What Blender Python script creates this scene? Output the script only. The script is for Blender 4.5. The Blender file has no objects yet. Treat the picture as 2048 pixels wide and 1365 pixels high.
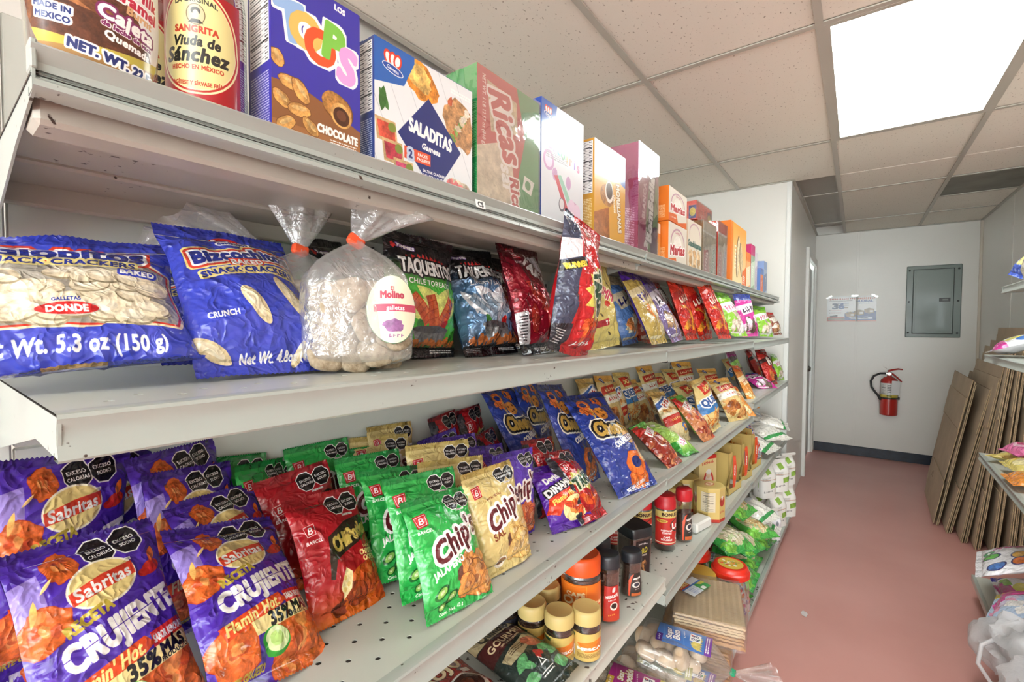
import bpy, math, random
import numpy as np
from mathutils import Matrix, Vector

C = bpy.context.scene.collection
SC = bpy.context.scene
PI = math.pi

# ---------------------------------------------------------------- camera
def _camera():
    yaw, pitch, roll = math.radians(37.654), math.radians(-1.8435), math.radians(0.2194)
    cy, sy = math.cos(yaw), math.sin(yaw)
    w = Vector((-sy*math.cos(pitch), cy*math.cos(pitch), math.sin(pitch)))
    r = Vector((cy, sy, 0)); u = r.cross(w)
    r2 = r*math.cos(roll)+u*math.sin(roll); u2 = -r*math.sin(roll)+u*math.cos(roll)
    cd = bpy.data.cameras.new('camera'); cd.sensor_width = 36.0
    cd.lens = 924.815/2048*36.0; cd.clip_start = 0.02
    o = bpy.data.objects.new('camera', cd); C.objects.link(o)
    m = Matrix((r2, u2, -w)).transposed().to_4x4(); m.translation = (0, 0, 1.3955)
    o.matrix_world = m; SC.camera = o
_camera()

# ---------------------------------------------------------------- world, exposure
wd = bpy.data.worlds.new('world'); SC.world = wd; wd.use_nodes = True
wd.node_tree.nodes['Background'].inputs[0].default_value = (0.92, 0.985, 1.0, 1)
wd.node_tree.nodes['Background'].inputs[1].default_value = 10.0
SC.view_settings.view_transform = 'Standard'; SC.view_settings.look = 'None'
SC.view_settings.gamma = 1; SC.view_settings.use_curve_mapping = False
SC.view_settings.exposure = 0.43
LAMP = 9.5          # radiance of the ceiling troffers
LAMP_COL = (0.945, 1.0, 0.975)

# ---------------------------------------------------------------- helpers
def srgb(h):
    if isinstance(h, str):
        h = h.lstrip('#'); c = [int(h[i:i+2], 16)/255 for i in (0, 2, 4)]
    else: c = list(h)
    return c
def lin(h):
    return tuple(((x/12.92) if x <= .04045 else ((x+.055)/1.055)**2.4) for x in srgb(h))

class NT:
    def __init__(s, name):
        s.m = bpy.data.materials.new(name); s.m.use_nodes = True
        s.t = s.m.node_tree; s.t.nodes.clear()
        s.out = s.t.nodes.new('ShaderNodeOutputMaterial')
    def n(s, typ, **kw):
        nd = s.t.nodes.new('ShaderNode'+typ)
        for k, v in kw.items():
            if k.startswith('_'): setattr(nd, k[1:], v)
            else:
                key = int(k[1:]) if (k[0] == 'i' and k[1:].isdigit()) else k.replace('_', ' ')
                nd.inputs[key].default_value = v
        return nd
    def l(s, a, b): s.t.links.new(a, b)

def pbsdf(T, col, rough, metal=0, coat=0, spec=.5):
    b = T.n('BsdfPrincipled')
    b.inputs['Base Color'].default_value = (*lin(col), 1)
    b.inputs['Roughness'].default_value = rough; b.inputs['Metallic'].default_value = metal
    b.inputs['Coat Weight'].default_value = coat; b.inputs['Coat Roughness'].default_value = .08
    b.inputs['Specular IOR Level'].default_value = spec
    T.l(b.outputs[0], T.out.inputs[0]); return b

_mats = {}
def mat(name, col, rough=.5, metal=0, coat=0, var=0, vscale=8, bump=0, bscale=60, spec=.5, col2=None):
    """plain principled with optional colour mottling and bump from noise (object space)"""
    if name in _mats: return _mats[name]
    T = NT(name); b = pbsdf(T, col, rough, metal, coat, spec)
    if var or bump:
        tc = T.n('TexCoord')
    if var:
        nz = T.n('TexNoise', Scale=vscale, Detail=4.0); T.l(tc.outputs['Object'], nz.inputs['Vector'])
        mx = T.n('MixRGB'); c = lin(col); c2 = lin(col2) if col2 else tuple(x*(1-var) for x in c)
        mx.inputs[1].default_value = (*c, 1); mx.inputs[2].default_value = (*c2, 1)
        rp = T.n('ValToRGB'); rp.color_ramp.elements[0].position = .35; rp.color_ramp.elements[1].position = .7
        T.l(nz.outputs['Fac'], rp.inputs[0]); T.l(rp.outputs[0], mx.inputs[0]); T.l(mx.outputs[0], b.inputs['Base Color'])
    if bump:
        n2 = T.n('TexNoise', Scale=bscale, Detail=3.0); T.l(tc.outputs['Object'], n2.inputs['Vector'])
        bp = T.n('Bump', Strength=bump, Distance=.002); T.l(n2.outputs['Fac'], bp.inputs['Height']); T.l(bp.outputs[0], b.inputs['Normal'])
    _mats[name] = T.m; return T.m

def glow(name, col, st):
    if name in _mats: return _mats[name]
    T = NT(name); e = T.n('Emission', Strength=st); e.inputs[0].default_value = (*col, 1)
    T.l(e.outputs[0], T.out.inputs[0]); _mats[name] = T.m; return T.m

def film(name, tint='#ffffff', lo=.06, hi=.75, rough=.12, bump=.3, bscale=70, haze=0.0):
    """thin clear plastic: mostly see-through, mirror-like at grazing angles, creased"""
    if name in _mats: return _mats[name]
    T = NT(name); tc = T.n('TexCoord')
    nz = T.n('TexNoise', Scale=bscale, Detail=3.0, Distortion=1.5); T.l(tc.outputs['Object'], nz.inputs['Vector'])
    bp = T.n('Bump', Strength=bump, Distance=.004); T.l(nz.outputs['Fac'], bp.inputs['Height'])
    tr = T.n('BsdfTransparent'); tr.inputs[0].default_value = (*lin(tint), 1)
    gl = T.n('BsdfGlossy', Roughness=rough); gl.inputs[0].default_value = (.95, .95, .95, 1); T.l(bp.outputs[0], gl.inputs['Normal'])
    lw = T.n('LayerWeight', Blend=.35); T.l(bp.outputs[0], lw.inputs['Normal'])
    mr = T.n('MapRange'); mr.inputs[3].default_value = lo; mr.inputs[4].default_value = hi; T.l(lw.outputs['Facing'], mr.inputs[0])
    mx = T.n('MixShader'); T.l(mr.outputs[0], mx.inputs[0]); T.l(tr.outputs[0], mx.inputs[1]); T.l(gl.outputs[0], mx.inputs[2])
    last = mx
    if haze:
        df = T.n('BsdfDiffuse'); df.inputs[0].default_value = (.9, .9, .9, 1)
        m2 = T.n('MixShader'); m2.inputs[0].default_value = haze
        T.l(mx.outputs[0], m2.inputs[1]); T.l(df.outputs[0], m2.inputs[2]); last = m2
    T.l(last.outputs[0], T.out.inputs[0]); _mats[name] = T.m; return T.m

def mesh(name, V, F, mats=(), mi=None, uv=None, smooth=False):
    me = bpy.data.meshes.new(name)
    me.from_pydata([tuple(map(float, v)) for v in V], [], [tuple(map(int, f)) for f in F])
    for m in (mats if isinstance(mats, (list, tuple)) else [mats]): me.materials.append(m)
    if mi is not None: me.polygons.foreach_set('material_index', np.asarray(mi, np.int32))
    if uv is not None:
        l = me.uv_layers.new(name='UVMap')
        vi = np.empty(len(me.loops), np.int32); me.loops.foreach_get('vertex_index', vi)
        l.data.foreach_set('uv', np.asarray(uv, np.float32)[vi].ravel())
    if smooth: me.polygons.foreach_set('use_smooth', np.ones(len(me.polygons), bool))
    me.update(); return me

def obj(name, me, parent=None, loc=(0, 0, 0), rot=(0, 0, 0), sc=(1, 1, 1), M=None):
    o = bpy.data.objects.new(name, me); C.objects.link(o)
    if parent is not None: o.parent = parent
    if M is not None: o.matrix_basis = M
    else: o.location = loc; o.rotation_euler = rot; o.scale = sc
    return o
def tag(o, label=None, cat=None, group=None, kind=None):
    if label: o['label'] = label
    if cat: o['category'] = cat
    if group: o['group'] = group
    if kind: o['kind'] = kind
    return o
def dup(o, label=None, M=None):
    """a thing with copies of its parts and sub-parts; mesh data shared"""
    r = o.copy(); C.objects.link(r)
    if label: r['label'] = label
    if M is not None: r.matrix_basis = M
    for ch in list(o.children):
        c = ch.copy(); C.objects.link(c); c.parent = r
        for g in list(ch.children):
            d = g.copy(); C.objects.link(d); d.parent = c
    return r

class B:
    """collects shapes into one mesh"""
    def __init__(s): s.V = []; s.F = []; s.I = []; s.U = []
    def add(s, V, F, i=0, uv=None):
        k = len(s.V); s.V += [tuple(v) for v in V]; s.F += [tuple(a+k for a in f) for f in F]
        s.I += [i]*len(F) if not isinstance(i, (list, tuple)) else list(i)
        s.U += [tuple(u) for u in uv] if uv is not None else [(0, 0)]*len(V)
        return s
    def box(s, a, b, i=0, bev=0.0):
        x0, y0, z0 = a; x1, y1, z1 = b
        if bev <= 0:
            V = [(x, y, z) for z in (z0, z1) for y in (y0, y1) for x in (x0, x1)]
            F = [(0, 2, 3, 1), (4, 5, 7, 6), (0, 1, 5, 4), (2, 6, 7, 3), (0, 4, 6, 2), (1, 3, 7, 5)]
            return s.add(V, F, i)
        e = min(bev, (x1-x0)*.45, (y1-y0)*.45, (z1-z0)*.45)
        c = ((x0+x1)/2, (y0+y1)/2, (z0+z1)/2); h = ((x1-x0)/2, (y1-y0)/2, (z1-z0)/2)
        V = []; idx = {}
        for sx in (-1, 1):
            for sy in (-1, 1):
                for sz in (-1, 1):
                    for ax in range(3):
                        d = [h[0], h[1], h[2]]
                        for k in range(3):
                            if k != ax: d[k] -= e
                        idx[(sx, sy, sz, ax)] = len(V)
                        V.append((c[0]+sx*d[0], c[1]+sy*d[1], c[2]+sz*d[2]))
        F = []
        for ax in range(3):
            o = [k for k in range(3) if k != ax]
            for sg in (-1, 1):
                q = []
                for a2, b2 in ((-1, -1), (1, -1), (1, 1), (-1, 1)):
                    k = [0, 0, 0]; k[ax] = sg; k[o[0]] = a2; k[o[1]] = b2; q.append(idx[(*k, ax)])
                flip = (sg > 0) == (ax == 1)
                F.append(tuple(q[::-1]) if flip else tuple(q))
        for ax in range(3):                                         # edges along ax
            o = [k for k in range(3) if k != ax]
            for a2 in (-1, 1):
                for b2 in (-1, 1):
                    k0 = [0, 0, 0]; k0[o[0]] = a2; k0[o[1]] = b2; k1 = list(k0); k0[ax] = -1; k1[ax] = 1
                    q = [idx[(*k0, o[0])], idx[(*k1, o[0])], idx[(*k1, o[1])], idx[(*k0, o[1])]]
                    F.append(tuple(q if (a2*b2 > 0) == (ax == 1) else q[::-1]))
        for sx in (-1, 1):
            for sy in (-1, 1):
                for sz in (-1, 1):
                    q = [idx[(sx, sy, sz, k)] for k in range(3)]
                    F.append(tuple(q if sx*sy*sz > 0 else q[::-1]))
        return s.add(V, F, i)
    def tube(s, P, r, n=10, i=0, cap=True):
        P = [Vector(p) for p in P]; R = r if isinstance(r, (list, tuple)) else [r]*len(P)
        V = []; F = []; up = None
        for k, p in enumerate(P):
            t = (P[min(k+1, len(P)-1)]-P[max(k-1, 0)]).normalized()
            if up is None: up = Vector((0, 0, 1)) if abs(t.z) < .9 else Vector((1, 0, 0))
            a = t.cross(up).normalized(); b = a.cross(t).normalized(); up = b
            for j in range(n):
                w = 2*PI*j/n; V.append(p+(a*math.cos(w)+b*math.sin(w))*R[k])
        for k in range(len(P)-1):
            for j in range(n):
                F.append((k*n+j, k*n+(j+1) % n, (k+1)*n+(j+1) % n, (k+1)*n+j))
        if cap: F += [tuple(range(n))[::-1], tuple(range((len(P)-1)*n, len(P)*n))]
        return s.add(V, F, i)
    def lathe(s, prof, n=28, i=0, sx=1, sy=1, uvr=None, ang0=0.0, sq=0.0):
        """prof: (r, z) from bottom to top; uv wraps the full turn; sq>0 squares the section"""
        V = []; F = []; U = []
        m = n+1
        L = [0]
        for k in range(1, len(prof)): L.append(L[-1]+math.hypot(prof[k][0]-prof[k-1][0], prof[k][1]-prof[k-1][1]))
        for k, (r, z) in enumerate(prof):
            for j in range(m):
                w = 2*PI*j/n+ang0; cx, cy = math.cos(w), math.sin(w)
                f = 1.0
                if sq: f = 1/(abs(cx)**sq+abs(cy)**sq)**(1/sq)
                V.append((r*f*cx*sx, r*f*cy*sy, z)); U.append((j/n, L[k]/max(L[-1], 1e-9)))
        for k in range(len(prof)-1):
            for j in range(n):
                F.append((k*m+j, k*m+j+1, (k+1)*m+j+1, (k+1)*m+j))
        return s.add(V, F, i, U)
    def prism(s, poly, z0, z1, i=0):
        n = len(poly); V = [(x, y, z0) for x, y in poly]+[(x, y, z1) for x, y in poly]
        F = [tuple(range(n))[::-1], tuple(range(n, 2*n))]+[(k, (k+1) % n, n+(k+1) % n, n+k) for k in range(n)]
        return s.add(V, F, i)
    def me(s, name, mats, smooth=False):
        return mesh(name, s.V, s.F, mats, s.I, s.U, smooth)

def bobj(name, mats, parent=None, loc=(0, 0, 0), rot=(0, 0, 0), smooth=False):
    """decorator-free little builder: returns (collector, finish)"""
    b = B()
    return b, (lambda: obj(name, b.me(name, mats, smooth), parent, loc, rot))

def autosmooth(me, deg=35):
    me.polygons.foreach_set('use_smooth', np.ones(len(me.polygons), bool))
    try: me.set_sharp_from_angle(angle=math.radians(deg))
    except Exception: pass
    return me
# ================================================================ the room
DE = math.radians(0.96)                       # the shelving stands 1 degree off the room's axes
RM = Matrix.Rotation(DE, 4, 'Z')
CZ = 2.430                                    # ceiling height
LX = [-1.345+.6096*k for k in range(10)]       # ceiling grid lines along the aisle
XL, XR, YE, YB = -.3909, .9507, 6.2644, -4.2
XW, YW = 4.14, 3.88          # unseen wider room added on the right, this side of YW, for even light
CY = [1.9185+1.2192*k for k in range(-6, 4)]
YRET = 3.83
WX = -1.40

def wall_mat(name, col, rough=.3):
    T = NT(name); b = pbsdf(T, col, rough)
    tc = T.n('TexCoord'); nz = T.n('TexNoise', Scale=1.3, Detail=5.0); T.l(tc.outputs['Object'], nz.inputs['Vector'])
    mx = T.n('MixRGB'); c = lin(col); mx.inputs[1].default_value = (*c, 1); mx.inputs[2].default_value = (*(x*.9 for x in c), 1)
    T.l(nz.outputs['Fac'], mx.inputs[0]); T.l(mx.outputs[0], b.inputs['Base Color'])
    n2 = T.n('TexNoise', Scale=160.0, Detail=2.0); T.l(tc.outputs['Object'], n2.inputs['Vector'])
    bp = T.n('Bump', Strength=.06, Distance=.001); T.l(n2.outputs['Fac'], bp.inputs['Height']); T.l(bp.outputs[0], b.inputs['Normal'])
    return T.m
M_WALL = wall_mat('wall_panel_paint', '#e4e3dc', .3)
M_TRIM = mat('white_trim_paint', '#dcdeda', .35)
M_DOOR = mat('door_paint', '#c3c9c8', .4)
M_BASE = mat('navy_vinyl_baseboard', '#182434', .4, var=.5, vscale=30)

def floor_mat():
    T = NT('red_painted_concrete'); b = pbsdf(T, '#c2938c', .34)
    tc = T.n('TexCoord')
    nz = T.n('TexNoise', Scale=1.6, Detail=6.0); T.l(tc.outputs['Object'], nz.inputs['Vector'])
    rp = T.n('ValToRGB'); e = rp.color_ramp.elements
    e[0].position = .3; e[0].color = (*lin('#c08a82'), 1); e[1].position = .72; e[1].color = (*lin('#cc9890'), 1)
    T.l(nz.outputs['Fac'], rp.inputs[0])
    sp = T.n('TexVoronoi', Scale=14.0); T.l(tc.outputs['Object'], sp.inputs['Vector'])
    cr = T.n('ValToRGB'); cr.color_ramp.elements[0].position = .02; cr.color_ramp.elements[0].color = (1, 1, 1, 1)
    cr.color_ramp.elements[1].position = .035; cr.color_ramp.elements[1].color = (0, 0, 0, 1); T.l(sp.outputs['Distance'], cr.inputs[0])
    mx = T.n('MixRGB'); mx.inputs[2].default_value = (*lin('#b98a84'), 1); T.l(cr.outputs[0], mx.inputs[0]); T.l(rp.outputs[0], mx.inputs[1])
    T.l(mx.outputs[0], b.inputs['Base Color'])
    n2 = T.n('TexNoise', Scale=9.0, Detail=5.0); T.l(tc.outputs['Object'], n2.inputs['Vector'])
    bp = T.n('Bump', Strength=.12, Distance=.003); T.l(n2.outputs['Fac'], bp.inputs['Height']); T.l(bp.outputs[0], b.inputs['Normal'])
    return T.m
def tile_mat():
    T = NT('mineral_fibre_tile'); b = pbsdf(T, '#ebe6da', .9, spec=.2)
    tc = T.n('TexCoord'); mp = T.n('Mapping'); mp.inputs['Scale'].default_value = (1, .6, 1); T.l(tc.outputs['Object'], mp.inputs[0])
    v = T.n('TexNoise', Scale=130.0, Detail=1.5, Distortion=.5); T.l(mp.outputs[0], v.inputs['Vector'])
    rp = T.n('ValToRGB'); e = rp.color_ramp.elements
    e[0].position = .27; e[0].color = (*lin('#b0a798'), 1); e[1].position = .33; e[1].color = (*lin('#ece7db'), 1)
    T.l(v.outputs['Fac'], rp.inputs[0]); T.l(rp.outputs[0], b.inputs['Base Color'])
    bp = T.n('Bump', Strength=.5, Distance=.003); T.l(rp.outputs[0], bp.inputs['Height']); T.l(bp.outputs[0], b.inputs['Normal'])
    return T.m
M_TILE = tile_mat(); M_TBAR = mat('grid_white_metal', '#b9b6ab', .45)

def room_obj(name, b, mats, label=None, kind='structure', parent=None, smooth=False):
    o = obj(name, b.me(name, mats, smooth), parent, M=RM if parent is None else None)
    if kind and parent is None: o['kind'] = kind
    if label: o['label'] = label
    return o

def build_room():
    b = B().box((WX-.1, YB-.1, -.06), (XW+.1, YE+.1, 0)); room_obj('floor', b, floor_mat(), 'red painted concrete shop floor')
    # left wall behind the shelving, return wall, corridor wall with doorway, end wall, right wall, rear wall
    b = B().box((WX-.08, YB, 0), (WX, YRET, CZ+.1)); room_obj('wall_left', b, M_WALL, 'white panelled wall behind the shelving')
    b = B().box((WX-.08, YRET, 0), (XL, YRET+.09, CZ+.1)); w = room_obj('wall_return', b, M_WALL, 'white wall standing across the far end of the shelving')
    b = B().box((XL-.028, YRET-.006, 0), (XL+.004, YRET, CZ)).box((XL, YRET-.006, 0), (XL+.004, YRET+.03, CZ)); obj('corner_trim', b.me('corner_trim', M_TRIM), w)
    y0, y1, dz = 5.13, 6.13, 2.06
    b = B().box((XL-.09, YRET+.09, 0), (XL, y0, CZ+.1)).box((XL-.09, y1, 0), (XL, YE, CZ+.1)).box((XL-.09, y0, dz), (XL, y1, CZ+.1))
    room_obj('wall_corridor', b, M_WALL, 'glossy white corridor wall with a doorway')
    b = B().box((XL-.06, y0+.03, .01), (XL-.02, y1-.03, dz-.03), bev=.003); d = room_obj('door_1', b, M_DOOR, 'pale grey closed door in the corridor wall')
    for k in range(3):
        pb = B().box((XL-.02, y0+.15, .2+.62*k), (XL-.012, y1-.15, .68+.62*k), bev=.004); obj('door_panel', pb.me('door_panel', M_DOOR), d)
    kb = B().lathe([(0, 0), (.012, 0), (.012, .03), (.026, .04), (.028, .055), (.018, .068), (0, .07)], 16)
    obj('door_knob', autosmooth(kb.me('door_knob', mat('satin_steel', '#9a9a96', .3, 1))), d, (XL-.02, y0+.1, 1.0), (0, PI/2, 0))
    b = B().box((XL, y0-.075, 0), (XL+.03, y0, dz+.075), bev=.004).box((XL, y1, 0), (XL+.022, y1+.075, dz+.075), bev=.004).box((XL, y0, dz), (XL+.026, y1, dz+.075), bev=.004)
    b.box((XL-.09, y0, 0), (XL, y0+.02, dz)).box((XL-.09, y1-.02, 0), (XL, y1, dz))
    room_obj('trim_1', b, M_TRIM, 'white door casing on the corridor wall')
    b = B().box((XL-.5, YE, 0), (XR+.1, YE+.08, CZ+.1)); w = room_obj('wall_end', b, M_WALL, 'white panelled end wall of the corridor')
    for x in (-.005,): obj('panel_seam', B().box((x-.011, YE-.003, .1), (x+.011, YE, CZ), bev=.001).me('panel_seam', M_WALL), w)
    obj('corner_strip', B().box((XR-.022, YE-.012, .1), (XR, YE, CZ), bev=.003).me('corner_strip', mat('cream_strip', '#cfc6b6', .4)), w)
    b = B().box((XR, YW, 0), (XR+.08, YE+.08, CZ+.1)); w = room_obj('wall_right', b, M_WALL, 'white panelled right wall of the corridor')
    for y in (5.18, 3.96): obj('panel_seam', B().box((XR-.003, y-.011, .1), (XR, y+.011, CZ), bev=.001).me('panel_seam', M_WALL), w)
    b = B().box((XR+.08, YW, 0), (XW+.08, YW+.08, CZ+.1)); room_obj('wall_far', b, M_WALL, 'white wall beyond the right-hand shelving')  # walls of the wider room, added out of view to even the light
    b = B().box((XW, YB, 0), (XW+.08, YW, CZ+.1)); room_obj('wall_side', b, M_WALL, 'white wall on the far right of the shop')
    # unseen shop front: sill, header and tall windows added to let in fill light
    x0, x1, zs, zh = WX, XW, .35, 2.33
    b = B().box((x0-.1, YB-.1, 0), (x1+.1, YB, zs)).box((x0-.1, YB-.1, zh), (x1+.1, YB, CZ+.1)); room_obj('wall_back', b, M_WALL, 'shop front wall with tall windows')
    n = 4; wd = (x1-x0)/n
    for k in range(n):
        a, c = x0+wd*k, x0+wd*(k+1)
        b = B().box((a, YB-.08, zs), (a+.03, YB-.02, zh)).box((c-.03, YB-.08, zs), (c, YB-.02, zh)).box((a, YB-.08, zs), (c, YB-.02, zs+.04)).box((a, YB-.08, zh-.04), (c, YB-.02, zh))
        w = room_obj('window_%d' % (k+1), b, M_TRIM, 'tall shop front window')
        obj('window_pane', B().box((a+.03, YB-.053, zs+.04), (c-.03, YB-.047, zh-.04)).me('window_pane', film('window_glass', lo=.02, hi=.5, rough=.02, bump=0)), w)
    b = B().box((XL+.025, YE-.012, 0), (XR, YE, .1), bev=.003); room_obj('baseboard_end', b, M_BASE, 'navy blue vinyl baseboard along the end wall')
    b = B().box((XR-.012, YW, 0), (XR, YE, .1), bev=.003); room_obj('baseboard_right', b, M_BASE)
    # ceiling: plenum, tiles, T-bars, troffers
    b = B().box((WX-.1, YB-.1, CZ+.09), (XW+.1, YE+.1, CZ+.12)); ce = room_obj('ceiling', b, M_TBAR, 'white drop ceiling of fibre tiles')
    troffers = [(2, 1.9185), (2, -1.7391), (6, -1.7391)]  # only the first panel is seen; the others are added unseen for fill
    tb = {}
    ys = sorted(CY+[YE, YW])
    for j in range(len(ys)-1):
        xs = LX+[XW] if ys[j+1] <= YW+.01 else LX[:4]+[XR]
        for i in range(len(xs)-1):
            x0, x1, ya, yb = xs[i], xs[i+1], ys[j], ys[j+1]
            if ya < YB or x1-x0 < .02 or yb-ya < .02: continue
            if any(LX[a] == x0 and abs(y-ya) < .05 for a, y in troffers): continue
            if x0 < XL-.1 and ya > YRET: continue
            cells = [(ya, yb)]
            if abs(x0-LX[3]) < .01 and abs(ya-4.3569) < .05: cells = [(ya, ya+.6), (ya+.6, yb)]
            for k, (a, c) in enumerate(cells):
                key = (round(x1-x0, 3), round(c-a, 3))
                if key not in tb: tb[key] = B().box((.005, .005, 0), (key[0]-.005, key[1]-.005, .014), bev=.003).me('ceiling_tile', M_TILE)
                if len(cells) == 2 and k == 0:
                    o = obj('vent_panel', B().box((.006, .006, -.002), (key[0]-.006, key[1]-.006, .012), bev=.003).me('vent_panel', mat('grey_vent_metal', '#8d8c82', .55, .3, var=.35, vscale=5)), ce)
                    o['label'] = 'grey metal vent panel set in the grid'
                else:
                    o = obj('ceiling_tile', tb[key], ce)
                o.matrix_basis = Matrix.Translation((x0, a, CZ+.004))
    def tbar(a, c, along):
        b = B()
        if along == 'y': b.box((a-.012, c[0], CZ-.004), (a+.012, c[1], CZ+.001)).box((a-.002, c[0], CZ), (a+.002, c[1], CZ+.03))
        else: b.box((c[0], a-.012, CZ-.0035), (c[1], a+.012, CZ+.0005))
        obj('ceiling_bar', b.me('ceiling_bar', M_TBAR), ce)
    for k, x in enumerate(LX): tbar(x, (YB, YRET if x < XL else YE if x < XR else YW), 'y')
    for y in CY:
        if y > YB: tbar(y, (WX if y < YRET else XL, XR if y > YW else XW), 'x')
    tbar(4.3569+.6, (LX[3], XR), 'x')
    for nm, bx in (('wall_angle', ((XR-.022, YW, CZ-.004), (XR, YE, CZ))), ('wall_angle', ((XL, YE-.022, CZ-.004), (XR, YE, CZ))), ('wall_angle', ((XL, YRET, CZ-.004), (XL+.022, YE, CZ))), ('wall_angle', ((WX, YRET-.022, CZ-.004), (XL, YRET, CZ)))):
        obj(nm, B().box(*bx).me(nm, M_TBAR), ce)
    M_LAMP = glow('lit_diffuser', LAMP_COL, LAMP)
    labs = ['bright white ceiling light panel over the aisle', 'ceiling light panel behind the camera', 'ceiling light panel over the near end of the next aisle']
    for (i, y), lb in zip(troffers, labs):
        t = obj('ceiling_light', None, M=RM @ Matrix.Translation((LX[i], y, CZ))); tag(t, lb, 'light', 'fluorescent ceiling lights')
        t.empty_display_size = .1
        f = B().box((.012, .012, -.004), (.03, 1.207, .05)).box((.58, .012, -.004), (.598, 1.207, .05)).box((.03, .012, -.004), (.58, .03, .05)).box((.03, 1.189, -.004), (.58, 1.207, .05)).box((.012, .012, .05), (.598, 1.207, .056))
        obj('light_frame', f.me('light_frame', M_TBAR), t)
        obj('diffuser', B().add([(.03, .03, .004), (.58, .03, .004), (.58, 1.189, .004), (.03, 1.189, .004)], [(0, 3, 2, 1)]).me('diffuser', M_LAMP), t)
build_room()

# ================================================================ shelving
def metal_mat(name, col, rough=.33, chips=0.0, cscale=90, ccol='#3a2a20'):
    """enamelled steel with chipped paint and grime"""
    T = NT(name); b = pbsdf(T, col, rough, 0, .15)
    tc = T.n('TexCoord'); nz = T.n('TexNoise', Scale=3.5, Detail=5.0); T.l(tc.outputs['Object'], nz.inputs['Vector'])
    mx = T.n('MixRGB'); c = lin(col); mx.inputs[1].default_value = (*c, 1); mx.inputs[2].default_value = (*(x*.86 for x in c), 1)
    T.l(nz.outputs['Fac'], mx.inputs[0]); last = mx
    if chips:
        big = T.n('TexNoise', Scale=6.0, Detail=2.0); T.l(tc.outputs['Object'], big.inputs['Vector'])
        sm = T.n('TexNoise', Scale=cscale, Detail=3.0); T.l(tc.outputs['Object'], sm.inputs['Vector'])
        ad = T.n('Math', _operation='MULTIPLY'); T.l(big.outputs['Fac'], ad.inputs[0]); T.l(sm.outputs['Fac'], ad.inputs[1])
        rp = T.n('ValToRGB'); rp.color_ramp.elements[0].position = .42-chips*.1; rp.color_ramp.elements[1].position = .44-chips*.1
        T.l(ad.outputs[0], rp.inputs[0])
        m2 = T.n('MixRGB'); m2.inputs[2].default_value = (*lin(ccol), 1); T.l(rp.outputs[0], m2.inputs[0]); T.l(mx.outputs[0], m2.inputs[1]); last = m2
    T.l(last.outputs[0], b.inputs['Base Color']); return T.m
M_SHELF = metal_mat('shelf_enamel', '#c3c7be', .33)
M_LIP = metal_mat('shelf_lip_enamel', '#a8afa8', .28, .3)
M_RUST = metal_mat('worn_shelf_enamel', '#c6c8be', .4, .55, 60, '#4a4038')
M_UNDER = metal_mat('shelf_underside_enamel', '#b3aea2', .45, .15)
SL = 1.2192; SY = .058

def holed_deck(depth, L, z, rows, pitch=.0254, x0=-.035):
    """flat deck; a band of real round holes behind the lip, plain sheet behind"""
    b = B(); n = int((L-.03)/pitch); ya = (L-n*pitch)/2; r = .0038
    xb = x0-rows*pitch
    def quad(xa, xc, y0, y1): b.add([(xa, y0, z), (xc, y0, z), (xc, y1, z), (xa, y1, z)], [(0, 1, 2, 3)])
    quad(-depth, xb, 0, L); quad(x0, -.004, 0, L); quad(xb, x0, 0, ya); quad(xb, x0, L-ya, L)
    cs = [(math.cos(PI/4*k+PI/4), math.sin(PI/4*k+PI/4)) for k in range(8)]
    sq = [(1, 1), (0, 1), (-1, 1), (-1, 0), (-1, -1), (0, -1), (1, -1), (1, 0)]
    for i in range(rows):
        for j in range(n):
            cx, cy = x0-(i+.5)*pitch, ya+(j+.5)*pitch
            if (i % 2) != (j % 2):
                quad(cx-pitch/2, cx+pitch/2, cy-pitch/2, cy+pitch/2); continue
            V = [(cx+p*pitch/2, cy+q*pitch/2, z) for p, q in sq]+[(cx+p*r, cy+q*r, z) for p, q in cs]+[(cx+p*r, cy+q*r, z-.0015) for p, q in cs]
            F = [(k, (k+1) % 8, 8+(k+1) % 8, 8+k) for k in range(8)]+[(8+k, 8+(k+1) % 8, 16+(k+1) % 8, 16+k) for k in range(8)]
            b.add(V, F)
    b.box((-depth, 0, z-.0022), (-.004, L, z-.0016), 1)             # dark sheet: shade inside the holes put into its colour
    return b
M_HOLE_SHADE = mat('dark_shelf_inside', '#2a2520', .8)

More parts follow.
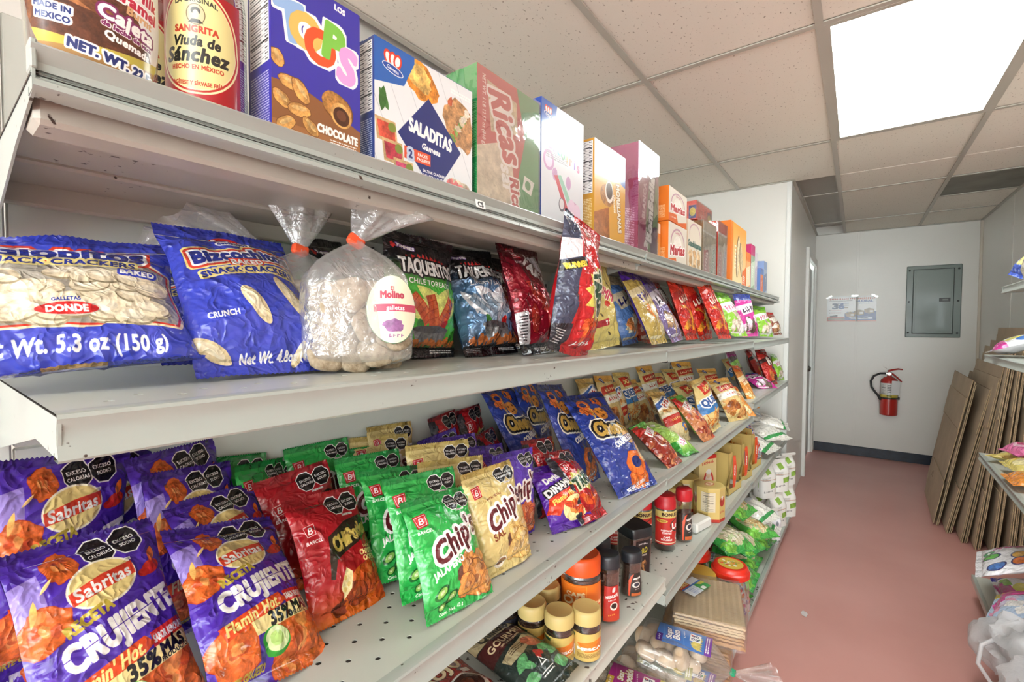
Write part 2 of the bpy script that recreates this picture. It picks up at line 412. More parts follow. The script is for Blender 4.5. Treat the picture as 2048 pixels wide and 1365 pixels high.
def make_shelf(kind, depth, rows, lipmat, deckmat):
    L = SL-.002
    t = obj('metal_shelf', None); t.empty_display_size = .1
    if kind == 'raised': prof = [(-.004, -.016), (-.006, .002), (-.002, .004), (.002, .001), (-.004, -.008), (-.007, -.015), (-.004, -.022), (.004, -.026), (.005, -.031), (.001, -.033), (-.018, -.033), (-.018, -.026)]; zd = -.018
    else: prof = [(-.016, 0), (-.004, 0), (-.001, -.001), (0, -.004), (-.003, -.011), (-.0035, -.022), (0, -.029), (.001, -.033), (-.001, -.035), (-.016, -.035), (-.016, -.03)]; zd = -.0005
    d = holed_deck(depth, L, zd, rows)
    o = obj('shelf_deck', d.me('shelf_deck', [deckmat, M_HOLE_SHADE]), t)
    V = []; F = []; n = len(prof); ns = 12
    for k in range(ns+1):
        for x, z in prof: V.append((x, L*k/ns, z))
    for k in range(ns):
        for j in range(n-1): F.append((k*n+j, k*n+j+1, (k+1)*n+j+1, (k+1)*n+j))
    me = autosmooth(mesh('shelf_lip', V, F, lipmat), 40); obj('shelf_lip', me, t)
    # underside: stiffening channel near the front, folded panel and rear flange
    u = B().box((-.075, .004, zd-.03), (-.03, L-.004, zd-.003), bev=.004).box((-.082, .004, zd-.012), (-.075, L-.004, zd-.003))
    u.box((-depth*.62, .004, zd-.016), (-.09, L-.004, zd-.003), bev=.003).box((-depth, .004, zd-.02), (-depth*.63, L-.004, zd-.003), bev=.003)
    u.box((-depth, .004, zd-.045), (-depth+.018, L-.004, zd-.003), bev=.002)
    obj('shelf_underside', u.me('shelf_underside', M_UNDER), t)
    poly = [(-.012, zd-.002), (-depth, zd-.002), (-depth, zd-.085), (-depth+.03, zd-.085), (-.10, zd-.032), (-.004, -.033), (-.001, -.004)]
    for y in (0.0005, L-.0025):
        bb = B(); V = [(x, y, z) for x, z in poly]+[(x, y+.002, z) for x, z in poly]; k = len(poly)
        bb.add(V, [tuple(range(k))[::-1], tuple(range(k, 2*k))]+[(a, (a+1) % k, k+(a+1) % k, k+a) for a in range(k)])
        if kind == 'raised': bb.box((-.02, y-.001, -.016), (.0, y+.003, .006), bev=.001)
        obj('end_bracket', bb.me('end_bracket', lipmat), t)
    return t

ZT, ZM, Z3, Z4, ZB = 1.606, 1.334, .975, .69, .125
XT, XM, X3, X4, XB = -.503, -.440, -.435, -.435, -.390
def build_shelving():
    g = obj('gondola_shelving', None); tag(g, 'long white steel gondola shelving run along the left wall', 'shelving')
    g.empty_display_size = .2
    for s in range(3):
        y = SY+s*SL
        for k in range(3):
            b = B().box((-.862, y+.016, .16+k*.54), (-.848, y+SL-.016, .16+k*.54+.538), bev=.002); obj('back_panel', b.me('back_panel', M_SHELF), g)
        b = B().box((-.86, y, .105), (XB-.012, y+SL-.002, ZB), bev=.002); obj('base_deck', b.me('base_deck', M_SHELF), g)
        b = B().box((XB-.02, y, .095), (XB, y+SL-.002, ZB+.004), bev=.003); obj('base_lip', b.me('base_lip', M_LIP), g)
        b = B().box((XB-.05, y, 0), (XB-.045, y+SL-.002, .1)); obj('kick_plate', b.me('kick_plate', M_SHELF), g)
    for s in range(4):
        y = SY+s*SL
        b = B().box((-.875, y-.016, 0), (-.845, y+.014, 1.79), bev=.002)
        obj('upright', b.me('upright', M_SHELF), g)
        sl = B()
        for k in range(60): sl.box((-.8455, y-.004, .2+k*.0254), (-.8445, y+.002, .2+k*.0254+.014))  # dark blocks, coloured as the shade inside the slots
        obj('upright_slots', sl.me('upright_slots', M_HOLE_SHADE), g)
        b = B().box((-.85, y-.012, .0), (XB-.06, y+.01, .1)); obj('base_leg', b.me('base_leg', M_SHELF), g)
    A = {'top': make_shelf('raised', .335, 1, M_LIP, M_SHELF), 'mid': make_shelf('flat', .405, 2, M_LIP, M_SHELF),
         'low': make_shelf('flat', .41, 6, M_LIP, M_SHELF), 'worn': make_shelf('flat', .41, 1, M_RUST, M_RUST)}
    sec = ('nearest', 'middle', 'far')
    first = set()
    lev = [('top', 'top', XT, (ZT, ZT, ZT-.004), 'top level, {} section, under the biscuit boxes'),
           ('mid', 'second', XM, (ZM, ZM-.004, ZM-.012), 'second level, {} section, under the large upright snack bags'),
           ('low', 'third', X3, (Z3, Z3-.004, Z3+.05), 'third level, {} section, under the small snack bags'),
           ('worn', 'fourth', X4, (Z4, Z4-.05, Z4-.062), 'fourth level, {} section')]
    what = {(0, 0): 'carrying cereal and cracker boxes', (0, 1): 'carrying orange biscuit boxes', (0, 2): 'carrying the last small boxes by the wall',
            (1, 0): 'carrying blue cracker bags and taquito bags', (1, 1): 'carrying red and purple chip bags', (1, 2): 'carrying green and pink bags by the wall',
            (2, 0): 'carrying purple, red, green and gold chip bags', (2, 1): 'crowded with gold snack bags', (2, 2): 'a notch higher, with red bags',
            (3, 0): 'worn, with coffee jars', (3, 1): 'carrying red-lidded jars and yellow cartons', (3, 2): 'carrying clear bags by the wall'}
    for li, (k, nm, x, zs, tx) in enumerate(lev):
        for s in range(3):
            src = A[k] if not (k == 'worn' and s) else A['low']
            M = Matrix.Translation((x, SY+s*SL+.001, zs[s]))
            if src.name not in first and not (k == 'worn' and s): o = src; first.add(src.name); o.matrix_basis = M
            else: o = dup(src, M=M)
            tag(o, f'white metal shelf, {nm} level, {sec[s]} section, {what[(li, s)]}', 'shelf', 'gondola shelves')
build_shelving()
# ================================================================ printed packaging
# flat print is rasterised here, in the script, into small generated images
_rng = np.random.RandomState(7)
def _smooth_noise(n, octs):
    out = np.zeros((n, n), np.float32); amp = 1; tot = 0
    for o in octs:
        g = _rng.rand(o, o).astype(np.float32); g = np.pad(g, ((0, 1), (0, 1)), mode='wrap')
        t = np.arange(n)*o/n; i = t.astype(int); f = t-i; f = f*f*(3-2*f)
        r = g[i][:, :]*(1-f)[:, None]+g[i+1]*f[:, None]
        r = r[:, i]*(1-f)[None]+r[:, i+1]*f[None]
        out += r*amp; tot += amp; amp *= .7
    return out/tot
NOISE = _smooth_noise(1024, (24, 60, 130, 256))
_glyph = {}
def glyphs(s):
    if s in _glyph: return _glyph[s]
    if not s.strip(): return np.zeros((0, 2)), np.zeros((0, 2), int)
    c = bpy.data.curves.new('t', 'FONT'); c.body = s; c.fill_mode = 'NONE'; c.resolution_u = 3; c.space_character = 1.07
    o = bpy.data.objects.new('t', c); m = o.to_mesh()
    v = np.empty(len(m.vertices)*3, np.float32); m.vertices.foreach_get('co', v); v = v.reshape(-1, 3)[:, :2]
    e = np.empty(len(m.edges)*2, np.int32); m.edges.foreach_get('vertices', e); e = e.reshape(-1, 2)
    o.to_mesh_clear(); bpy.data.objects.remove(o); bpy.data.curves.remove(c)
    if len(v): v = v-np.array([(v[:, 0].min()+v[:, 0].max())/2, .35])
    _glyph[s] = (v/.7, e); return _glyph[s]

class Cv:
    """canvas; x runs 0..1 left to right, y 0..aspect top to bottom"""
    SS = 2
    def __init__(s, w, h, bg):
        s.w, s.h = w, h; s.k = w*s.SS; s.asp = h/w
        s.a = np.empty((h*s.SS, w*s.SS, 3), np.float32); s.a[:] = srgb(bg)
        s.seed = 0
    def mask_edges(s, P, Q, pad=0):
        P = np.asarray(P, np.float64)*s.k; Q = np.asarray(Q, np.float64)*s.k
        H, Wd = s.a.shape[:2]
        x0 = int(max(0, math.floor(min(P[:, 0].min(), Q[:, 0].min()))-pad-1)); x1 = int(min(Wd, math.ceil(max(P[:, 0].max(), Q[:, 0].max()))+pad+2))
        y0 = int(max(0, math.floor(min(P[:, 1].min(), Q[:, 1].min()))-pad-1)); y1 = int(min(H, math.ceil(max(P[:, 1].max(), Q[:, 1].max()))+pad+2))
        if x1 <= x0 or y1 <= y0: return None
        sw = P[:, 1] > Q[:, 1]; A = np.where(sw[:, None], Q, P); Bq = np.where(sw[:, None], P, Q)
        r0 = np.clip(np.ceil(A[:, 1]-.5), y0, y1).astype(int); r1 = np.clip(np.ceil(Bq[:, 1]-.5), y0, y1).astype(int)
        cnt = np.maximum(r1-r0, 0)
        if cnt.sum() == 0: return None
        idx = np.repeat(np.arange(len(A)), cnt); off = np.arange(cnt.sum())-np.repeat(np.cumsum(cnt)-cnt, cnt)
        rr = r0[idx]+off; a = A[idx]; b = Bq[idx]
        xx = a[:, 0]+(rr+.5-a[:, 1])/(b[:, 1]-a[:, 1])*(b[:, 0]-a[:, 0])
        bw = x1-x0; cc = np.clip(np.ceil(xx-.5)-x0, 0, bw).astype(int)
        m = np.bincount((rr-y0)*(bw+1)+cc, minlength=(y1-y0)*(bw+1)).reshape(y1-y0, bw+1)
        return x0, y0, (np.cumsum(m, 1)[:, :bw] & 1).astype(bool)
    @staticmethod
    def dilate(m, r):
        for i in range(int(r)):
            n = m.copy(); n[1:] |= m[:-1]; n[:-1] |= m[1:]
            if i % 2:
                n2 = n.copy(); n2[:, 1:] |= n[:, :-1]; n2[:, :-1] |= n[:, 1:]; m = n2
            else: n[:, 1:] |= m[:, :-1]; n[:, :-1] |= m[:, 1:]; m = n
        return m
    def put(s, x0, y0, m, col, noise=0, al=1.0):
        h, w = m.shape; reg = s.a[y0:y0+h, x0:x0+w]
        c = np.asarray(srgb(col), np.float32)
        if noise:
            oy, ox = (s.seed*131) % 400, (s.seed*71) % 400; s.seed += 1
            n = np.take(np.take(NOISE, (np.arange(h)+oy) % 1024, 0), (np.arange(w)+ox) % 1024, 1)[m]
            c = np.clip(c*(1+noise*(n[:, None]-.5)*2), 0, 1)
        reg[m] = reg[m]*(1-al)+c*al if al < 1 else c
    def poly(s, pts, col, noise=0, grow=0, al=1.0):
        P = np.asarray(pts, float); r = s.mask_edges(P, np.roll(P, -1, 0), int(grow*s.k)+1)
        if r is None: return s
        x0, y0, m = r
        if grow: m = s.dilate(m, grow*s.k)
        s.put(x0, y0, m, col, noise, al); return s
    def rect(s, x0, y0, x1, y1, col, noise=0, al=1.0): return s.poly([(x0, y0), (x1, y0), (x1, y1), (x0, y1)], col, noise, 0, al)
    def ell(s, cx, cy, rx, ry, col, rot=0, noise=0, n=40, al=1.0, grow=0):
        t = np.linspace(0, 2*PI, n, endpoint=False); a = math.radians(rot)
        x, y = rx*np.cos(t), ry*np.sin(t)
        return s.poly(np.stack([cx+x*math.cos(a)-y*math.sin(a), cy+x*math.sin(a)+y*math.cos(a)], 1), col, noise, grow, al)
    def oct(s, cx, cy, r, col):
        t = np.arange(8)*PI/4+PI/8
        return s.poly(np.stack([cx+r*np.cos(t), cy+r*np.sin(t)], 1), col)
    def grad(s, y0, y1, c0, c1):
        a, b = int(y0*s.k), int(y1*s.k); t = np.linspace(0, 1, max(b-a, 1))[:, None, None]
        s.a[a:b] = ((1-t)*np.array(srgb(c0))+t*np.array(srgb(c1)))[:s.a[a:b].shape[0]]; return s
    def text(s, st, cx, cy, size, col, bold=0, shear=0, rot=0, sx=1.0, outl=(), arc=0, fit=None, noise=0):
        """size = cap height; outl = [(width, colour), ...] widest first; fit = max width"""
        v, e = glyphs(st); bold = min(bold*.75, size*.085)
        if not len(v): return s
        x, y = v[:, 0]*size*sx, -v[:, 1]*size
        wd = x.max()-x.min()
        if fit and wd > fit: x = x*fit/wd
        elif fit and fit < 0: x = x*(-fit)/wd
        x = x-y*shear; y = y+arc*x*x
        a = math.radians(rot); X = cx+x*math.cos(a)-y*math.sin(a); Y = cy+x*math.sin(a)+y*math.cos(a)
        P = np.stack([X, Y], 1); big = max([o[0] for o in outl]+[bold])
        r = s.mask_edges(P[e[:, 0]], P[e[:, 1]], int(big*s.k)+2)
        if r is None: return s
        x0, y0, m = r
        for wdt, c in outl: s.put(x0, y0, s.dilate(m, max(1, round((wdt+bold)*s.k))), c)
        s.put(x0, y0, s.dilate(m, round(bold*s.k)) if bold else m, col, noise); return s
    def lines(s, x0, x1, y0, y1, n, col, th=.35, seed=1, al=1.0):
        """small print too fine to read: rows of short strokes"""
        rg = np.random.RandomState(seed); d = (y1-y0)/n
        for i in range(n):
            x = x0
            while x < x1:
                w = min(rg.uniform(.04, .16)*(x1-x0), x1-x); s.rect(x, y0+i*d, x+w, y0+i*d+d*th, col, al=al); x += w+.02*(x1-x0)
        return s
    def blob(s, cx, cy, rx, ry, col, rot=0, seed=0, rough=.16, noise=.3, n=26, al=1.0):
        rg = np.random.RandomState(seed+11); t = np.linspace(0, 2*PI, n, endpoint=False)
        r = 1+rough*(rg.rand(n)-.5)*2; r = (r+np.roll(r, 1)+r)/3
        a = math.radians(rot); x, y = rx*r*np.cos(t), ry*r*np.sin(t)
        s.poly(np.stack([cx+x*math.cos(a)-y*math.sin(a), cy+x*math.sin(a)+y*math.cos(a)], 1), col, noise, al=al); return s
    def chip(s, cx, cy, rx, ry, rot=0, seed=0, cols=('#d9652a', '#f0a25a', '#b8401c')):
        s.blob(cx, cy, rx*1.05, ry*1.05, cols[2], rot, seed, .16, .25); s.blob(cx, cy, rx, ry, cols[0], rot, seed, .16, .4)
        rg = np.random.RandomState(seed+5)
        for i in range(5):
            a = rg.rand()*2*PI; q = rg.rand()*.6
            s.blob(cx+q*rx*math.cos(a), cy+q*ry*math.sin(a), rx*.32, ry*.2, cols[1 if i % 3 else 2], rot+rg.rand()*90, seed+i, .3, .4, 14, .65)
        return s
    def scrib(s, cx, cy, wd, ht, col, rot=0, outl=None, n=5, seed=1):
        """lettering too small or creased to read: slanted strokes and loops"""
        rg = np.random.RandomState(seed); a = math.radians(rot); ca, sa = math.cos(a), math.sin(a)
        def T(p): return [(cx+x*ca-y*sa, cy+x*sa+y*ca) for x, y in p]
        if outl: s.poly(T([(-wd*.54, -ht*.7), (wd*.54, -ht*.6), (wd*.54, ht*.7), (-wd*.54, ht*.66)]), outl)
        for k in range(n):
            x = -wd/2+wd*(k+.2)/n; h1 = ht*(.35+.15*rg.rand()); w = wd/n*.3
            s.poly(T([(x, -h1), (x+w, -h1-ht*.05), (x+w*.8, h1), (x-w*.2, h1)]), col)
            y = (rg.rand()-.5)*ht*.6; s.poly(T([(x, y), (x+w*2.3, y-ht*.1), (x+w*2.3, y+ht*.1), (x, y+ht*.2)]), col)
        return s
    def leaf(s, x0, y0, x1, y1, w, col, noise=.25):
        p = np.array([x0, y0]); q = np.array([x1, y1]); d = q-p; n = np.array([-d[1], d[0]])*w
        ts = np.linspace(0, 1, 9); sh = np.sin(ts*PI)**.8
        return s.poly([p+d*t+n*h for t, h in zip(ts, sh)]+[p+d*t-n*h for t, h in zip(ts[::-1], sh[::-1])], col, noise)
    def image(s, name):
        k = s.SS; a = s.a.reshape(s.h, k, s.w, k, 3).mean((1, 3))
        im = bpy.data.images.new(name, s.w, s.h); f = np.ones((s.h, s.w, 4), np.float32); f[..., :3] = a[::-1]
        im.pixels.foreach_set(np.ascontiguousarray(f.ravel())); im.update(); return im

def print_mat(name, cv, rough=.25, metal=0.0, coat=.2, bump=.35, bscale=26, edge=None):
    """printed film or card: the generated print on a glossy base with fine crumple relief"""
    T = NT(name); b = pbsdf(T, '#ffffff', rough, metal, coat)
    uv = T.n('UVMap'); im = T.n('TexImage'); im.image = cv.image(name) if isinstance(cv, Cv) else cv; im.extension = 'EXTEND'
    T.l(uv.outputs[0], im.inputs[0]); T.l(im.outputs[0], b.inputs['Base Color'])
    if bump:
        tc = T.n('TexCoord'); acc = None
        for sc_, wt, ds in ((bscale*.55, 1.0, 1.1), (bscale*1.9, .42, .7)):
            nz = T.n('TexNoise', Scale=sc_, Detail=1.5, Distortion=ds); T.l(tc.outputs['Object'], nz.inputs['Vector'])
            m1 = T.n('Math', _operation='SUBTRACT'); m1.inputs[1].default_value = .5; T.l(nz.outputs['Fac'], m1.inputs[0])
            m2 = T.n('Math', _operation='ABSOLUTE'); T.l(m1.outputs[0], m2.inputs[0])
            m3 = T.n('Math', _operation='MULTIPLY_ADD'); m3.inputs[1].default_value = wt; T.l(m2.outputs[0], m3.inputs[0])
            if acc is None: m3.inputs[2].default_value = 0
            else: T.l(acc.outputs[0], m3.inputs[2])
            acc = m3
        bp = T.n('Bump', Strength=min(1, bump*1.7), Distance=.026); bp.invert = True; T.l(acc.outputs[0], bp.inputs['Height']); T.l(bp.outputs[0], b.inputs['Normal'])
    return T.m

# ---------------------------------------------------------------- pillow bags
def vn(x, y, seed):
    rg = np.random.RandomState(seed); g = rg.rand(17, 17)
    x = np.mod(x, 16); y = np.mod(y, 16); i = x.astype(int); j = y.astype(int); fx = x-i; fy = y-j
    fx = fx*fx*(3-2*fx); fy = fy*fy*(3-2*fy)
    return (g[i, j]*(1-fx)*(1-fy)+g[i+1, j]*fx*(1-fy)+g[i, j+1]*(1-fx)*fy+g[i+1, j+1]*fx*fy)
def ridge(x, y, seed): return 1-np.abs(2*vn(x, y, seed)-1)

def bag_meshes(name, w, h, t, mf, mb, seed=0, nu=30, nv=40, seal=.018, pinch=.07, sag=.25, crease=1.0, fold=0.0, slump=0.0, teeth=1):
    """film pillow: body mesh (front 0, back 1), top and bottom crimped seals. base centre at origin, front towards -Y"""
    hb = h-2*seal
    us = np.linspace(0, 1, nu+1); vs = np.linspace(0, 1, nv+1)
    U, V_ = np.meshgrid(us, vs); ue, ve = 2*U-1, 2*V_-1
    def half(k):
        prof = (1-np.abs(ue)**2.4)**.6*(1-np.abs(ve)**2.6)**.62*(1-sag*ve)
        s1 = seed*7+k*3
        d = np.minimum(V_, 1-V_)
        cr = (ridge(U*9+s1, V_*1.3, s1)-.6)*np.exp(-d/.12)*.34*np.clip(d/.03, 0, 1)
        de = np.minimum(U, 1-U)
        cr2 = (ridge(U*1.2, V_*8+s1, s1+1)-.6)*np.exp(-de/.1)*.26*np.clip(de/.04, 0, 1)
        cm = (ridge(U*2.6+V_*1.2+s1, V_*3.2-U, s1+2)-.62)*.3*(1-np.abs(ue)**3)*(1-np.abs(ve)**4)
        return t/2*np.maximum(prof+crease*(cr+cr2+cm), .004)
    pw = 1-pinch*(1-np.abs(ve)**2.5)*(1+.25*ve)
    wob = (vn(V_*5+seed, V_*0+.3, seed+40)-.5)*.025
    X = (U-.5)*w*pw+wob*w
    Z = seal+V_*hb
    bend = slump*(ve**2)*t*.5+(vn(U*2+seed, V_*2, seed+9)-.5)*t*.12
    Yf = -half(0)+bend; Yb = half(1)*.8+bend
    n = (nu+1)*(nv+1)
    Vv = np.concatenate([np.stack([X, Yf, Z], -1).reshape(-1, 3), np.stack([X, Yb, Z], -1).reshape(-1, 3)])
    f = []
    for j in range(nv):
        for i in range(nu):
            a = j*(nu+1)+i; f.append((a, a+1, a+nu+2, a+nu+1))
    F = f+[tuple(n+q for q in qq[::-1]) for qq in f]
    vv = (Z/h).reshape(-1); uu = U.reshape(-1)
    UV = np.concatenate([np.stack([uu, vv], 1), np.stack([1-uu, vv], 1)])
    body = mesh(name+'_body', Vv, F, [mf, mb], [0]*len(f)+[1]*len(f), UV, True)
    seals = []
    for top in (0, 1):
        m = nu*2 if teeth else nu; rows = 5
        uc = np.linspace(0, 1, m+1); P = []; Q = []
        row = -1 if top else 0
        xb = np.interp(uc, us, X[row]); yb = np.interp(uc, us, bend[row]); z0 = seal+hb if top else seal
        for r in range(rows):
            k = r/(rows-1)
            tooth = (np.arange(m+1) % 2)*.0018*teeth if r == rows-1 else 0
            wave = (vn(uc*4+seed, uc*0+top+.5, seed+60)-.5)*.012*k
            rip = (.0009 if r % 2 else -.0009)
            dz = k*seal-tooth+np.zeros(m+1)
            yy = yb+wave+rip
            if not top and fold: yy = yy-fold*(k**1.3)*seal*1.1; dz = dz*(1-.45*fold)
            P.append(np.stack([xb, yy, z0+dz if top else z0-dz], 1)); zz = (h-seal*(1-k)) if top else seal*(1-k)
            Q.append(np.stack([uc, np.full(m+1, zz/h)], 1))
        FF = []
        for r in range(rows-1):
            for i in range(m):
                a = r*(m+1)+i; q = (a, a+1, a+m+2, a+m+1); FF.append(q if top else q[::-1])
        seals.append(mesh(name+'_seal', np.concatenate(P), FF, [mf], None, np.concatenate(Q), True))
    return body, seals[1], seals[0]

PROTO = {}
def pose(x, y, z, yaw=90, lean=0, roll=0, sx=1, sz=1, sy=1):
    r = math.radians
    return Matrix.Translation((x, y, z)) @ Matrix.Rotation(r(yaw), 4, 'Z') @ Matrix.Rotation(-r(lean), 4, 'X') @ Matrix.Rotation(r(roll), 4, 'Y') @ Matrix.Diagonal((sx, sy, sz, 1))
def bag(key, M, label, group, name='chip_bag', cat='snack bag', var=0, far=False):
    """a bag thing: body mesh on top level, its two seals as parts"""
    P = PROTO[key]; body, ts, bs = P['m'][var % len(P['m'])]
    o = obj(name, body, M=M); tag(o, label, cat, group)
    if not far:
        obj('top_seal', ts, o); obj('bottom_seal', bs, o)
    return o
def bag_kind(key, cv, w, h, t, back, n=2, rough=.2, metal=.0, coat=.45, bump=.5, seed=1, **kw):
    mf = print_mat('print_'+key, cv, rough, metal, coat, bump)
    mb = mat('film_back_'+back.strip('#'), back, rough+.04, metal, coat, bump=.5, bscale=30)
    PROTO[key] = dict(w=w, h=h, m=[bag_meshes('bag_'+key, w, h, t, mf, mb, seed+17*i, **kw) for i in range(n)])
# ================================================================ the prints
K = '#15151a'; Wt = '#f4f2ee'
def warn(c, x, y, r, rot=0, gap=2.0, tail=True):
    """the pair of black warning octagons"""
    ca, sa = math.cos(math.radians(rot)), math.sin(math.radians(rot))
    for k, (a, b) in enumerate((('EXCESO', 'CALORÍAS'), ('EXCESO', 'SODIO'))):
        X, Y = x+gap*r*k*ca, y+gap*r*k*sa
        c.oct(X, Y, r*1.16, Wt); c.oct(X, Y, r*1.06, K)
        c.oct(X, Y, r*1.0, K)
        c.text(a, X+r*.2*sa, Y-r*.2*ca, r*.26, Wt, fit=r*1.5, rot=rot, bold=.0015); c.text(b, X-r*.25*sa, Y+r*.25*ca, r*.26, Wt, fit=r*1.6, rot=rot, bold=.0015)
    if tail:
        X, Y = x+gap*r*.5, y+r*1.1
        c.poly([(X-r*.75, Y), (X+r*.75, Y), (X+r*.75, Y+r*.22), (X-r*.75, Y+r*.22)], Wt); c.text('SECRETARÍA DE SALUD', X, Y+r*.11, r*.12, K, fit=r*1.4)
def barcel(c, x, y, s, word=Wt):
    c.poly([(x-s, y-s*.8), (x+s*.9, y-s), (x+s*.8, y+s*.8), (x-s*.8, y+s*.95)], '#b51a24')
    c.poly([(x-s*.82, y-s*.62), (x+s*.72, y-s*.82), (x+s*.62, y+s*.62), (x-s*.62, y+s*.77)], Wt); c.poly([(x-s*.76, y-s*.56), (x+s*.66, y-s*.76), (x+s*.56, y+s*.56), (x-s*.56, y+s*.7)], '#b51a24')
    c.text('B', x, y, s*.9, Wt, shear=.2, bold=.003)
    c.text('BARCEL', x+s*.1, y+s*1.5, s*.42, word, shear=.2, bold=.003)

def c_sab():
    c = Cv(384, 560, '#4a2aa2'); A = c.asp
    c.rect(0, 0, 1, .075, '#3a1f86')
    c.poly([(0, .24), (.16, .2), (.16, .5), (0, .56)], '#8f7cc8'); c.poly([(.0, .6), (.5, .33), (.5, .36), (0, .66)], '#7c63c2')
    for x, y, r, s in ((.3, .2, .1, 1), (.12, .56, .13, 2), (.78, 1.22, .25, 3), (.18, 1.16, .17, 4), (.6, 1.4, .13, 5)): c.chip(x, y, r, r*1.15, 30*s, s)
    c.leaf(.22, .26, .14, .34, .1, '#f5d08a'); c.leaf(.06, .52, .1, .36, .12, '#f2b763')
    warn(c, .55, .165, .105, -8)
    c.ell(.5, .4, .245, .165, '#f7f0d8', -10); c.ell(.5, .4, .23, .15, '#ead38a', -10)
    c.poly([(.27, .41), (.5, .345), (.73, .31), (.735, .41), (.5, .455), (.28, .5)], '#d6402a')
    c.text('Sabritas', .5, .405, .085, Wt, .006, .12, -10, fit=.4)
    c.ell(.87, .4, .085, .05, '#cf2f22', -20, .3); c.leaf(.88, .36, .92, .24, .25, '#e66a2a'); c.ell(.8, .43, .05, .03, '#b32018', 0)
    c.text('RECETA', .35, .6, .07, '#b8a23c', .008, 0, -16, fit=.3)
    c.text('CRUJIENTE', .56, .72, .165, Wt, .016, .05, -13, sx=.72, fit=.82)
    c.poly([(.15, .80), (.95, .62), (.95, .626), (.15, .806)], '#4a2aa2')
    c.poly([(.66, .86), (1, .80), (1, .91), (.67, .97)], '#d42a22'); c.text('SABOR RENOVADO', .835, .885, .05, Wt, .004, 0, -9, fit=.32)
    c.poly([(.09, .98), (.62, .86), (.68, .93), (.6, .97), (.12, 1.09)], '#d8481e'); c.text("Flamin' Hot.", .37, .965, .085, '#f6e08a', .006, .3, -12, fit=.48)
    c.poly([(.3, 1.03), (1, .9), (1, 1.03), (.34, 1.13)], '#efdc96')
    c.text('35%', .58, 1.03, .1, K, .008, 0, -8, fit=.22); c.text('MÁS', .82, .98, .075, K, .008, 0, -8); c.text('PRODUCTO', .83, 1.035, .03, K, .002, 0, -8)
    c.ell(.5, 1.2, .12, .1, '#2f9a2f', 20); c.ell(.51, 1.19, .1, .085, '#dcefb0', 20); c.ell(.5, 1.19, .06, .05, '#b7dc7c', 20)
    c.text('CORTE GRUESO', .25, 1.34, .04, '#b8a23c', .004, 0, -6, fit=.34)
    c.rect(.2, 1.42, .42, A, '#c9c2dd'); return c
def c_chipotle():
    c = Cv(320, 450, '#a5131f'); c.rect(0, 0, 1, .1, '#8d0f1a'); c.grad(1.0, 1.406, '#a5131f', '#d0641e')
    warn(c, .62, .2, .115, -4)
    barcel(c, .17, .42, .085)
    c.poly([(.3, .7), (.33, .55), (.62, .42), (.9, .38), (1.0, .42), (.97, .58), (.72, .7), (.45, .78), (.35, .82), (.3, 1.0), (.25, .98), (.27, .8)], '#2a2015')
    c.text('CHiPotles', .66, .585, .16, '#c9b056', .014, .1, -15, fit=.6)
    c.text('SABOR', .84, .76, .03, '#f3d48a', .003); c.text('CHIPOTLE', .84, .82, .055, '#f2d28a', .006, fit=.28); c.text('QUESO', .86, .89, .055, '#f2d28a', .006)
    c.ell(.68, 1.15, .3, .2, '#c75a18', -20, .3); c.chip(.78, 1.08, .17, .14, 10, 3, ('#b8471a', '#d77a35', '#7e2a10')); c.chip(.58, 1.2, .16, .11, 30, 4, ('#9c3a16', '#c4602c', '#6d230f'))
    c.poly([(.36, 1.1), (.44, .92), (.52, .98), (.5, 1.14), (.4, 1.22)], '#ecd9a0', .2)
    for x, y in ((.42, 1.02), (.46, 1.09), (.41, 1.13)): c.ell(x, y, .02, .025, '#d0b266')
    c.blob(.36, 1.28, .1, .07, '#6a2413', 0, 2, .3, .5); return c
def c_chips(bg, dark, flavour, art):
    c = Cv(320, 446, bg)
    c.rect(0, 0, 1, .085, dark)
    warn(c, .68, .17, .095, 0)
    barcel(c, .16, .29, .085, dark if art == 'sal' else Wt)
    if art == 'sal': c.text('PAPAS FRITAS', .42, .4, .03, '#7a3a20', .002, 0, -6, fit=.34)
    if art == 'jal':
        for x, y, r in ((.2, 1.12, .1), (.34, 1.2, .09), (.24, 1.27, .07)):
            c.ell(x, y, r, r*.6, '#155f25', -30, .2); c.ell(x, y, r*.7, r*.42, '#8fbf5a', -30); c.ell(x, y, r*.35, r*.2, '#d9e7b0', -30)
        cols = ('#d08a45', '#ecb678', '#7a3f22')
    elif art == 'fue': cols = ('#cf6a3a', '#eeae84', '#8c2f22'); c.ell(.7, 1.1, .26, .22, '#8a2a1c', 0, .4)
    else: cols = ('#dcb56c', '#f2dcae', '#a8742c'); c.ell(.35, 1.24, .1, .07, '#e8e2d2'); c.ell(.35, 1.23, .08, .04, '#8d5a30')
    c.blob(.58, .95, .2, .1, '#5e3a2c', -30, 5, .2, .5)
    for x, y, r, s in ((.62, .92, .13, 1), (.84, .95, .14, 2), (.76, 1.12, .2, 3), (.55, 1.14, .12, 4), (.9, 1.22, .12, 5)): c.chip(x, y, r, r*1.15, 40*s, s, cols)
    m = '#5d1720'
    for k in (0,):
        c.text("Chip's", .57, .59, .24, m, .014, .26, -20, fit=.8, outl=[(.036, Wt)])
        t = np.linspace(.5, 5.2, 30); P = [(.3+.19*math.cos(q+.4)*1.0, .66+.2*math.sin(q+.4)) for q in t]
    if flavour: c.text(flavour, .33 if art != 'sal' else .3, .88, .075 if art != 'sal' else .085, Wt if art != 'sal' else '#7a3a20', .006, .08, -14, fit=.44)
    c.text('Cont. Net. 42 g', .35, 1.335, .035, Wt if art != 'sal' else dark, .003, .2, -3, fit=.36); return c
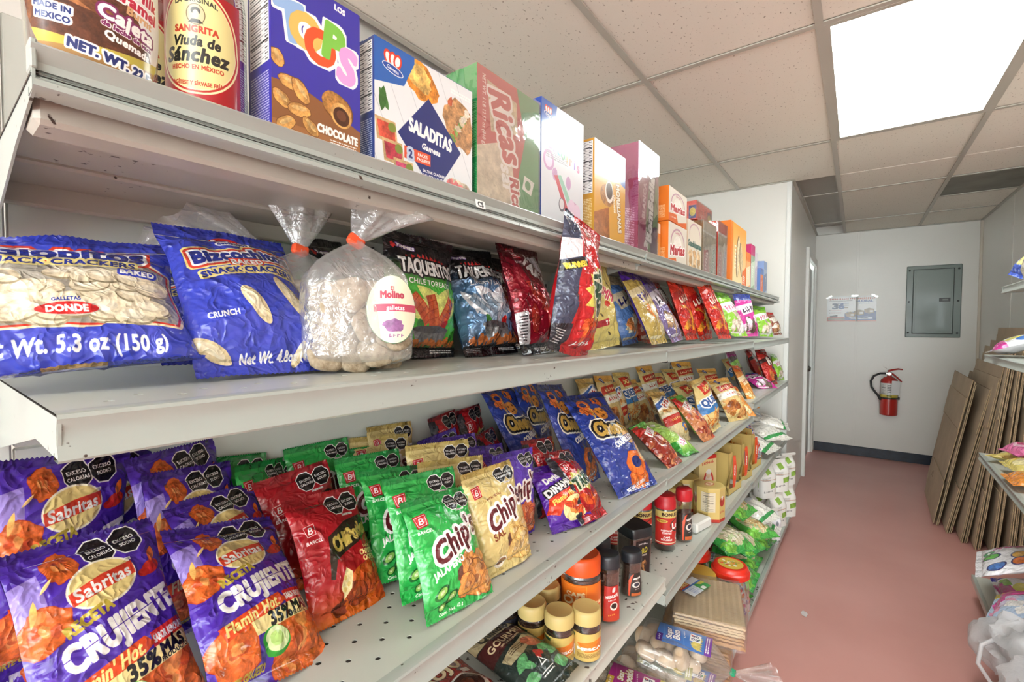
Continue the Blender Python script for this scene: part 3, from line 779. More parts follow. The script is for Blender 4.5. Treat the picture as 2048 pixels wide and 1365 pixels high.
def c_takis():
    c = Cv(200, 310, '#b3161f'); c.rect(0, 0, 1, .1, '#7d0d15'); c.poly([(0, .1), (.22, .1), (.14, 1.5), (0, 1.55)], '#303038')
    warn(c, .58, .2, .13, -4, tail=False); barcel(c, .3, .42, .14)
    c.poly([(.1, .75), (.25, .66), (.3, .55), (.45, .62), (.65, .5), (.75, .62), (1, .55), (.92, .78), (1, .95), (.72, .9), (.6, 1.02), (.4, .9), (.2, 1.0), (.25, .85)], '#d9cf62')
    c.text('TAKIS', .57, .76, .22, '#1d4a2a', .02, .2, -12, fit=.74, outl=[(.03, '#e4e0c2')])
    for x, y, s in ((.35, 1.15, 1), (.6, 1.22, 2), (.78, 1.1, 3)): c.chip(x, y, .18, .08, 40*s, s, ('#d8521e', '#f08a3a', '#8c1d10'))
    return c
def c_dyn():
    c = Cv(260, 360, '#5a2aa0'); c.rect(0, 0, 1, .12, '#3c1a78')
    warn(c, .62, .2, .1, -4, tail=False)
    c.text('Doritos', .4, .34, .13, Wt, .014, .1, -14, fit=.5); c.poly([(.62, .3), (.78, .27), (.68, .44)], '#d98a2a'); c.poly([(.66, .31), (.74, .3), (.69, .39)], '#5a2aa0')
    c.text('DINAMITA', .48, .55, .15, Wt, .014, 0, -16, sx=.8, fit=.82, outl=[(.022, K)])
    c.poly([(.0, 1.02), (.1, .76), (.7, .6), (.95, .7), (.6, .84), (.3, 1.0), (.2, 1.12)], '#d8391c'); c.text("Flamin' Hot", .43, .78, .1, '#f6d560', .008, .25, -16, fit=.6)
    c.ell(.62, 1.02, .34, .22, '#f2dc9a', -10, .2); c.ell(.62, 1.02, .2, .13, '#f08a3a', -10, .3)
    for k, (x, y, r) in enumerate(((.5, 1.0, 30), (.66, 1.1, 75), (.74, .98, -20))): c.chip(x, y, .2, .06, r, k, ('#d5461c', '#f28a3c', '#8c1d10'))
    c.rect(0, 1.25, 1, 1.385, '#4c1f90'); return c
def c_cheetos():
    c = Cv(360, 620, '#253a8e'); c.rect(0, 0, 1, .11, '#16255e')
    c.blob(.2, .34, .2, .1, '#16255e', 20, 1, .3, .1); c.blob(.8, .85, .3, .1, '#1d3076', 20, 2, .3, .1)
    def paw(x, y, s, rot, sd):
        a0 = math.radians(rot)
        for k in range(4):
            a = a0+(k-1.5)*.5+PI/2; c.chip(x+s*1.0*math.cos(a), y+s*1.0*math.sin(a), s*.3, s*.42, math.degrees(a)-90, sd+k, ('#dd6a26', '#f09a4c', '#a8441a'))
        c.chip(x, y-s*.1, s*.9, s*.72, rot, sd+7, ('#dd6a26', '#f09a4c', '#a8441a')); c.ell(x, y-s*.1, s*.48, s*.34, '#1a2b70', rot)
    paw(.28, .26, .14, 10, 1); paw(.62, .2, .1, -60, 5); paw(.62, 1.36, .24, 5, 9)
    c.ell(.5, .46, .13, .12, '#d98b34', 0, .2)
    for x, y in ((.45, .43), (.53, .5), (.48, .52), (.56, .42)): c.ell(x, y, .022, .02, '#6a3312')
    c.text('HORNEADOS', .32, .48, .045, '#e8b84a', .004, 0, -78, fit=.34)
    c.text('Cheetos', .55, .74, .23, '#c9a24a', .02, .1, 6, fit=.78, outl=[(.06, '#f0ead8'), (.035, K)])
    c.ell(.74, .95, .12, .11, '#d9a765', 0, .2); c.ell(.88, 1.2, .12, .16, '#d9b98a', 20, .2)
    c.text('COLMILLOS', .6, .98, .085, Wt, .012, 0, -12, fit=.56, outl=[(.01, '#253a8e')])
    c.text('BOTANA DE MAÍZ', .5, 1.62, .04, Wt, .004, 0, -8); c.lines(.3, .8, 1.65, 1.69, 2, Wt, .5); return c
def c_glob():
    c = Cv(560, 520, '#3a46b4'); A = c.asp
    c.rect(0, 0, 1, .06, '#2b3699')
    # clear window with the crackers behind it
    W_ = [(.03, .32), (.12, .27), (.5, .25), (.88, .27), (.97, .32), (.97, .6), (.94, .67), (.06, .67), (.03, .6)]
    c.poly(W_, '#ecd9b0', 0, .022); c.poly(W_, '#d23a2c', 0, .01); c.poly(W_, '#a09a8e', .15)
    rg = np.random.RandomState(3)
    for k in range(42):
        x, y = .1+.8*rg.rand(), .34+.3*rg.rand(); r = .075+.02*rg.rand(); a = rg.rand()*50-25
        c.ell(x, y+.008, r*1.03, r*.62, '#9a8c70', a); c.ell(x, y, r, r*.58, '#e2d3b4', a, .2); c.ell(x-.01, y-.01, r*.6, r*.3, '#efe4cb', a, .15)
    c.text('Globitos', .53, .165, .125, '#27348f', .012, 0, 0, fit=.82, arc=.1, outl=[(.034, '#d0402e'), (.017, Wt)])
    c.text('SNACK CRACKERS', .5, .265, .05, '#27348f', .004, 0, 0, arc=.12, fit=.66, outl=[(.016, '#e6d488')])
    c.text('BAKED', .83, .34, .035, Wt, .003, fit=.16, outl=[(.012, '#3a46b4')])
    c.ell(.5, .6, .13, .036, '#c8c2b0'); c.ell(.5, .6, .12, .03, '#cf2a2a'); c.text('DONDE', .5, .6, .03, Wt, .004)
    c.text('GALLETAS', .5, .555, .016, '#27348f', .001)
    c.text('Net Wt. 5.3 oz (150 g)', .52, .76, .055, Wt, .004, fit=.7)
    c.rect(.4, .86, .62, A, '#b9bed8'); c.rect(.4, .9, .62, A, '#b0905e', .4); return c
def c_bizco():
    c = Cv(480, 640, '#3a46b4'); A = c.asp
    c.rect(0, 0, 1, .07, '#2b3699')
    c.blob(.5, .12, .14, .05, '#cf2a2a', 0, 1, .05, 0); c.text('DONDE', .5, .12, .045, Wt, .005); c.text('desde 1905', .5, .19, .032, '#27348f', .003, 0, 0, outl=[(.014, Wt)])
    def stick(x, y, l, w, rot):
        c.ell(x+.006, y+.01, l*1.02, w*1.05, '#2b3699', rot); c.ell(x, y, l, w, '#d8c49a', rot, .15); c.ell(x-.01, y-.01, l*.75, w*.55, '#eee0bf', rot, .1)
    stick(.46, .86, .17, .062, 62); stick(.28, .55, .1, .03, -40); stick(.1, 1.15, .16, .05, 30); stick(.95, .5, .1, .03, 60); stick(.72, 1.2, .11, .03, -50); stick(.78, .76, .2, .07, 62); stick(.93, 1.02, .1, .03, 70)
    c.text('Bizcochitos', .53, .33, .115, '#27348f', .012, .05, -7, fit=.84, arc=.08, outl=[(.05, '#e6d488'), (.036, '#d0402e'), (.016, Wt)])
    c.text('BAKED', .52, .43, .055, Wt, .006, .05, -5, outl=[(.014, '#d0402e')])
    c.text('SNACK CRACKERS', .53, .515, .06, '#27348f', .005, .05, -6, arc=.12, fit=.82, outl=[(.018, '#e6d488')])
    c.text('Net Wt. 4.8oz (135g)', .6, 1.2, .05, Wt, .004, .1, -2, fit=.62)
    c.text('CRUNCH', .22, .93, .05, Wt, .003, 0, -3, fit=.2); return c
def c_taq(top, mid, glow_, sub, chips=('#c2502a', '#e0804a', '#7e2414')):
    c = Cv(400, 560, mid); A = c.asp
    c.grad(.3, .62, K, mid); c.rect(0, 0, 1, .3, top); c.grad(1.1, 1.4, mid, K)
    c.text('YUMMIES', .24, .18, .035, Wt, .004, .2, 8, outl=[(.008, '#5b3a7a')]); c.blob(.1, .17, .03, .03, '#c22a2a', 0, 3, .4, 0)
    for k in range(9): c.poly([(.2+.07*k, .3), (.23+.07*k, .215+.012*abs(k-4)), (.29+.07*k, .3)], '#c22a2a')
    c.rect(.18, .29, .88, .31, '#c22a2a')
    c.text('TAQUERITOS', .53, .385, .16, '#eceae6', .01, 0, 1, sx=.55, fit=.82, outl=[(.02, K)])
    c.text(sub, .52, .56, .06, Wt, .002, 0, 2, fit=.62)
    for k in range(10): c.leaf(.5+.3*math.cos(k), .95, .5+.42*math.cos(k*.7), .68+.1*math.sin(k*3), .18, glow_, .3)
    def roll(x, y, l, w, rot, sd):
        a = math.radians(rot); d = np.array([math.cos(a), math.sin(a)]); n = np.array([-d[1], d[0]]); p = np.array([x, y])
        c.poly([p-d*l-n*w, p+d*l-n*w, p+d*l+n*w, p-d*l+n*w], chips[0], .35, .01); c.poly([p-d*l-n*w*.9, p+d*l-n*w*.9, p+d*l-n*w*.2, p-d*l-n*w*.2], chips[1], .3, al=.6)
        for k in range(5): q = p+d*l*(k-2)*.4; c.poly([q-n*w, q+d*.012-n*w, q+d*.03+n*w, q+d*.018+n*w], chips[2], al=.5)
    roll(.34, .86, .18, .06, 50, 1); roll(.72, .88, .18, .06, -58, 2); roll(.52, .94, .24, .065, 78, 3)
    c.ell(.36, 1.06, .1, .045, '#2c7a2c', 60, .2); c.ell(.68, 1.06, .1, .05, '#b8211c', -55, .2)
    c.poly([(.25, 1.08), (.78, 1.08), (.7, 1.24), (.34, 1.24)], '#6c6c6e', .4); c.ell(.515, 1.08, .265, .04, '#4c4c50', 0, .3)
    for k in range(12): c.blob(.1+.075*k, 1.24+.03*math.sin(k*2), .05, .04, '#b0602a', 30*k, k, .4, .3)
    c.rect(0, 1.28, 1, A, K); c.lines(.05, .3, 1.3, 1.36, 3, '#aaaaaa', .4); c.lines(.62, .95, 1.31, 1.36, 2, '#cccccc', .5); return c
def c_runners():
    c = Cv(340, 640, '#bd1f24'); A = c.asp
    c.poly([(0, 0), (.26, 0), (.2, .9), (.26, A), (0, A)], '#3c4258'); c.poly([(.0, .4), (.24, .36), (.22, .6), (0, .7)], '#d8d4d8')
    barcel(c, .52, .17, .12)
    c.poly([(.8, .1), (1, .2), (1, .7), (.86, .55)], '#e08a2a', .2); c.ell(.66, .48, .1, .08, '#6a3a8a', 20, .2)
    c.poly([(0, .72), (.3, .58), (.33, .7), (0, .86)], K); c.text('RUNNERS', .16, .73, .07, '#e4d04a', .008, .1, -22, fit=.28)
    P = []
    for k in range(22):
        a = k/22*2*PI; r = .4 if k % 2 else .28; P.append((.66+r*math.cos(a)*.9, 1.02+r*math.sin(a)))
    c.poly(P, '#d9cf62'); c.text('TAKIS', .66, 1.0, .22, '#1d4a2a', .026, .2, 62, fit=.6, outl=[(.03, '#e8e2c6')])
    for k, (x, y) in enumerate(((.6, 1.42), (.78, 1.5), (.5, 1.56), (.85, 1.36))): c.chip(x, y, .17, .06, 40*k, k, ('#d8521e', '#f08a3a', '#8c1d10'))
    c.scrib(.62, 1.7, .4, .07, Wt, -12, None, 6); c.poly([(0, 1.55), (.26, 1.5), (.3, A), (0, A)], '#2c2c34'); c.lines(.04, .22, 1.6, 1.8, 6, Wt, .4); return c
def c_tre():
    c = Cv(320, 500, '#8c1526'); A = c.asp
    c.grad(0, .5, '#4a0d18', '#8c1526'); barcel(c, .28, .15, .1); c.poly([(.5, .2), (.9, .12), (1, .4), (1, 1.2), (.75, .8), (.6, .4)], '#c9c5c6', .25)
    c.text('TAKIS', .62, .42, .18, Wt, .018, .2, 40, fit=.6, outl=[(.02, '#5c1a24')])
    for k, (x, y) in enumerate(((.35, .75), (.5, .95), (.3, 1.1), (.62, 1.15))): c.chip(x, y, .2, .07, 50+20*k, k, ('#a8322a', '#d0604a', '#5c0f14'))
    c.blob(.75, 1.25, .2, .16, '#cfcac6', 20, 4, .4, .3); c.rect(0, 1.42, 1, A, '#23242c'); c.text('ROLLED CORN', .6, 1.49, .045, Wt, .003); c.poly([(0, 1.0), (.16, 1.0), (.2, 1.42), (0, 1.42)], '#d8d8da'); c.lines(.03, .14, 1.05, 1.4, 9, K, .4); return c
def c_chummy():
    c = Cv(300, 460, '#cdbb6a'); A = c.asp
    c.rect(0, 0, .3, .1, '#e6e2d6'); c.text('Gummy', .36, .3, .07, K, .006, .2, -24, outl=[(.012, Wt)])
    c.text('CHUMMY', .5, .62, .15, '#c23a5a', .012, .15, 22, fit=.86, outl=[(.014, '#efe4c0')])
    for x, y in ((.3, .44), (.7, .5), (.8, .85), (.3, 1.0), (.55, 1.3)): c.blob(x, y, .05, .02, '#5a4a20', 30, int(x*50), .3, 0)
    c.poly([(.1, 1.1), (.5, 1.06), (.5, 1.17), (.1, 1.2)], '#a8202a'); c.text('Y', .43, 1.125, .06, Wt, .006, 0, -4); c.ell(.6, .82, .07, .05, '#c2301c'); return c
def c_mix(bg, top, blob, word, wcol, seed, accent='#f2ead8', asp=1.5, n=7, word2=None):
    """smaller bags further down: band, name, a heap of snack"""
    c = Cv(160, int(160*asp), bg); A = c.asp; rg = np.random.RandomState(seed)
    c.rect(0, 0, 1, A*.16, top); c.poly([(0, A*.3), (1, A*.2), (1, A*.28), (0, A*.4)], accent)
    for k in range(n): c.blob(.2+.65*rg.rand(), A*(.56+.3*rg.rand()), .16+.1*rg.rand(), .09+.05*rg.rand(), blob if k % 3 else accent, rg.rand()*180, seed+k, .3, .5)
    c.scrib(.5, A*.38, .74, .2, wcol, -12, accent, 5, seed) if len(word) > 1 else c.text(word, .4, A*.36, .3, wcol, .03, .1, -12, outl=[(.03, accent)])
    c.rect(.05, A*.9, .6, A*.93, accent); return c
def c_que():
    c = Cv(200, 330, '#d8c281'); A = c.asp
    c.rect(0, 0, 1, .12, '#c9ab5c'); c.poly([(.2, .2), (.85, .14), (.9, .42), (.26, .5)], '#c7331f', 0); c.text('DON', .55, .32, .13, '#f2d67a', .012, 0, -6, fit=.54)
    c.poly([(0, .7), (1, .55), (1, .95), (0, 1.05)], '#3a7ab8', .1); c.text('QUESO', .52, .68, .19, '#26508e', .02, 0, -6, fit=.86, outl=[(.035, Wt)])
    rg = np.random.RandomState(2)
    for k in range(40):
        a = rg.rand()*PI; x, y = .1+.8*rg.rand(), 1.0+.55*rg.rand(); l = .13
        c.poly([(x-l*math.cos(a), y-l*math.sin(a)), (x+l*math.cos(a), y+l*math.sin(a)), (x+l*math.cos(a)+.03, y+l*math.sin(a)+.03), (x-l*math.cos(a)+.03, y-l*math.sin(a)+.03)], ('#c9702a', '#e09a48', '#a85218')[k % 3], .2)
    return c
def c_chic():
    c = Cv(200, 330, '#d2b878'); A = c.asp
    c.rect(0, 0, 1, .2, '#d8a24a'); c.ell(.32, .16, .1, .09, '#2a3a7c'); c.text('V', .32, .16, .1, Wt, .012)
    c.poly([(.1, .36), (1, .26), (1, .46), (.1, .58)], '#b8301e'); c.scrib(.55, .42, .7, .11, '#f4e0a0', -8, None, 7, 3)
    c.poly([(0, .62), (1, .56), (1, .78), (0, .86)], '#f0ead8'); c.scrib(.5, .7, .5, .1, '#b8301e', -5, None, 4, 5)
    rg = np.random.RandomState(9)
    for k in range(16): c.blob(.1+.8*rg.rand(), .95+.55*rg.rand(), .17, .1, ('#b87436', '#d29a58', '#8e4c20')[k % 3], rg.rand()*180, k, .35, .4)
    return c
def c_cac():
    c = Cv(200, 350, '#e0cfa0'); A = c.asp
    c.poly([(0, 0), (1, 0), (1, .2), (0, .3)], '#c9a860'); c.poly([(0, .42), (.55, .2), (1, .2), (1, .34), (.5, .5), (0, .7)], Wt); c.poly([(0, .46), (.55, .24), (1, .24), (1, .3), (.5, .44), (0, .64)], '#3a62a8')
    c.scrib(.45, .46, .6, .17, '#b8301e', -28, Wt, 4, 6)
    for k in range(7): c.ell(.16+.12*k, .74+.05*math.sin(k*2), .08, .07, ('#c98a4a', '#e0b070')[k % 2], 0, .3)
    c.poly([(0, .86), (1, .8), (1, 1.1), (0, 1.1)], '#e8dcc0'); c.poly([(0, .95), (.8, .88), (.6, 1.2), (0, 1.25)], '#bf2f22'); c.scrib(.36, 1.07, .4, .09, '#f0d070', -6, None, 5, 7)
    c.ell(.72, 1.34, .22, .2, '#e6c078', 0, .2); c.ell(.72, 1.34, .15, .13, '#3a62a8'); c.ell(.72, 1.34, .08, .07, '#f0a040'); c.rect(0, 1.55, 1, A, '#e0cfa0'); return c
def c_pea(red='#8e2a1c'):
    c = Cv(200, 350, red); A = c.asp
    c.grad(0, .3, '#4f9c3a', '#8cc25a'); c.poly([(0, .1), (.45, .06), (.4, .4), (0, .45)], '#c22a22'); c.scrib(.55, .46, .66, .2, '#c2263a', -20, Wt, 4, 8); c.scrib(.62, .62, .4, .07, '#e8c43a', -16, None, 5, 9)
    rg = np.random.RandomState(4)
    for k in range(60): x, y = rg.rand(), .74+rg.rand()*(A-.8); c.ell(x, y, .085, .06, ('#b0563a', '#8a3626', '#cf8a5c', '#a8442e')[k % 4], rg.rand()*180, .3)
    return c
def c_snow():
    c = Cv(200, 360, '#a5cf62'); A = c.asp
    c.grad(0, .5, '#c3dc8c', '#a5cf62'); c.ell(.35, .3, .16, .09, '#e8f0d8', -20); c.scrib(.5, .72, .5, .09, '#e9f2d2', 70, None, 6, 2)
    c.scrib(.55, 1.3, .6, .2, '#c23a6a', -40, Wt, 4, 4); c.grad(1.5, A, '#a5cf62', '#3a9a3a'); c.poly([(0, 1.2), (.2, 1.3), (.1, A), (0, A)], '#3a9a3a'); return c
def c_veg(word, wc, seed, body=('#d8cfae', '#c8bc96', '#e8e0c8'), bg='#3fa64a'):
    """green edged clear bags of pasta and chickpeas"""
    c = Cv(220, 330, bg); A = c.asp; rg = np.random.RandomState(seed)
    c.ell(.5, .85, .42, .5, '#b9c795', 0, .2)
    for k in range(110): a = rg.rand()*2*PI; q = math.sqrt(rg.rand()); c.ell(.5+.38*q*math.cos(a), .85+.46*q*math.sin(a), .06, .042, body[k % 3], rg.rand()*180, .25)
    c.poly([(0, .05), (1, 0), (1, .2), (0, .32)], wc); c.scrib(.5, .15, .74, .15, Wt, -8, None, 6, seed)
    c.poly([(.25, .4), (.95, .32), (.95, .42), (.25, .5)], '#dfe4f0'); c.scrib(.6, .41, .5, .06, '#2a3a8c', -6, None, 7, seed)
    c.blob(.2, 1.3, .2, .12, '#7cc24a', 20, 2, .4, .4); c.blob(.8, 1.36, .2, .1, '#56b04a', 10, 3, .4, .4); c.ell(.85, .3, .1, .08, '#d8402a'); return c
def c_rice(seed):
    c = Cv(220, 330, '#e9e6dd'); A = c.asp; rg = np.random.RandomState(seed)
    for k in range(160): c.ell(rg.rand(), rg.rand()*A, .03, .012, ('#d6d0c2', '#f4f2ec', '#c4bcaa')[k % 3], rg.rand()*180)
    c.poly([(0, .0), (1, .0), (1, .1), (0, .16)], '#3f9a52'); c.poly([(0, 1.3), (1, 1.2), (1, 1.28), (0, 1.4)], '#3f9a52'); c.poly([(.2, .5), (.8, .45), (.8, .6), (.2, .66)], '#d6dde6'); return c
def c_candy(kind):
    c = Cv(300, 300, '#f0eef2'); A = c.asp; rg = np.random.RandomState(len(kind))
    if kind == 'rueda':
        c.rect(0, 0, .6, .12, '#c43a6a'); c.poly([(0, 0), (.3, 0), (.22, .2), (0, .24)], '#d84a3a'); c.poly([(.42, 0), (.66, 0), (.6, .16), (.44, .14)], '#7a3aa8')
        for k in range(4): c.text('Rueda', .25+.02*k, .5, .14, '#cf4a9a', .014, .2, -78, fit=.5) if k == 0 else None
        for k, (x, y, q) in enumerate(((.7, .25, '#c22a5a'), (.62, .5, '#e0a83a'), (.8, .5, '#e0742a'), (.86, .75, '#4a7ac2'), (.55, .8, '#62b04a'))):
            c.ell(x, y, .12, .08, '#2a2a6a', 20*k); c.ell(x, y, .1, .065, q, 20*k, .2)
        c.ell(.38, .82, .1, .07, '#4aa86a', 10); c.ell(.38, .82, .05, .02, Wt)
    elif kind == 'fiesta':
        c.poly([(0, .1), (1, 0), (1, 1), (0, 1)], '#b8cde8'); c.poly([(0, .2), (.25, .12), (.4, .7), (.7, .9), (.4, 1), (0, .8)], '#e04aa0', .2); c.ell(.86, .25, .16, .14, '#c42a8a', 0, .2); c.ell(.72, .2, .1, .1, '#5a3aa8')
        c.poly([(0, .2), (.1, .12), (.16, 1), (0, 1)], '#c9b84a'); c.scrib(.5, .42, .4, .12, '#3a3a9a', 30, Wt, 5, 3)
        for k in range(8): c.blob(.4+.5*rg.rand(), .4+.5*rg.rand(), .09, .08, ('#f4f2f0', '#e8a0c0', '#d8d0e8')[k % 3], 0, k, .2, .1)
    elif kind == 'gold':
        c.rect(0, 0, 1, 1, '#d9c56a'); c.poly([(0, .3), (.3, .2), (.3, .8), (0, .9)], '#e2b04a', .2); c.scrib(.6, .4, .5, .13, '#a8702a', -10, None, 5, 3); c.ell(.6, .75, .2, .12, '#efe2a8')
    elif kind == 'pink':
        c.rect(0, 0, 1, 1, '#e673a8'); c.ell(.5, .5, .38, .3, '#f4b8cf', 0, .2); c.ell(.5, .5, .3, .22, '#e04a86', 0, .2); c.scrib(.5, .5, .34, .1, Wt, -10, None, 4, 2); c.poly([(0, 0), (1, 0), (1, .12), (0, .2)], '#cf2a8a')
    elif kind == 'orange':
        c.rect(0, 0, 1, 1, '#df8a2e', .2); c.ell(.6, .5, .28, .24, Wt); c.ell(.6, .5, .2, .17, '#4a4a52'); c.ell(.6, .47, .12, .1, '#c8c8cc')
    elif kind == 'mallow':
        c.poly([(0, 0), (.2, 0), (.16, 1), (0, 1)], '#3a3a98'); c.scrib(.55, .3, .5, .14, '#6a3aa8', -6, None, 5, 5); c.ell(.6, .62, .16, .14, '#e0d25a', 0, .1); c.ell(.82, .5, .1, .1, '#4a7ac2'); c.poly([(.3, .8), (1, .7), (1, .9), (.3, 1)], '#c23a8a'); c.poly([(.2, .78), (.5, .74), (.5, .84), (.2, .9)], '#8ac24a')
    elif kind == 'blue':
        c.rect(0, 0, 1, 1, '#4a62c2')
        for k in range(6):
            for j in range(6): c.ell(.1+k*.18, .1+j*.18, .04, .04, '#8ea2e6')
        c.blob(.4, .45, .24, .2, '#d8cf8a', 0, 2, .3, .3)
    elif kind == 'cream':
        c.rect(0, 0, 1, 1, '#ddd3bf', .2); c.poly([(0, 0), (1, 0), (1, .16), (0, .2)], '#d87a6a'); c.scrib(.5, .45, .5, .16, '#b86a4a', -4, None, 3, 5)
    return c

KIND = [
 ('sab', c_sab(), .15, .215, .05, '#4a2aa2', dict(seed=3, n=3)),
 ('chipotle', c_chipotle(), .13, .185, .045, '#a5131f', dict(seed=8)),
 ('jal', c_chips('#2ba84a', '#14843a', 'JALAPEÑO', 'jal'), .13, .18, .045, '#2ba84a', dict(seed=11, n=3)),
 ('sal', c_chips('#cdb878', '#a8914e', 'SAL', 'sal'), .13, .18, .045, '#cdb878', dict(seed=21, n=2)),
 ('fue', c_chips('#5a38b0', '#452a94', '', 'fue'), .13, .18, .045, '#5a38b0', dict(seed=31, n=2)),
 ('tak', c_takis(), .11, .17, .045, '#b3161f', dict(seed=41, rough=.16, metal=.35)),
 ('dyn', c_dyn(), .12, .165, .045, '#5a2aa0', dict(seed=51, n=1)),
 ('che', c_cheetos(), .17, .295, .06, '#253a8e', dict(seed=61, rough=.2)),
 ('glo', c_glob(), .235, .22, .052, '#3a46b4', dict(seed=71, n=1, fold=.8, nu=36, nv=36, seal=.024, rough=.16)),
 ('biz', c_bizco(), .185, .25, .06, '#3a46b4', dict(seed=81, n=2, nu=32, nv=40, seal=.022, rough=.18)),
 ('taq', c_taq('#15151a', '#44b233', '#d8e07a', 'CHILE TOREADO'), .185, .25, .055, '#44b233', dict(seed=91, n=2, nu=32, nv=40)),
 ('tbl', c_taq('#15151a', '#54789c', '#dfe6ee', 'LIMON Y SAL', ('#8aa0b4', '#d4dde4', '#3c5468')), .17, .25, .08, '#54789c', dict(seed=95, n=1, crease=1.8, rough=.14, metal=.4)),
 ('tdr', c_taq('#15151a', '#7c1518', '#e0702a', 'DRAGON FUEGO'), .17, .25, .06, '#7c1518', dict(seed=101, n=2, crease=1.3, rough=.18, metal=.2)),
 ('tre', c_tre(), .165, .25, .07, '#8c1526', dict(seed=111, n=1, crease=1.7, rough=.13, metal=.4)),
 ('run', c_runners(), .165, .31, .075, '#bd1f24', dict(seed=121, n=1, crease=1.6, rough=.15, metal=.2)),
 ('chu', c_chummy(), .165, .255, .05, '#cdbb6a', dict(seed=131, n=1, crease=1.5, rough=.14)),
 ('clr', c_mix('#c4533c', '#b02a3c', '#dd9a4c', 'Chili', '#b3202a', 1, '#e8c9b0'), .17, .26, .085, '#c4533c', dict(seed=141, n=1, crease=1.8, rough=.1)),
 ('pyg', c_mix('#b39a4e', '#4a2390', '#c87a3c', 'Donitas', '#3c1c80', 2, '#d9cba0'), .16, .26, .07, '#4a2390', dict(seed=145, n=1, crease=1.6, rough=.12)),
 ('pur', c_mix('#7a6c9a', '#3a1c80', '#a88a6a', 'Xtra', '#2a2a34', 3, '#d6d2dc'), .16, .26, .07, '#3a1c80', dict(seed=151, n=2, crease=1.6, rough=.12, metal=.3)),
 ('red', c_mix('#c1281f', '#8c1414', '#d87a3a', 'R', '#f0e6d8', 4, '#3a1414'), .16, .27, .07, '#8c1a18', dict(seed=155, n=2, crease=1.5, rough=.14, metal=.15)),
 ('rdy', c_mix('#c9301f', '#d8401f', '#e0902c', 'Chips', '#f4ead0', 5, '#a81c18', 1.7), .15, .26, .065, '#5a1a18', dict(seed=161, n=2, crease=1.5, rough=.14, metal=.15)),
 ('grn', c_mix('#8cc23c', '#6aaa2c', '#d6c2b0', 'Ranch', '#c23a6a', 6, '#f2f0ea'), .16, .2, .07, '#8cc23c', dict(seed=165, n=2, crease=1.4, rough=.16)),
 ('pnk', c_mix('#c83a94', '#2a3f8c', '#6a5a4c', 'Tico', '#2a2034', 7, '#efd6e4'), .15, .2, .07, '#2a3f8c', dict(seed=171, n=1, crease=1.4, rough=.14)),
 ('brn', c_mix('#8a4a3a', '#a82a24', '#b88a5c', 'Nuez', '#f0ead8', 8, '#d9cfc4'), .13, .15, .06, '#6a2a24', dict(seed=175, n=1, crease=1.4, rough=.18)),
 ('drk', c_mix('#55544f', '#8a2a6a', '#77746c', 'xx', '#c9c6c0', 14, '#8cc25a'), .15, .26, .06, '#3a3a38', dict(seed=149, n=1, crease=1.6, rough=.12)),
 ('cbl', c_mix('#5f86c4', '#d8c49a', '#e08a4c', 'xx', '#2a2a6a', 12, '#d9cba8'), .16, .25, .06, '#4a6ab0', dict(seed=146, n=1, crease=1.6, rough=.12)),
 ('que', c_que(), .14, .22, .06, '#d8c281', dict(seed=181, n=2, crease=1.4, rough=.18, nu=20, nv=26)),
 ('chic', c_chic(), .14, .22, .06, '#c9a860', dict(seed=185, n=2, crease=1.5, rough=.18, nu=20, nv=26)),
 ('cac', c_cac(), .12, .23, .06, '#d8c288', dict(seed=191, n=2, crease=1.2, rough=.18, nu=20, nv=26)),
 ('pea', c_pea(), .1, .2, .05, '#6a2a1c', dict(seed=195, n=1, crease=1.2, rough=.12, nu=20, nv=26)),
 ('pe2', c_pea('#c07a4c'), .1, .22, .05, '#6a8a3c', dict(seed=196, n=1, crease=1.2, rough=.12, nu=20, nv=26)),
 ('sno', c_snow(), .1, .22, .045, '#7cb84c', dict(seed=201, n=1, crease=1.0, rough=.2, nu=20, nv=26)),
 ('ora', c_mix('#d98a3a', '#d8641f', '#e8b46a', 'Papas', '#b8301e', 9, '#efd9a8', 1.9), .11, .24, .05, '#c9863a', dict(seed=205, n=1, crease=1.2, rough=.16, nu=20, nv=26)),
 ('vgA', c_veg('AVENA', '#8c2a20', 1), .2, .28, .08, '#3fa64a', dict(seed=211, n=2, crease=1.0, rough=.15)),
 ('vgB', c_veg('SOPA', '#a8382a', 2, ('#d8b87c', '#c89a5c', '#ead6a8'), '#56b04a'), .2, .27, .08, '#56b04a', dict(seed=215, n=2, crease=1.0, rough=.15)),
 ('rice', c_rice(1), .19, .26, .07, '#d8d4c8', dict(seed=221, n=2, crease=1.2, rough=.14)),
 ('kRu', c_candy('rueda'), .26, .26, .06, '#e6e4ea', dict(seed=231, n=1, rough=.14)),
 ('kFi', c_candy('fiesta'), .26, .26, .06, '#c9b84a', dict(seed=232, n=1, rough=.12)),
 ('kGo', c_candy('gold'), .2, .2, .05, '#d9c56a', dict(seed=233, n=1, rough=.14)),
 ('kPi', c_candy('pink'), .16, .16, .07, '#e673a8', dict(seed=234, n=1, rough=.14)),
 ('kOr', c_candy('orange'), .2, .2, .05, '#df8a2e', dict(seed=235, n=1, rough=.14)),
 ('kMa', c_candy('mallow'), .26, .26, .07, '#e6e4ea', dict(seed=236, n=1, rough=.14)),
 ('kBl', c_candy('blue'), .15, .15, .06, '#4a62c2', dict(seed=237, n=1, rough=.14)),
 ('kCr', c_candy('cream'), .18, .16, .06, '#ddd3bf', dict(seed=238, n=1, rough=.14)),
]
for _k, _c, _w, _h, _t, _b, _kw in KIND: bag_kind(_k, _c, _w, _h, _t, _b, **_kw)
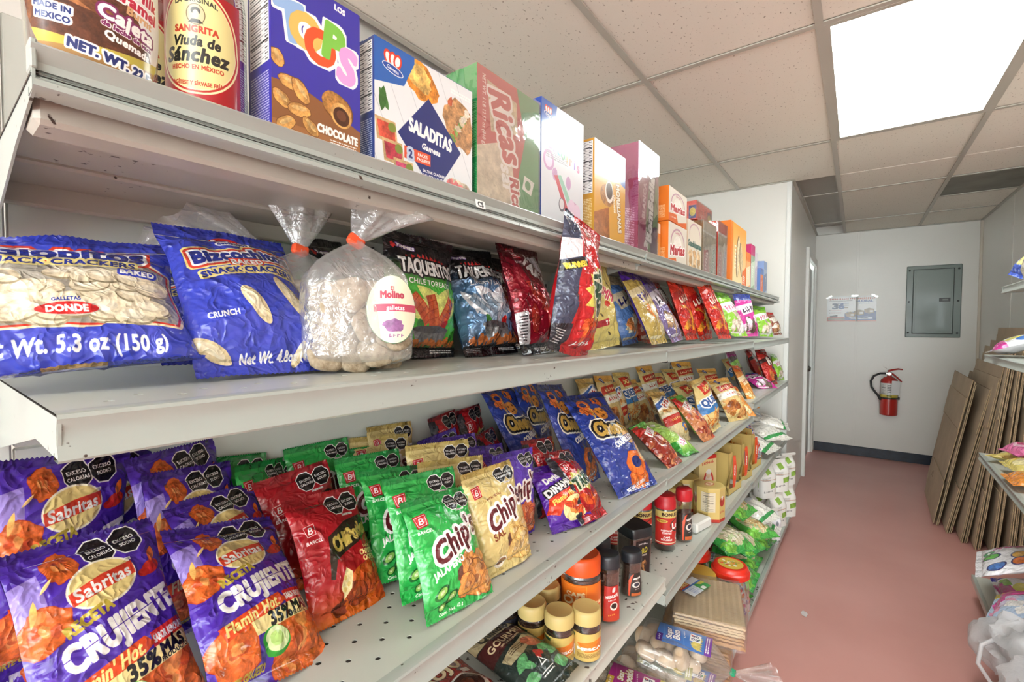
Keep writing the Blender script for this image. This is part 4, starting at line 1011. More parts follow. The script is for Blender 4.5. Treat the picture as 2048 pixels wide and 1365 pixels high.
# ================================================================ cards, labels
def nutrition(c, x0, y0, x1, y1, col=K, bg='#f2f0ec', n=16):
    c.rect(x0, y0, x1, y1, bg); d = (y1-y0)/n
    for k in range(n):
        y = y0+d*k; c.rect(x0+.02, y, x1-.02, y+d*(.3 if k in (2, 6, 12) else .06), col)
        c.lines(x0+.05, x0+(x1-x0)*.6, y+d*.4, y+d*.8, 1, col, .6, k); c.lines(x1-(x1-x0)*.2, x1-.04, y+d*.4, y+d*.8, 1, col, .6, k+9)
def gamesa(c, x, y, s):
    for k in (-1, 0, 1): c.ell(x+.42*s*k, y-.1*s, .36*s, .5*s, '#d8402a', 20*k); c.ell(x+.42*s*k, y-.1*s, .22*s, .34*s, Wt, 20*k)
    c.ell(x, y+.5*s, .95*s, .3*s, Wt, 8); c.ell(x, y+.5*s, .88*s, .24*s, '#1f4aa0', 8); c.text('Gamesa', x, y+.5*s, .22*s, Wt, .003, .15, 8)
def c_toops():
    c = Cv(300, 500, '#3a35a0'); A = c.asp
    c.poly([(0, 1.0), (.3, .98), (.6, 1.06), (1, 1.2), (1, A), (0, A)], '#8a5a34'); c.grad(1.35, A, '#a0683c', '#c08a56')
    c.text('LOS', .75, .06, .05, Wt, .01, 0, 6)
    L = (('T', .2, .42, '#8fb2dc', -8), ('O', .36, .44, '#d8b860', 0), ('O', .52, .52, '#e0562c', 6), ('P', .68, .42, '#7cc24a', 8), ('S', .84, .58, '#dca0d8', 10))
    for s, x, y, q, r in L: c.text(s, x, y, .33 if s != 'O' else .3, Wt, .03, .0, r, outl=[(.034, Wt)])
    for s, x, y, q, r in L: c.text(s, x, y, .33 if s != 'O' else .3, q, .04, .0, r)
    def pil(x, y, w, h, r, sd): c.blob(x, y, w*1.06, h*1.1, '#6e4420', r, sd, .08, .2); c.blob(x, y, w, h, '#c99450', r, sd, .08, .45); c.blob(x, y-h*.3, w*.7, h*.35, '#e2b878', r, sd+3, .15, .4)
    for k, (x, y, w, h, r) in enumerate(((.18, .98, .11, .06, 10), (.3, 1.02, .12, .07, 50), (.1, 1.15, .1, .06, 30), (.28, 1.2, .12, .06, -5), (.4, 1.32, .1, .06, 40), (.14, 1.36, .11, .06, -30), (.26, 1.48, .12, .07, 10), (.06, .8, .08, .06, 60))): pil(x, y, w, h, r, k)
    c.blob(.72, 1.04, .2, .14, '#6e4420', 20, 5, .05, .2); c.blob(.71, 1.03, .19, .13, '#b9823f', 20, 5, .05, .5); c.ell(.76, 1.1, .13, .12, '#d2a05c', 20, .3); c.ell(.76, 1.11, .1, .09, '#4a2a18', 20, .3); c.ell(.76, 1.1, .06, .05, '#6b4028', 20)
    c.text('CHOCOLATE', .72, 1.3, .075, Wt, .008, 0, 2, fit=.48); c.lines(.62, .95, 1.37, 1.44, 3, Wt, .5); return c
def c_side(bg, bg2, seed=1, w=90, h=500, panel=True):
    c = Cv(w, h, bg); A = c.asp
    if panel: nutrition(c, .08, .1, .92, A*.5, K)
    c.lines(.1, .9, A*.55, A*.92, 26, bg2, .5, seed); return c
def c_sal_box():
    c = Cv(400, 360, '#dfe3e4'); A = c.asp
    for k in range(9): c.poly([(-.4+.2*k, 0), (-.395+.2*k, 0), (.105+.2*k, A), (.1+.2*k, A)], '#b9bfc2')
    c.blob(.42, .12, .2, .12, '#d8882e', 20, 1, .15, .5); c.blob(.4, .1, .14, .08, '#efc06a', 20, 2, .2, .5)
    c.blob(.84, .3, .2, .16, '#b98a5a', 40, 3, .2, .5)
    for k in range(14): c.blob(.74+.22*((k*37) % 10)/10, .16+.28*((k*53) % 10)/10, .035, .025, ('#d8c8a8', '#7c9a4a', '#c2603a', '#efe6d2')[k % 4], 30*k, k, .3, .3)
    for k, (x, y) in enumerate(((.1, .56), (.16, .68), (.26, .78))): c.poly([(x-.1, y-.08), (x+.08, y-.08), (x+.1, y+.06), (x-.08, y+.06)], '#c9a878', .3); c.poly([(x-.08, y-.06), (x+.07, y-.06), (x+.08, y+.04), (x-.06, y+.04)], ('#c8503c', '#b83a4a', '#c24a6a')[k], .4); c.ell(x+.05, y-.04, .035, .03, '#7c8a3a')
    c.blob(.84, .8, .17, .1, '#d2c2a8', 10, 5, .2, .4)
    for k in range(10): c.blob(.74+.2*((k*31) % 10)/10, .74+.12*((k*17) % 10)/10, .04, .03, ('#d87a7a', '#efe6dc', '#a8b878')[k % 3], 40*k, k, .3, .3)
    c.leaf(.04, .3, .12, .42, .2, '#4a7a3a'); c.leaf(.08, .28, .06, .44, .2, '#3a6a2c')
    c.poly([(0, 0), (.36, 0), (.36, .04), (.26, .22), (0, .27)], '#2a62b0'); gamesa(c, .16, .1, .1)
    c.poly([(.5, .22), (.86, .5), (.56, .86), (.2, .53)], '#253070')
    c.text('SALADITAS', .53, .46, .085, Wt, .008, 0, 4, fit=.44); c.text('Gamesa', .53, .56, .04, Wt, .004, .2, 3)
    c.rect(.26, .6, .52, .68, '#d8502c'); c.text('2', .32, .64, .05, '#253070', .006, 0, 0, outl=[(.02, '#b9c8dc')]); c.text('PACKS', .44, .625, .022, Wt, .002); c.text('PAQUETES', .45, .655, .018, Wt, .001)
    c.text('SALTINE CRACKERS', .56, .72, .018, Wt, .001); c.text('GALLETAS SALADAS', .56, .75, .018, Wt, .001); c.lines(.74, .98, .06, .1, 2, Wt, .6); return c
def c_ricas():
    c = Cv(300, 440, '#c23a44'); A = c.asp
    c.poly([(.6, 0), (1, 0), (1, A), (.5, A), (.75, .5)], '#3a9a62'); c.poly([(0, .8), (.5, .6), (.62, A), (0, A)], '#d8ccb4', .2)
    c.poly([(.14, .1), (.6, .16), (.62, .5), (.2, .6)], '#c9bb98', .25); c.text('Ricas', .44, .5, .3, '#c23a44', .02, .25, 70, fit=.7, outl=[(.03, Wt)])
    c.text('NET WT. 1 LB 12.57 oz (810 g)', .1, .42, .045, Wt, .003, 0, 90, fit=.7); c.text('sal', .45, 1.0, .16, Wt, .012, .2, 80); c.text('Ricas', .6, 1.2, .14, '#c23a44', .012, .2, 80, outl=[(.02, Wt)]); c.poly([(.74, .9), (.92, .94), (.86, 1.1), (.7, 1.06)], Wt); c.ell(.8, 1.0, .05, .05, '#3a9a62'); return c
def c_arco():
    c = Cv(280, 460, '#d6dbe0'); A = c.asp
    c.poly([(0, 0), (.34, 0), (.3, .2), (.14, .34), (0, .38)], '#3a62b4'); gamesa(c, .15, .12, .1)
    for k, (s, q) in enumerate(zip('arcoiris', ('#c25a8a', '#7a5ac2', '#4a9ac2', '#5ab07a', '#c2a04a', '#c2705a', '#8a6ac2', '#c25a8a'))): c.text(s, .2+.095*k, .5+.018*k, .13, q, .01)
    c.ell(.16, .72, .12, .13, '#c29ac0'); c.ell(.16, .72, .08, .09, '#e6d0e4'); c.blob(.3, .86, .06, .08, '#c29ac0', 0, 2, .1, .1); c.ell(.62, .9, .06, .09, '#c29ac0')
    c.poly([(.28, .88), (.36, .86), (.78, 1.5), (.68, 1.52)], '#c25a62'); c.poly([(.36, .86), (.44, .84), (.82, 1.3), (.74, 1.36)], '#9ac8b4'); c.ell(.46, 1.22, .07, .09, '#6a6a72'); c.ell(.46, 1.21, .055, .07, '#dcd6d8')
    c.ell(.76, 1.3, .16, .18, '#c8a8c2'); c.ell(.7, 1.2, .09, .1, '#e0c8dc'); c.ell(.84, 1.24, .09, .1, '#e0c8dc'); c.ell(.72, 1.36, .07, .1, '#efe6ec')
    c.poly([(.8, 1.52), (1, 1.4), (1, A), (.8, A)], '#6a4aa8'); c.lines(.1, .6, .6, .7, 4, '#9aa0a8', .5); c.text('6.2 oz (176 g) marshmallow cookies', .66, 1.58, .03, '#4a4a52', .001, 0, 4, fit=.6); return c
def c_more():
    c = Cv(240, 460, '#d8a03a'); A = c.asp
    c.grad(0, .7, '#e6dccb', '#d8a84a'); c.poly([(.0, 1.3), (.45, 1.1), (.5, A), (0, A)], '#a8642a', .3); c.ell(.4, .9, .22, .2, '#b07a3a', 0, .4); c.ell(.46, .82, .13, .2, '#efe6d6'); c.ell(.46, .8, .1, .15, '#4a2c18')
    c.poly([(.72, .1), (1, .16), (1, .6), (.84, .56), (.74, .36)], '#2a52a8'); gamesa(c, .88, .36, .08); c.text('MORELIANAS', .78, 1.05, .11, '#f2ead2', .01, 0, 84, fit=.9, outl=[(.012, '#8a5a1c')]); c.text('Gamesa', .64, 1.0, .07, '#f2ead2', .006, .2, 84); return c
def c_bomb():
    c = Cv(200, 470, '#a83a6e'); A = c.asp
    c.grad(0, .9, '#9a8a92', '#a83a6e'); c.ell(.8, 1.5, .4, .9, '#7a9a6a'); c.ell(.9, 1.9, .3, .36, '#6a4a6a'); c.text('BomBolla', .62, 1.2, .24, Wt, .03, .1, -84, fit=1.5, outl=[(.03, '#5a2a5a')]); c.text('BLANCA', .3, 1.1, .13, '#efd6dc', .014, 0, -84, fit=.8); c.text('3', .42, 2.0, .2, Wt, .02, 0, -80); c.text('PACKS', .42, 1.78, .07, Wt, .008, 0, -84); return c
def c_marias(word, wc, bg='#ddd6c6', low='#d8641f'):
    c = Cv(220, 220, bg); A = c.asp
    for k in range(3): c.ell(.5, .42, .38-.04*k, .34-.04*k, ('#b88a9a', bg, bg)[k])
    c.rect(.1, .42, .9, .9, bg); c.text('GAMESA', .5, .18, .05, '#b86a7a', .003); c.ell(.5, .42, .22, .18, '#ece6da', 0, .1)
    c.text(word, .5, .54, .2, wc, .018, .2, -6, fit=.86, outl=[(.025, Wt)]); c.poly([(0, .78), (.4, .72), (.5, .95), (1, .8), (1, 1), (0, 1)], low); c.scrib(.25, .86, .3, .06, Wt, -6, None, 5); return c
def c_gua():
    c = Cv(200, 300, '#d9cfbd'); A = c.asp
    c.ell(.5, .34, .4, .3, '#b88a9a'); c.ell(.5, .38, .38, .3, '#d9cfbd'); c.text('Guadalupanas', .5, .62, .17, '#2a5a52', .012, .1, 0, sx=.7, fit=.96)
    for k in range(9): c.blob(.2+.3*(k % 3), .9+.2*(k//3), .15, .11, ('#d8b88a', '#c29a68')[k % 2], 30*k, k, .2, .4)
    c.leaf(.5, 1.4, .8, 1.3, .3, '#4a7a4a'); return c
def c_loaf(top, name, nc):
    c = Cv(200, 360, '#c9bca6'); A = c.asp
    c.rect(0, 0, 1, A, '#bcae96', .3); c.rect(0, 0, 1, .3, top); c.poly([(.1, .9), (.42, .84), (.46, 1.6), (.12, 1.6)], '#c22a2a'); c.text(name, .74, 1.2, .2, nc, .018, .1, -80, fit=.9, outl=[(.02, Wt)]); c.scrib(.28, 1.2, .6, .16, Wt, -80, None, 6); c.rect(0, .3, 1, .36, Wt); return c
def c_gans():
    c = Cv(200, 170, '#d83a2a'); A = c.asp
    c.ell(.42, .55, .26, .22, '#b02018'); c.ell(.42, .55, .24, .2, '#d83a2a'); c.scrib(.42, .55, .34, .14, Wt, -8, None, 5); c.poly([(.7, .2), (1, .2), (1, .8), (.7, .8)], '#2a3a7c'); c.ell(.85, .5, .12, .2, '#c9b84a', 0, .3); return c
def c_ocr():
    c = Cv(240, 440, '#e08a2e'); A = c.asp
    c.grad(0, A, '#e2943c', '#efd9a8'); c.rect(0, 0, .12, A, '#d8781f'); c.ell(.45, .9, .12, .62, '#7a5a32', 4); c.ell(.47, .9, .09, .58, '#d8c49a', 4, .3); c.ell(.66, .95, .1, .5, '#7a5a32', -6); c.ell(.68, .95, .08, .46, '#cdb488', -6, .3); c.scrib(.28, .95, .7, .12, '#f2ead2', 90, None, 7); c.text('Emperador', .28, .95, .12, Wt, .004, .1, 90, fit=.01); c.poly([(.75, 1.3), (1, 1.1), (1, A), (.75, A)], '#e06a1f'); c.scrib(.87, 1.5, .24, .2, Wt, -80, None, 4); return c
def c_thin(a, b, d):
    c = Cv(120, 320, a); A = c.asp
    c.rect(0, 0, 1, A*.22, b); c.poly([(0, A*.4), (1, A*.3), (1, A*.8), (0, A*.9)], d); c.scrib(.5, A*.55, .7, .3, Wt, -80, None, 5); return c
def c_caj():
    c = Cv(360, 520, '#e6e4e2'); A = c.asp
    c.poly([(0, .4), (.35, .3), (.6, .55), (.8, .95), (.9, 1.2), (.5, 1.3), (0, 1.25)], '#5a3424', .4)
    for k in range(7): c.leaf(.02+.05*k, 1.1-.05*k, .4+.05*k, .45+.08*k, .12, ('#7a4a2c', '#4a2a1e', '#96603a')[k % 3], .4)
    c.blob(.28, .68, .15, .18, '#b8622a', 20, 3, .15, .4); c.blob(.26, .64, .08, .1, '#d88a3c', 20, 4, .2, .4)
    c.poly([(.5, .1), (1, .1), (1, .36), (.5, .3)], '#a8743a', .2); c.poly([(.36, .33), (.86, .4), (.8, .5), (.4, .44)], '#cf2f2a'); c.text('Mi Tía Bugala'[-6:], .58, .41, .06, Wt, .006, .1, 6)
    c.text('Soft Milk', .7, .6, .085, '#c22a44', .008, 0, 10, fit=.46, outl=[(.012, Wt)]); c.text('Caramel', .7, .7, .085, '#c22a44', .008, 0, 10, fit=.46, outl=[(.012, Wt)]); c.text('Burnt', .76, .79, .06, '#d8a878', .005, 0, 10)
    c.text('Cajeta', .68, .88, .1, Wt, .01, 0, 10, fit=.46, outl=[(.014, '#7a2a5a')]); c.text('de leche de vaca', .68, .97, .035, '#7a2a5a', .003, 0, 10, fit=.44, outl=[(.006, Wt)]); c.text('Quemada', .68, 1.04, .055, Wt, .005, 0, 10, fit=.34)
    c.grad(1.14, A, '#b08a4a', '#5a3424'); c.poly([(0, 1.1), (.4, 1.14), (1, 1.08), (1, 1.16), (0, 1.2)], '#c2b04a')
    c.text('MADE IN', .22, .94, .04, '#1f2f6a', .004, 0, 4, outl=[(.014, Wt)]); c.text('MEXICO', .22, 1.01, .04, '#1f2f6a', .004, 0, 4, outl=[(.014, Wt)])
    c.text('NET. WT. 22.5oz', .62, 1.2, .065, '#1f2f6a', .007, 0, 8, fit=.62, outl=[(.014, Wt)]); return c
def c_sang():
    c = Cv(400, 520, '#a8141f'); A = c.asp
    S = [(.5+.43*math.cos(t)*(1.0 if math.sin(t) > 0 else .96), .52+.5*math.sin(t)) for t in np.linspace(0, 2*PI, 40)]
    c.poly(S, '#e6d9a8', 0, .05); c.poly(S, '#b5281f', 0, .03); c.poly(S, '#e6d9a8', 0, .012); c.poly(S, '#ddd08f')
    c.text('LA ORIGINAL', .5, .1, .05, '#2a2a24', .004, 0, 0, arc=.5, fit=.56)
    c.ell(.5, .25, .1, .11, '#6a5a3c'); c.ell(.5, .25, .09, .1, '#c8b890'); c.ell(.5, .215, .05, .04, '#2a241c'); c.ell(.5, .25, .032, .045, '#d8c2a2'); c.poly([(.42, .34), (.46, .3), (.54, .3), (.58, .34)], '#2a241c')
    c.text('SANGRITA', .5, .4, .065, '#b5381f', .006, 0, 0, fit=.5); c.text('Viuda de', .5, .52, .1, '#1f1f1c', .008, .2, 0, fit=.5); c.text('Sánchez', .5, .66, .14, '#1f1f1c', .012, .2, 0, fit=.72)
    c.text('HECHO EN MÉXICO', .5, .79, .045, '#b5381f', .004, fit=.56); c.text('AGÍTESE Y SÍRVASE FRÍA', .5, .96, .04, '#b5381f', .003, 0, 0, arc=-.3, fit=.54)
    c.poly([(.06, 1.18), (.5, 1.1), (.94, 1.18), (.94, A), (.06, A)], '#ddd08f'); c.text('Celosamente desde 1956, elaborada con', .5, 1.19, .035, '#2a2a24', .002, .2, 0, fit=.72); c.text('la receta de la Viuda de Sánchez', .5, 1.25, .035, '#2a2a24', .002, .2, 0, fit=.66); return c
def c_olla():
    c = Cv(300, 260, '#e0701a'); A = c.asp
    c.poly([(.03, .05), (.5, .03), (.5, .6), (.03, .6)], '#f0a048', 0, .006); c.poly([(.03, .05), (.5, .03), (.5, .6), (.03, .6)], '#e0701a'); c.text('CAFÉ', .36, .18, .07, '#f4ddb0', .006); c.text('Olla', .36, .3, .14, '#f4ddb0', .01, .2); c.text('CAFÉ', .72, .36, .07, '#f4ddb0', .006); c.text('Olla', .72, .5, .14, '#f4ddb0', .01, .2)
    c.rect(.86, .02, 1, .3, K); c.text('Le', .94, .16, .12, Wt, .014); c.rect(.66, .66, .82, .8, '#8a3a0c'); c.lines(.67, .81, .67, .79, 5, '#e0701a', .4); return c
def c_nes(bg='#b8281f'):
    c = Cv(220, 380, bg); A = c.asp
    c.grad(.9, A, bg, '#c8401f'); c.leaf(.5, .3, .72, .06, .3, '#d8d2d0', .1); c.text('NESCAFÉ', .5, .5, .13, Wt, .012, 0, -8, fit=.82); c.scrib(.5, .68, .5, .08, Wt, -8, None, 6)
    c.ell(.6, .98, .24, .2, '#e6ddd2', -10); c.ell(.6, .96, .17, .13, '#2a1a14', -10); c.scrib(.45, 1.4, .4, .08, '#f0c04a', -10, None, 4)
    return c
def c_nblk():
    c = Cv(220, 380, '#2c2622'); A = c.asp
    c.poly([(0, .5), (.2, .1), (.4, .02), (.25, .3), (.15, .8), (.1, A), (0, A)], '#d8502c'); c.text('NESCAFÉ', .62, .36, .12, Wt, .012, 0, -10, fit=.6); c.scrib(.62, .52, .4, .06, '#d8a88a', -10, None, 5); c.ell(.55, .86, .3, .22, '#d8d4cc', -10); c.ell(.58, .84, .2, .14, '#2a2a3a', -10); c.rect(.2, 1.5, .9, A, '#c2602c'); c.scrib(.6, 1.2, .3, .06, Wt, -10, None, 4); return c
def c_ngold():
    c = Cv(220, 300, '#c9ae62'); A = c.asp
    c.rect(.05, .1, .3, .24, '#2a5a3a'); c.poly([(.35, .5), (.8, .3), (1, .5), (1, .9), (.5, .9)], '#d8761f', .2); c.text('NESCAFÉ', .66, .74, .13, Wt, .012, 0, -4, fit=.6); c.rect(.08, .7, .3, 1.2, Wt)
    for k in range(10): c.rect(.1, .74+.045*k, .28, .74+.045*k+.02*(1+k % 2)*.6, K)
    c.lines(.35, .95, .98, 1.2, 5, '#6a4a1a', .5); return c
def c_oro():
    c = Cv(200, 340, '#1c1a1c'); A = c.asp
    c.scrib(.5, .12, .7, .08, Wt, 0, None, 7); c.text('ORO', .5, .4, .2, '#b8b03a', .02, .1, -8, fit=.8); c.lines(.2, .8, .55, .62, 2, Wt, .5)
    for k in range(14): c.ell(.25+.5*((k*37) % 11)/11, .85+.5*((k*23) % 13)/13, .1, .07, ('#8a5a32', '#b8804a', '#5a3820')[k % 3], 40*k, .3)
    return c
def c_legal():
    c = Cv(300, 300, '#c22a22'); A = c.asp
    c.rect(0, 0, 1, .2, '#d2c072'); c.text('BONUS SIZE', .56, .1, .09, '#3a1a14', .01, fit=.7); c.ell(.2, .3, .16, .05, '#d2b04a'); c.text('MEXICO', .2, .3, .04, '#7a2a14', .003)
    c.ell(.7, .42, .28, .2, '#3a3a2c'); c.ell(.7, .42, .25, .17, '#c22a22'); c.text('Legal', .7, .42, .16, Wt, .016, 0, -6, fit=.42); c.text('INSTANT', .34, .58, .05, Wt, .005); c.text('COFFEE', .34, .65, .05, Wt, .005); c.text('CAFÉ', .34, .78, .05, Wt, .005); c.text('SOLUBLE', .34, .85, .05, Wt, .005); c.ell(.72, .8, .12, .1, Wt); c.ell(.72, .79, .08, .06, '#3a1a14'); c.rect(0, .93, 1, .96, '#e6d2b0'); return c
def c_quin():
    c = Cv(340, 480, '#23302c'); A = c.asp
    c.rect(0, 0, 1, .34, '#b0a37e'); c.text('Café', .4, .1, .11, '#2c2a1e', .01, .2, 0); c.text('Quindío', .5, .24, .13, '#2c2a1e', .012, .2, 0, fit=.66)
    c.poly([(0, .36), (.3, .34), (1, .36), (1, .6), (.6, .58), (0, .64)], '#4a1c1c'); c.text('GOURMET', .5, .47, .1, '#d8c8a0', .006, 0, 0, sx=1.1, fit=.8); c.text('100% CAFÉ DE COLOMBIA', .5, .56, .026, '#d8c8a0', .001)
    c.poly([(.1, .7), (.7, .62), (.9, .72), (.4, .86), (.14, .84)], '#b0a37e'); c.lines(.25, .75, .69, .78, 3, '#4a3a24', .4)
    for a in ((.1, 1.0, .4, .88), (.16, .9, .36, 1.1), (.6, 1.0, .95, .86), (.7, 1.1, 1.0, .95), (.66, 1.2, .96, 1.24), (.08, 1.12, .34, 1.2)): c.leaf(*a, .22, '#5a9a62', .4)
    c.ell(.72, .8, .14, .1, '#b8684a', 30, .3); c.ell(.62, .72, .07, .06, '#a85a42', 20, .3); c.poly([(.55, .72), (.5, .75), (.56, .75)], '#2a241c'); c.poly([(.82, .86), (.98, .96), (.84, .92)], '#8a4a3a')
    for x, y in ((.55, .96), (.6, 1.0), (.52, 1.02)): c.ell(x, y, .045, .045, '#b83a32', 0, .2)
    c.poly([(.42, 1.14), (.56, 1.14), (.49, 1.02)], Wt); c.poly([(.445, 1.125), (.535, 1.125), (.49, 1.045)], '#23302c'); c.lines(.36, .62, 1.2, 1.26, 2, Wt, .4); return c
def c_rojo():
    c = Cv(340, 480, '#8f1f16'); A = c.asp
    c.grad(0, .5, '#5a2416', '#9c2418'); c.text('SELLO', .5, .18, .15, '#ead9b0', .016, .1, 0, fit=.7); c.text('ROJO', .5, .38, .18, '#ead9b0', .018, .1, 0, fit=.7, outl=[(.012, '#5a1410')])
    c.ell(.5, .86, .38, .26, '#e6e0d8', -8); c.ell(.5, .82, .32, .19, '#3a1c14', -8, .3); c.ell(.46, .8, .2, .1, '#5a3020', -8, .3); c.rect(.7, .52, .86, .6, '#e6ddd2'); c.blob(.8, 1.1, .2, .14, '#d83a2a', 0, 3, .3, .3); return c
def c_hex():
    c = Cv(420, 240, '#c9b26a'); A = c.asp
    nutrition(c, .42, .06, .58, .4, K, '#d2cab0', 12); c.rect(0, A-.05, 1, A, '#b8382a'); nutrition(c, .08, .06, .22, .4, K, '#d2cab0', 12)
    for x in (.32, .68): c.ell(x, .22, .05, .09, '#a8281f'); c.ell(x, .17, .022, .03, '#d8c2a2'); c.ell(x, .145, .024, .018, '#d8d6d2'); c.scrib(x, .4, .1, .05, '#b8382a', 0, None, 6)
    for k in range(9): c.rect(k/8-.0015, 0, k/8+.0015, A, '#a8924e')
    return c
def c_hextop():
    c = Cv(140, 140, '#c9b26a'); c.ell(.5, .5, .3, .2, '#b8382a'); c.ell(.5, .5, .26, .16, '#efe0c0'); c.ell(.5, .5, .12, .1, '#c2705a'); return c
def c_abu():
    c = Cv(200, 360, '#cfbd86'); A = c.asp
    c.rect(0, 0, 1, .12, '#b8281f'); c.scrib(.5, .26, .7, .14, '#b8382a', -6, None, 7); c.ell(.55, 1.0, .3, .42, '#b8281f'); c.ell(.55, .98, .2, .3, '#e2d8d0', 0, .1); c.ell(.55, .72, .14, .15, '#d8c2a8'); c.ell(.55, .62, .15, .1, '#d6d4d0'); return c
def c_flap():
    c = Cv(80, 260, '#dd4a22'); c.text('Assis', .5, 1.6, .34, Wt, .03, 0, -90, fit=1.3); return c
def c_bun(bg, name, c2, low):
    c = Cv(200, 340, bg, ); A = c.asp
    for k in range(5): c.poly([(0, .3*k), (1, .3*k-.2), (1, .3*k-.17), (0, .3*k+.04)], Wt, 0, 0, .12)
    c.rect(0, 0, .34, .2, c2); c.scrib(.17, .1, .24, .08, Wt, 0, None, 3)
    if name[0].strip(): c.text(name[0], .5, .36, .17, Wt, .014, .2, -8, fit=.8, outl=[(.012, c2)])
    if len(name) > 1: c.text(name[1], .52, .6, .22, Wt, .018, .2, -8, fit=.84, outl=[(.012, c2)])
    c.scrib(.66, .84, .4, .06, Wt, -10, None, 5)
    for k in range(7): c.leaf(.1+.1*k, 1.44, .2+.06*k, 1.1-.03*(k % 3), .16, '#d8c46a', .2)
    c.rect(.42, 1.02, .84, 1.36, Wt)
    for x, y in ((.54, 1.12), (.72, 1.12), (.54, 1.24), (.72, 1.24)): c.ell(x, y, .06, .055, '#26346a'); c.ell(x, y, .028, .024, Wt)
    c.ell(.6, 1.31, .05, .025, '#2a8a5a'); c.poly([(.74, 1.04), (.8, 1.04), (.76, 1.16), (.7, 1.14)], '#cf3a3a')
    c.rect(0, 1.5, 1, A, low); c.lines(.1, .9, 1.53, 1.66, 2, Wt, .5); return c
def c_duro():
    c = Cv(300, 200, '#dfe6ea'); A = c.asp
    c.rect(0, 0, .5, .24, '#b8382a'); c.text('DUROS', .27, .12, .12, '#e6d88a', .012, 0, 0, fit=.4); c.rect(.0, .24, 1, .3, '#4a7ac2'); nutrition(c, .12, .32, .56, .64, '#6a8ac2', '#e6ebee', 9); c.rect(.56, .3, 1, A, '#4aa05a'); c.rect(.62, .5, .8, .64, Wt); c.poly([(.7, .3), (1, .3), (1, .44), (.8, .42)], '#d8d05a'); return c
def c_lidtop():
    c = Cv(160, 160, '#d8b84a'); rg = np.random.RandomState(3)
    for k in range(26): c.blob(.15+.7*rg.rand(), .15+.7*rg.rand(), .08, .05, ('#c9a24a', '#e6d8a0', '#d8603a', '#efe6d2', '#a8b04a')[k % 5], rg.rand()*180, k, .3, .3)
    return c
def c_flour(g='#8ab04a'):
    c = Cv(180, 260, '#e4e2dc'); A = c.asp
    c.poly([(.3, .2), (.62, .14), (.66, .36), (.34, .42)], g, .2); c.poly([(.5, .8), (.85, .75), (.85, .98), (.52, 1.04)], g, .2); c.lines(.1, .5, .5, .7, 4, '#8a8a86', .4); c.scrib(.4, 1.15, .5, .1, '#6a6a68', -4, None, 6); c.rect(0, .62, 1, .64, '#b9856a'); return c
def c_sugar():
    c = Cv(180, 220, '#e6e6ea'); c.ell(.5, .5, .14, .12, '#8a8e9a', 0, .2); c.lines(.15, .85, .8, 1.0, 4, '#9a9aa2', .4); return c
def c_poster():
    c = Cv(420, 266, '#d6d9d8'); A = c.asp
    c.scrib(.25, .075, .4, .055, '#a8402f', 0, None, 11); c.scrib(.7, .065, .56, .055, '#a8503a', 0, None, 14, 2); c.poly([(.04, .12), (.52, .11), (.52, .118), (.04, .128)], '#4a4a55')
    c.text('GLOBAL', .76, .125, .05, '#2a4a8c', .004, 0, 0, sx=1.3, fit=.34); c.scrib(.76, .185, .22, .03, '#5a8ac2', 0, None, 6)
    c.text('3', .17, .25, .13, '#26345a', .014, 0, 0, sx=1.7); c.text('6', .3, .25, .13, '#2a4a8c', .014, 0, 0, sx=1.4); c.rect(.22, .17, .45, .185, '#2a4a8c'); c.rect(.22, .22, .45, .232, '#2a3a4a'); c.rect(.36, .28, .44, .3, '#6a5a3a')
    for k in range(2): c.ell(.06, .36+.06*k, .01, .01, K); c.lines(.09, .3, .35+.06*k, .38+.06*k, 2, '#a86a6a', .4)
    c.rect(0, .53, .45, .63, '#a8503a'); c.rect(.02, .55, .4, .6, '#8a7a62'); c.poly([(.06, .5), (.22, .47), (.22, .53), (.06, .53)], K)
    c.poly([(.37, .44), (.42, .4), (1, .38), (1, .6), (.37, .6)], '#26407c'); c.rect(.45, .6, 1, .633, '#a8503a')
    for x, y in ((.48, .45), (.66, .4), (.86, .36)): c.poly([(x-.1, y-.02), (x, y-.06), (x+.1, y-.03), (x+.1, y+.06), (x, y+.09), (x-.09, y+.05)], '#8a7048', .3); c.rect(x+.01, y, x+.08, y+.05, '#d6d6d2')
    c.rect(.46, .52, .84, .535, Wt); c.rect(.5, .56, .84, .575, Wt); c.rect(.84, .53, .93, .58, '#c8cede'); return c
def c_ext():
    c = Cv(260, 130, '#d9d9d4'); nutrition(c, .12, .04, .36, .46, '#6a6a6a', '#d9d9d4', 8)
    c.lines(.42, .58, .06, .4, 6, '#3a3a44', .5); c.rect(0, .4, 1, .5, '#cdb84a'); c.rect(0, .46, 1, .5, '#b8a23a'); c.rect(.4, .42, .6, .45, '#4a5a2a'); return c

_cm = {}
def card(key, fn, *a, rough=.35, coat=.3, bump=0.0, metal=0, bscale=26):
    if key not in _cm: _cm[key] = print_mat('label_'+key, fn(*a), rough, metal, coat, bump, bscale)
    return _cm[key]

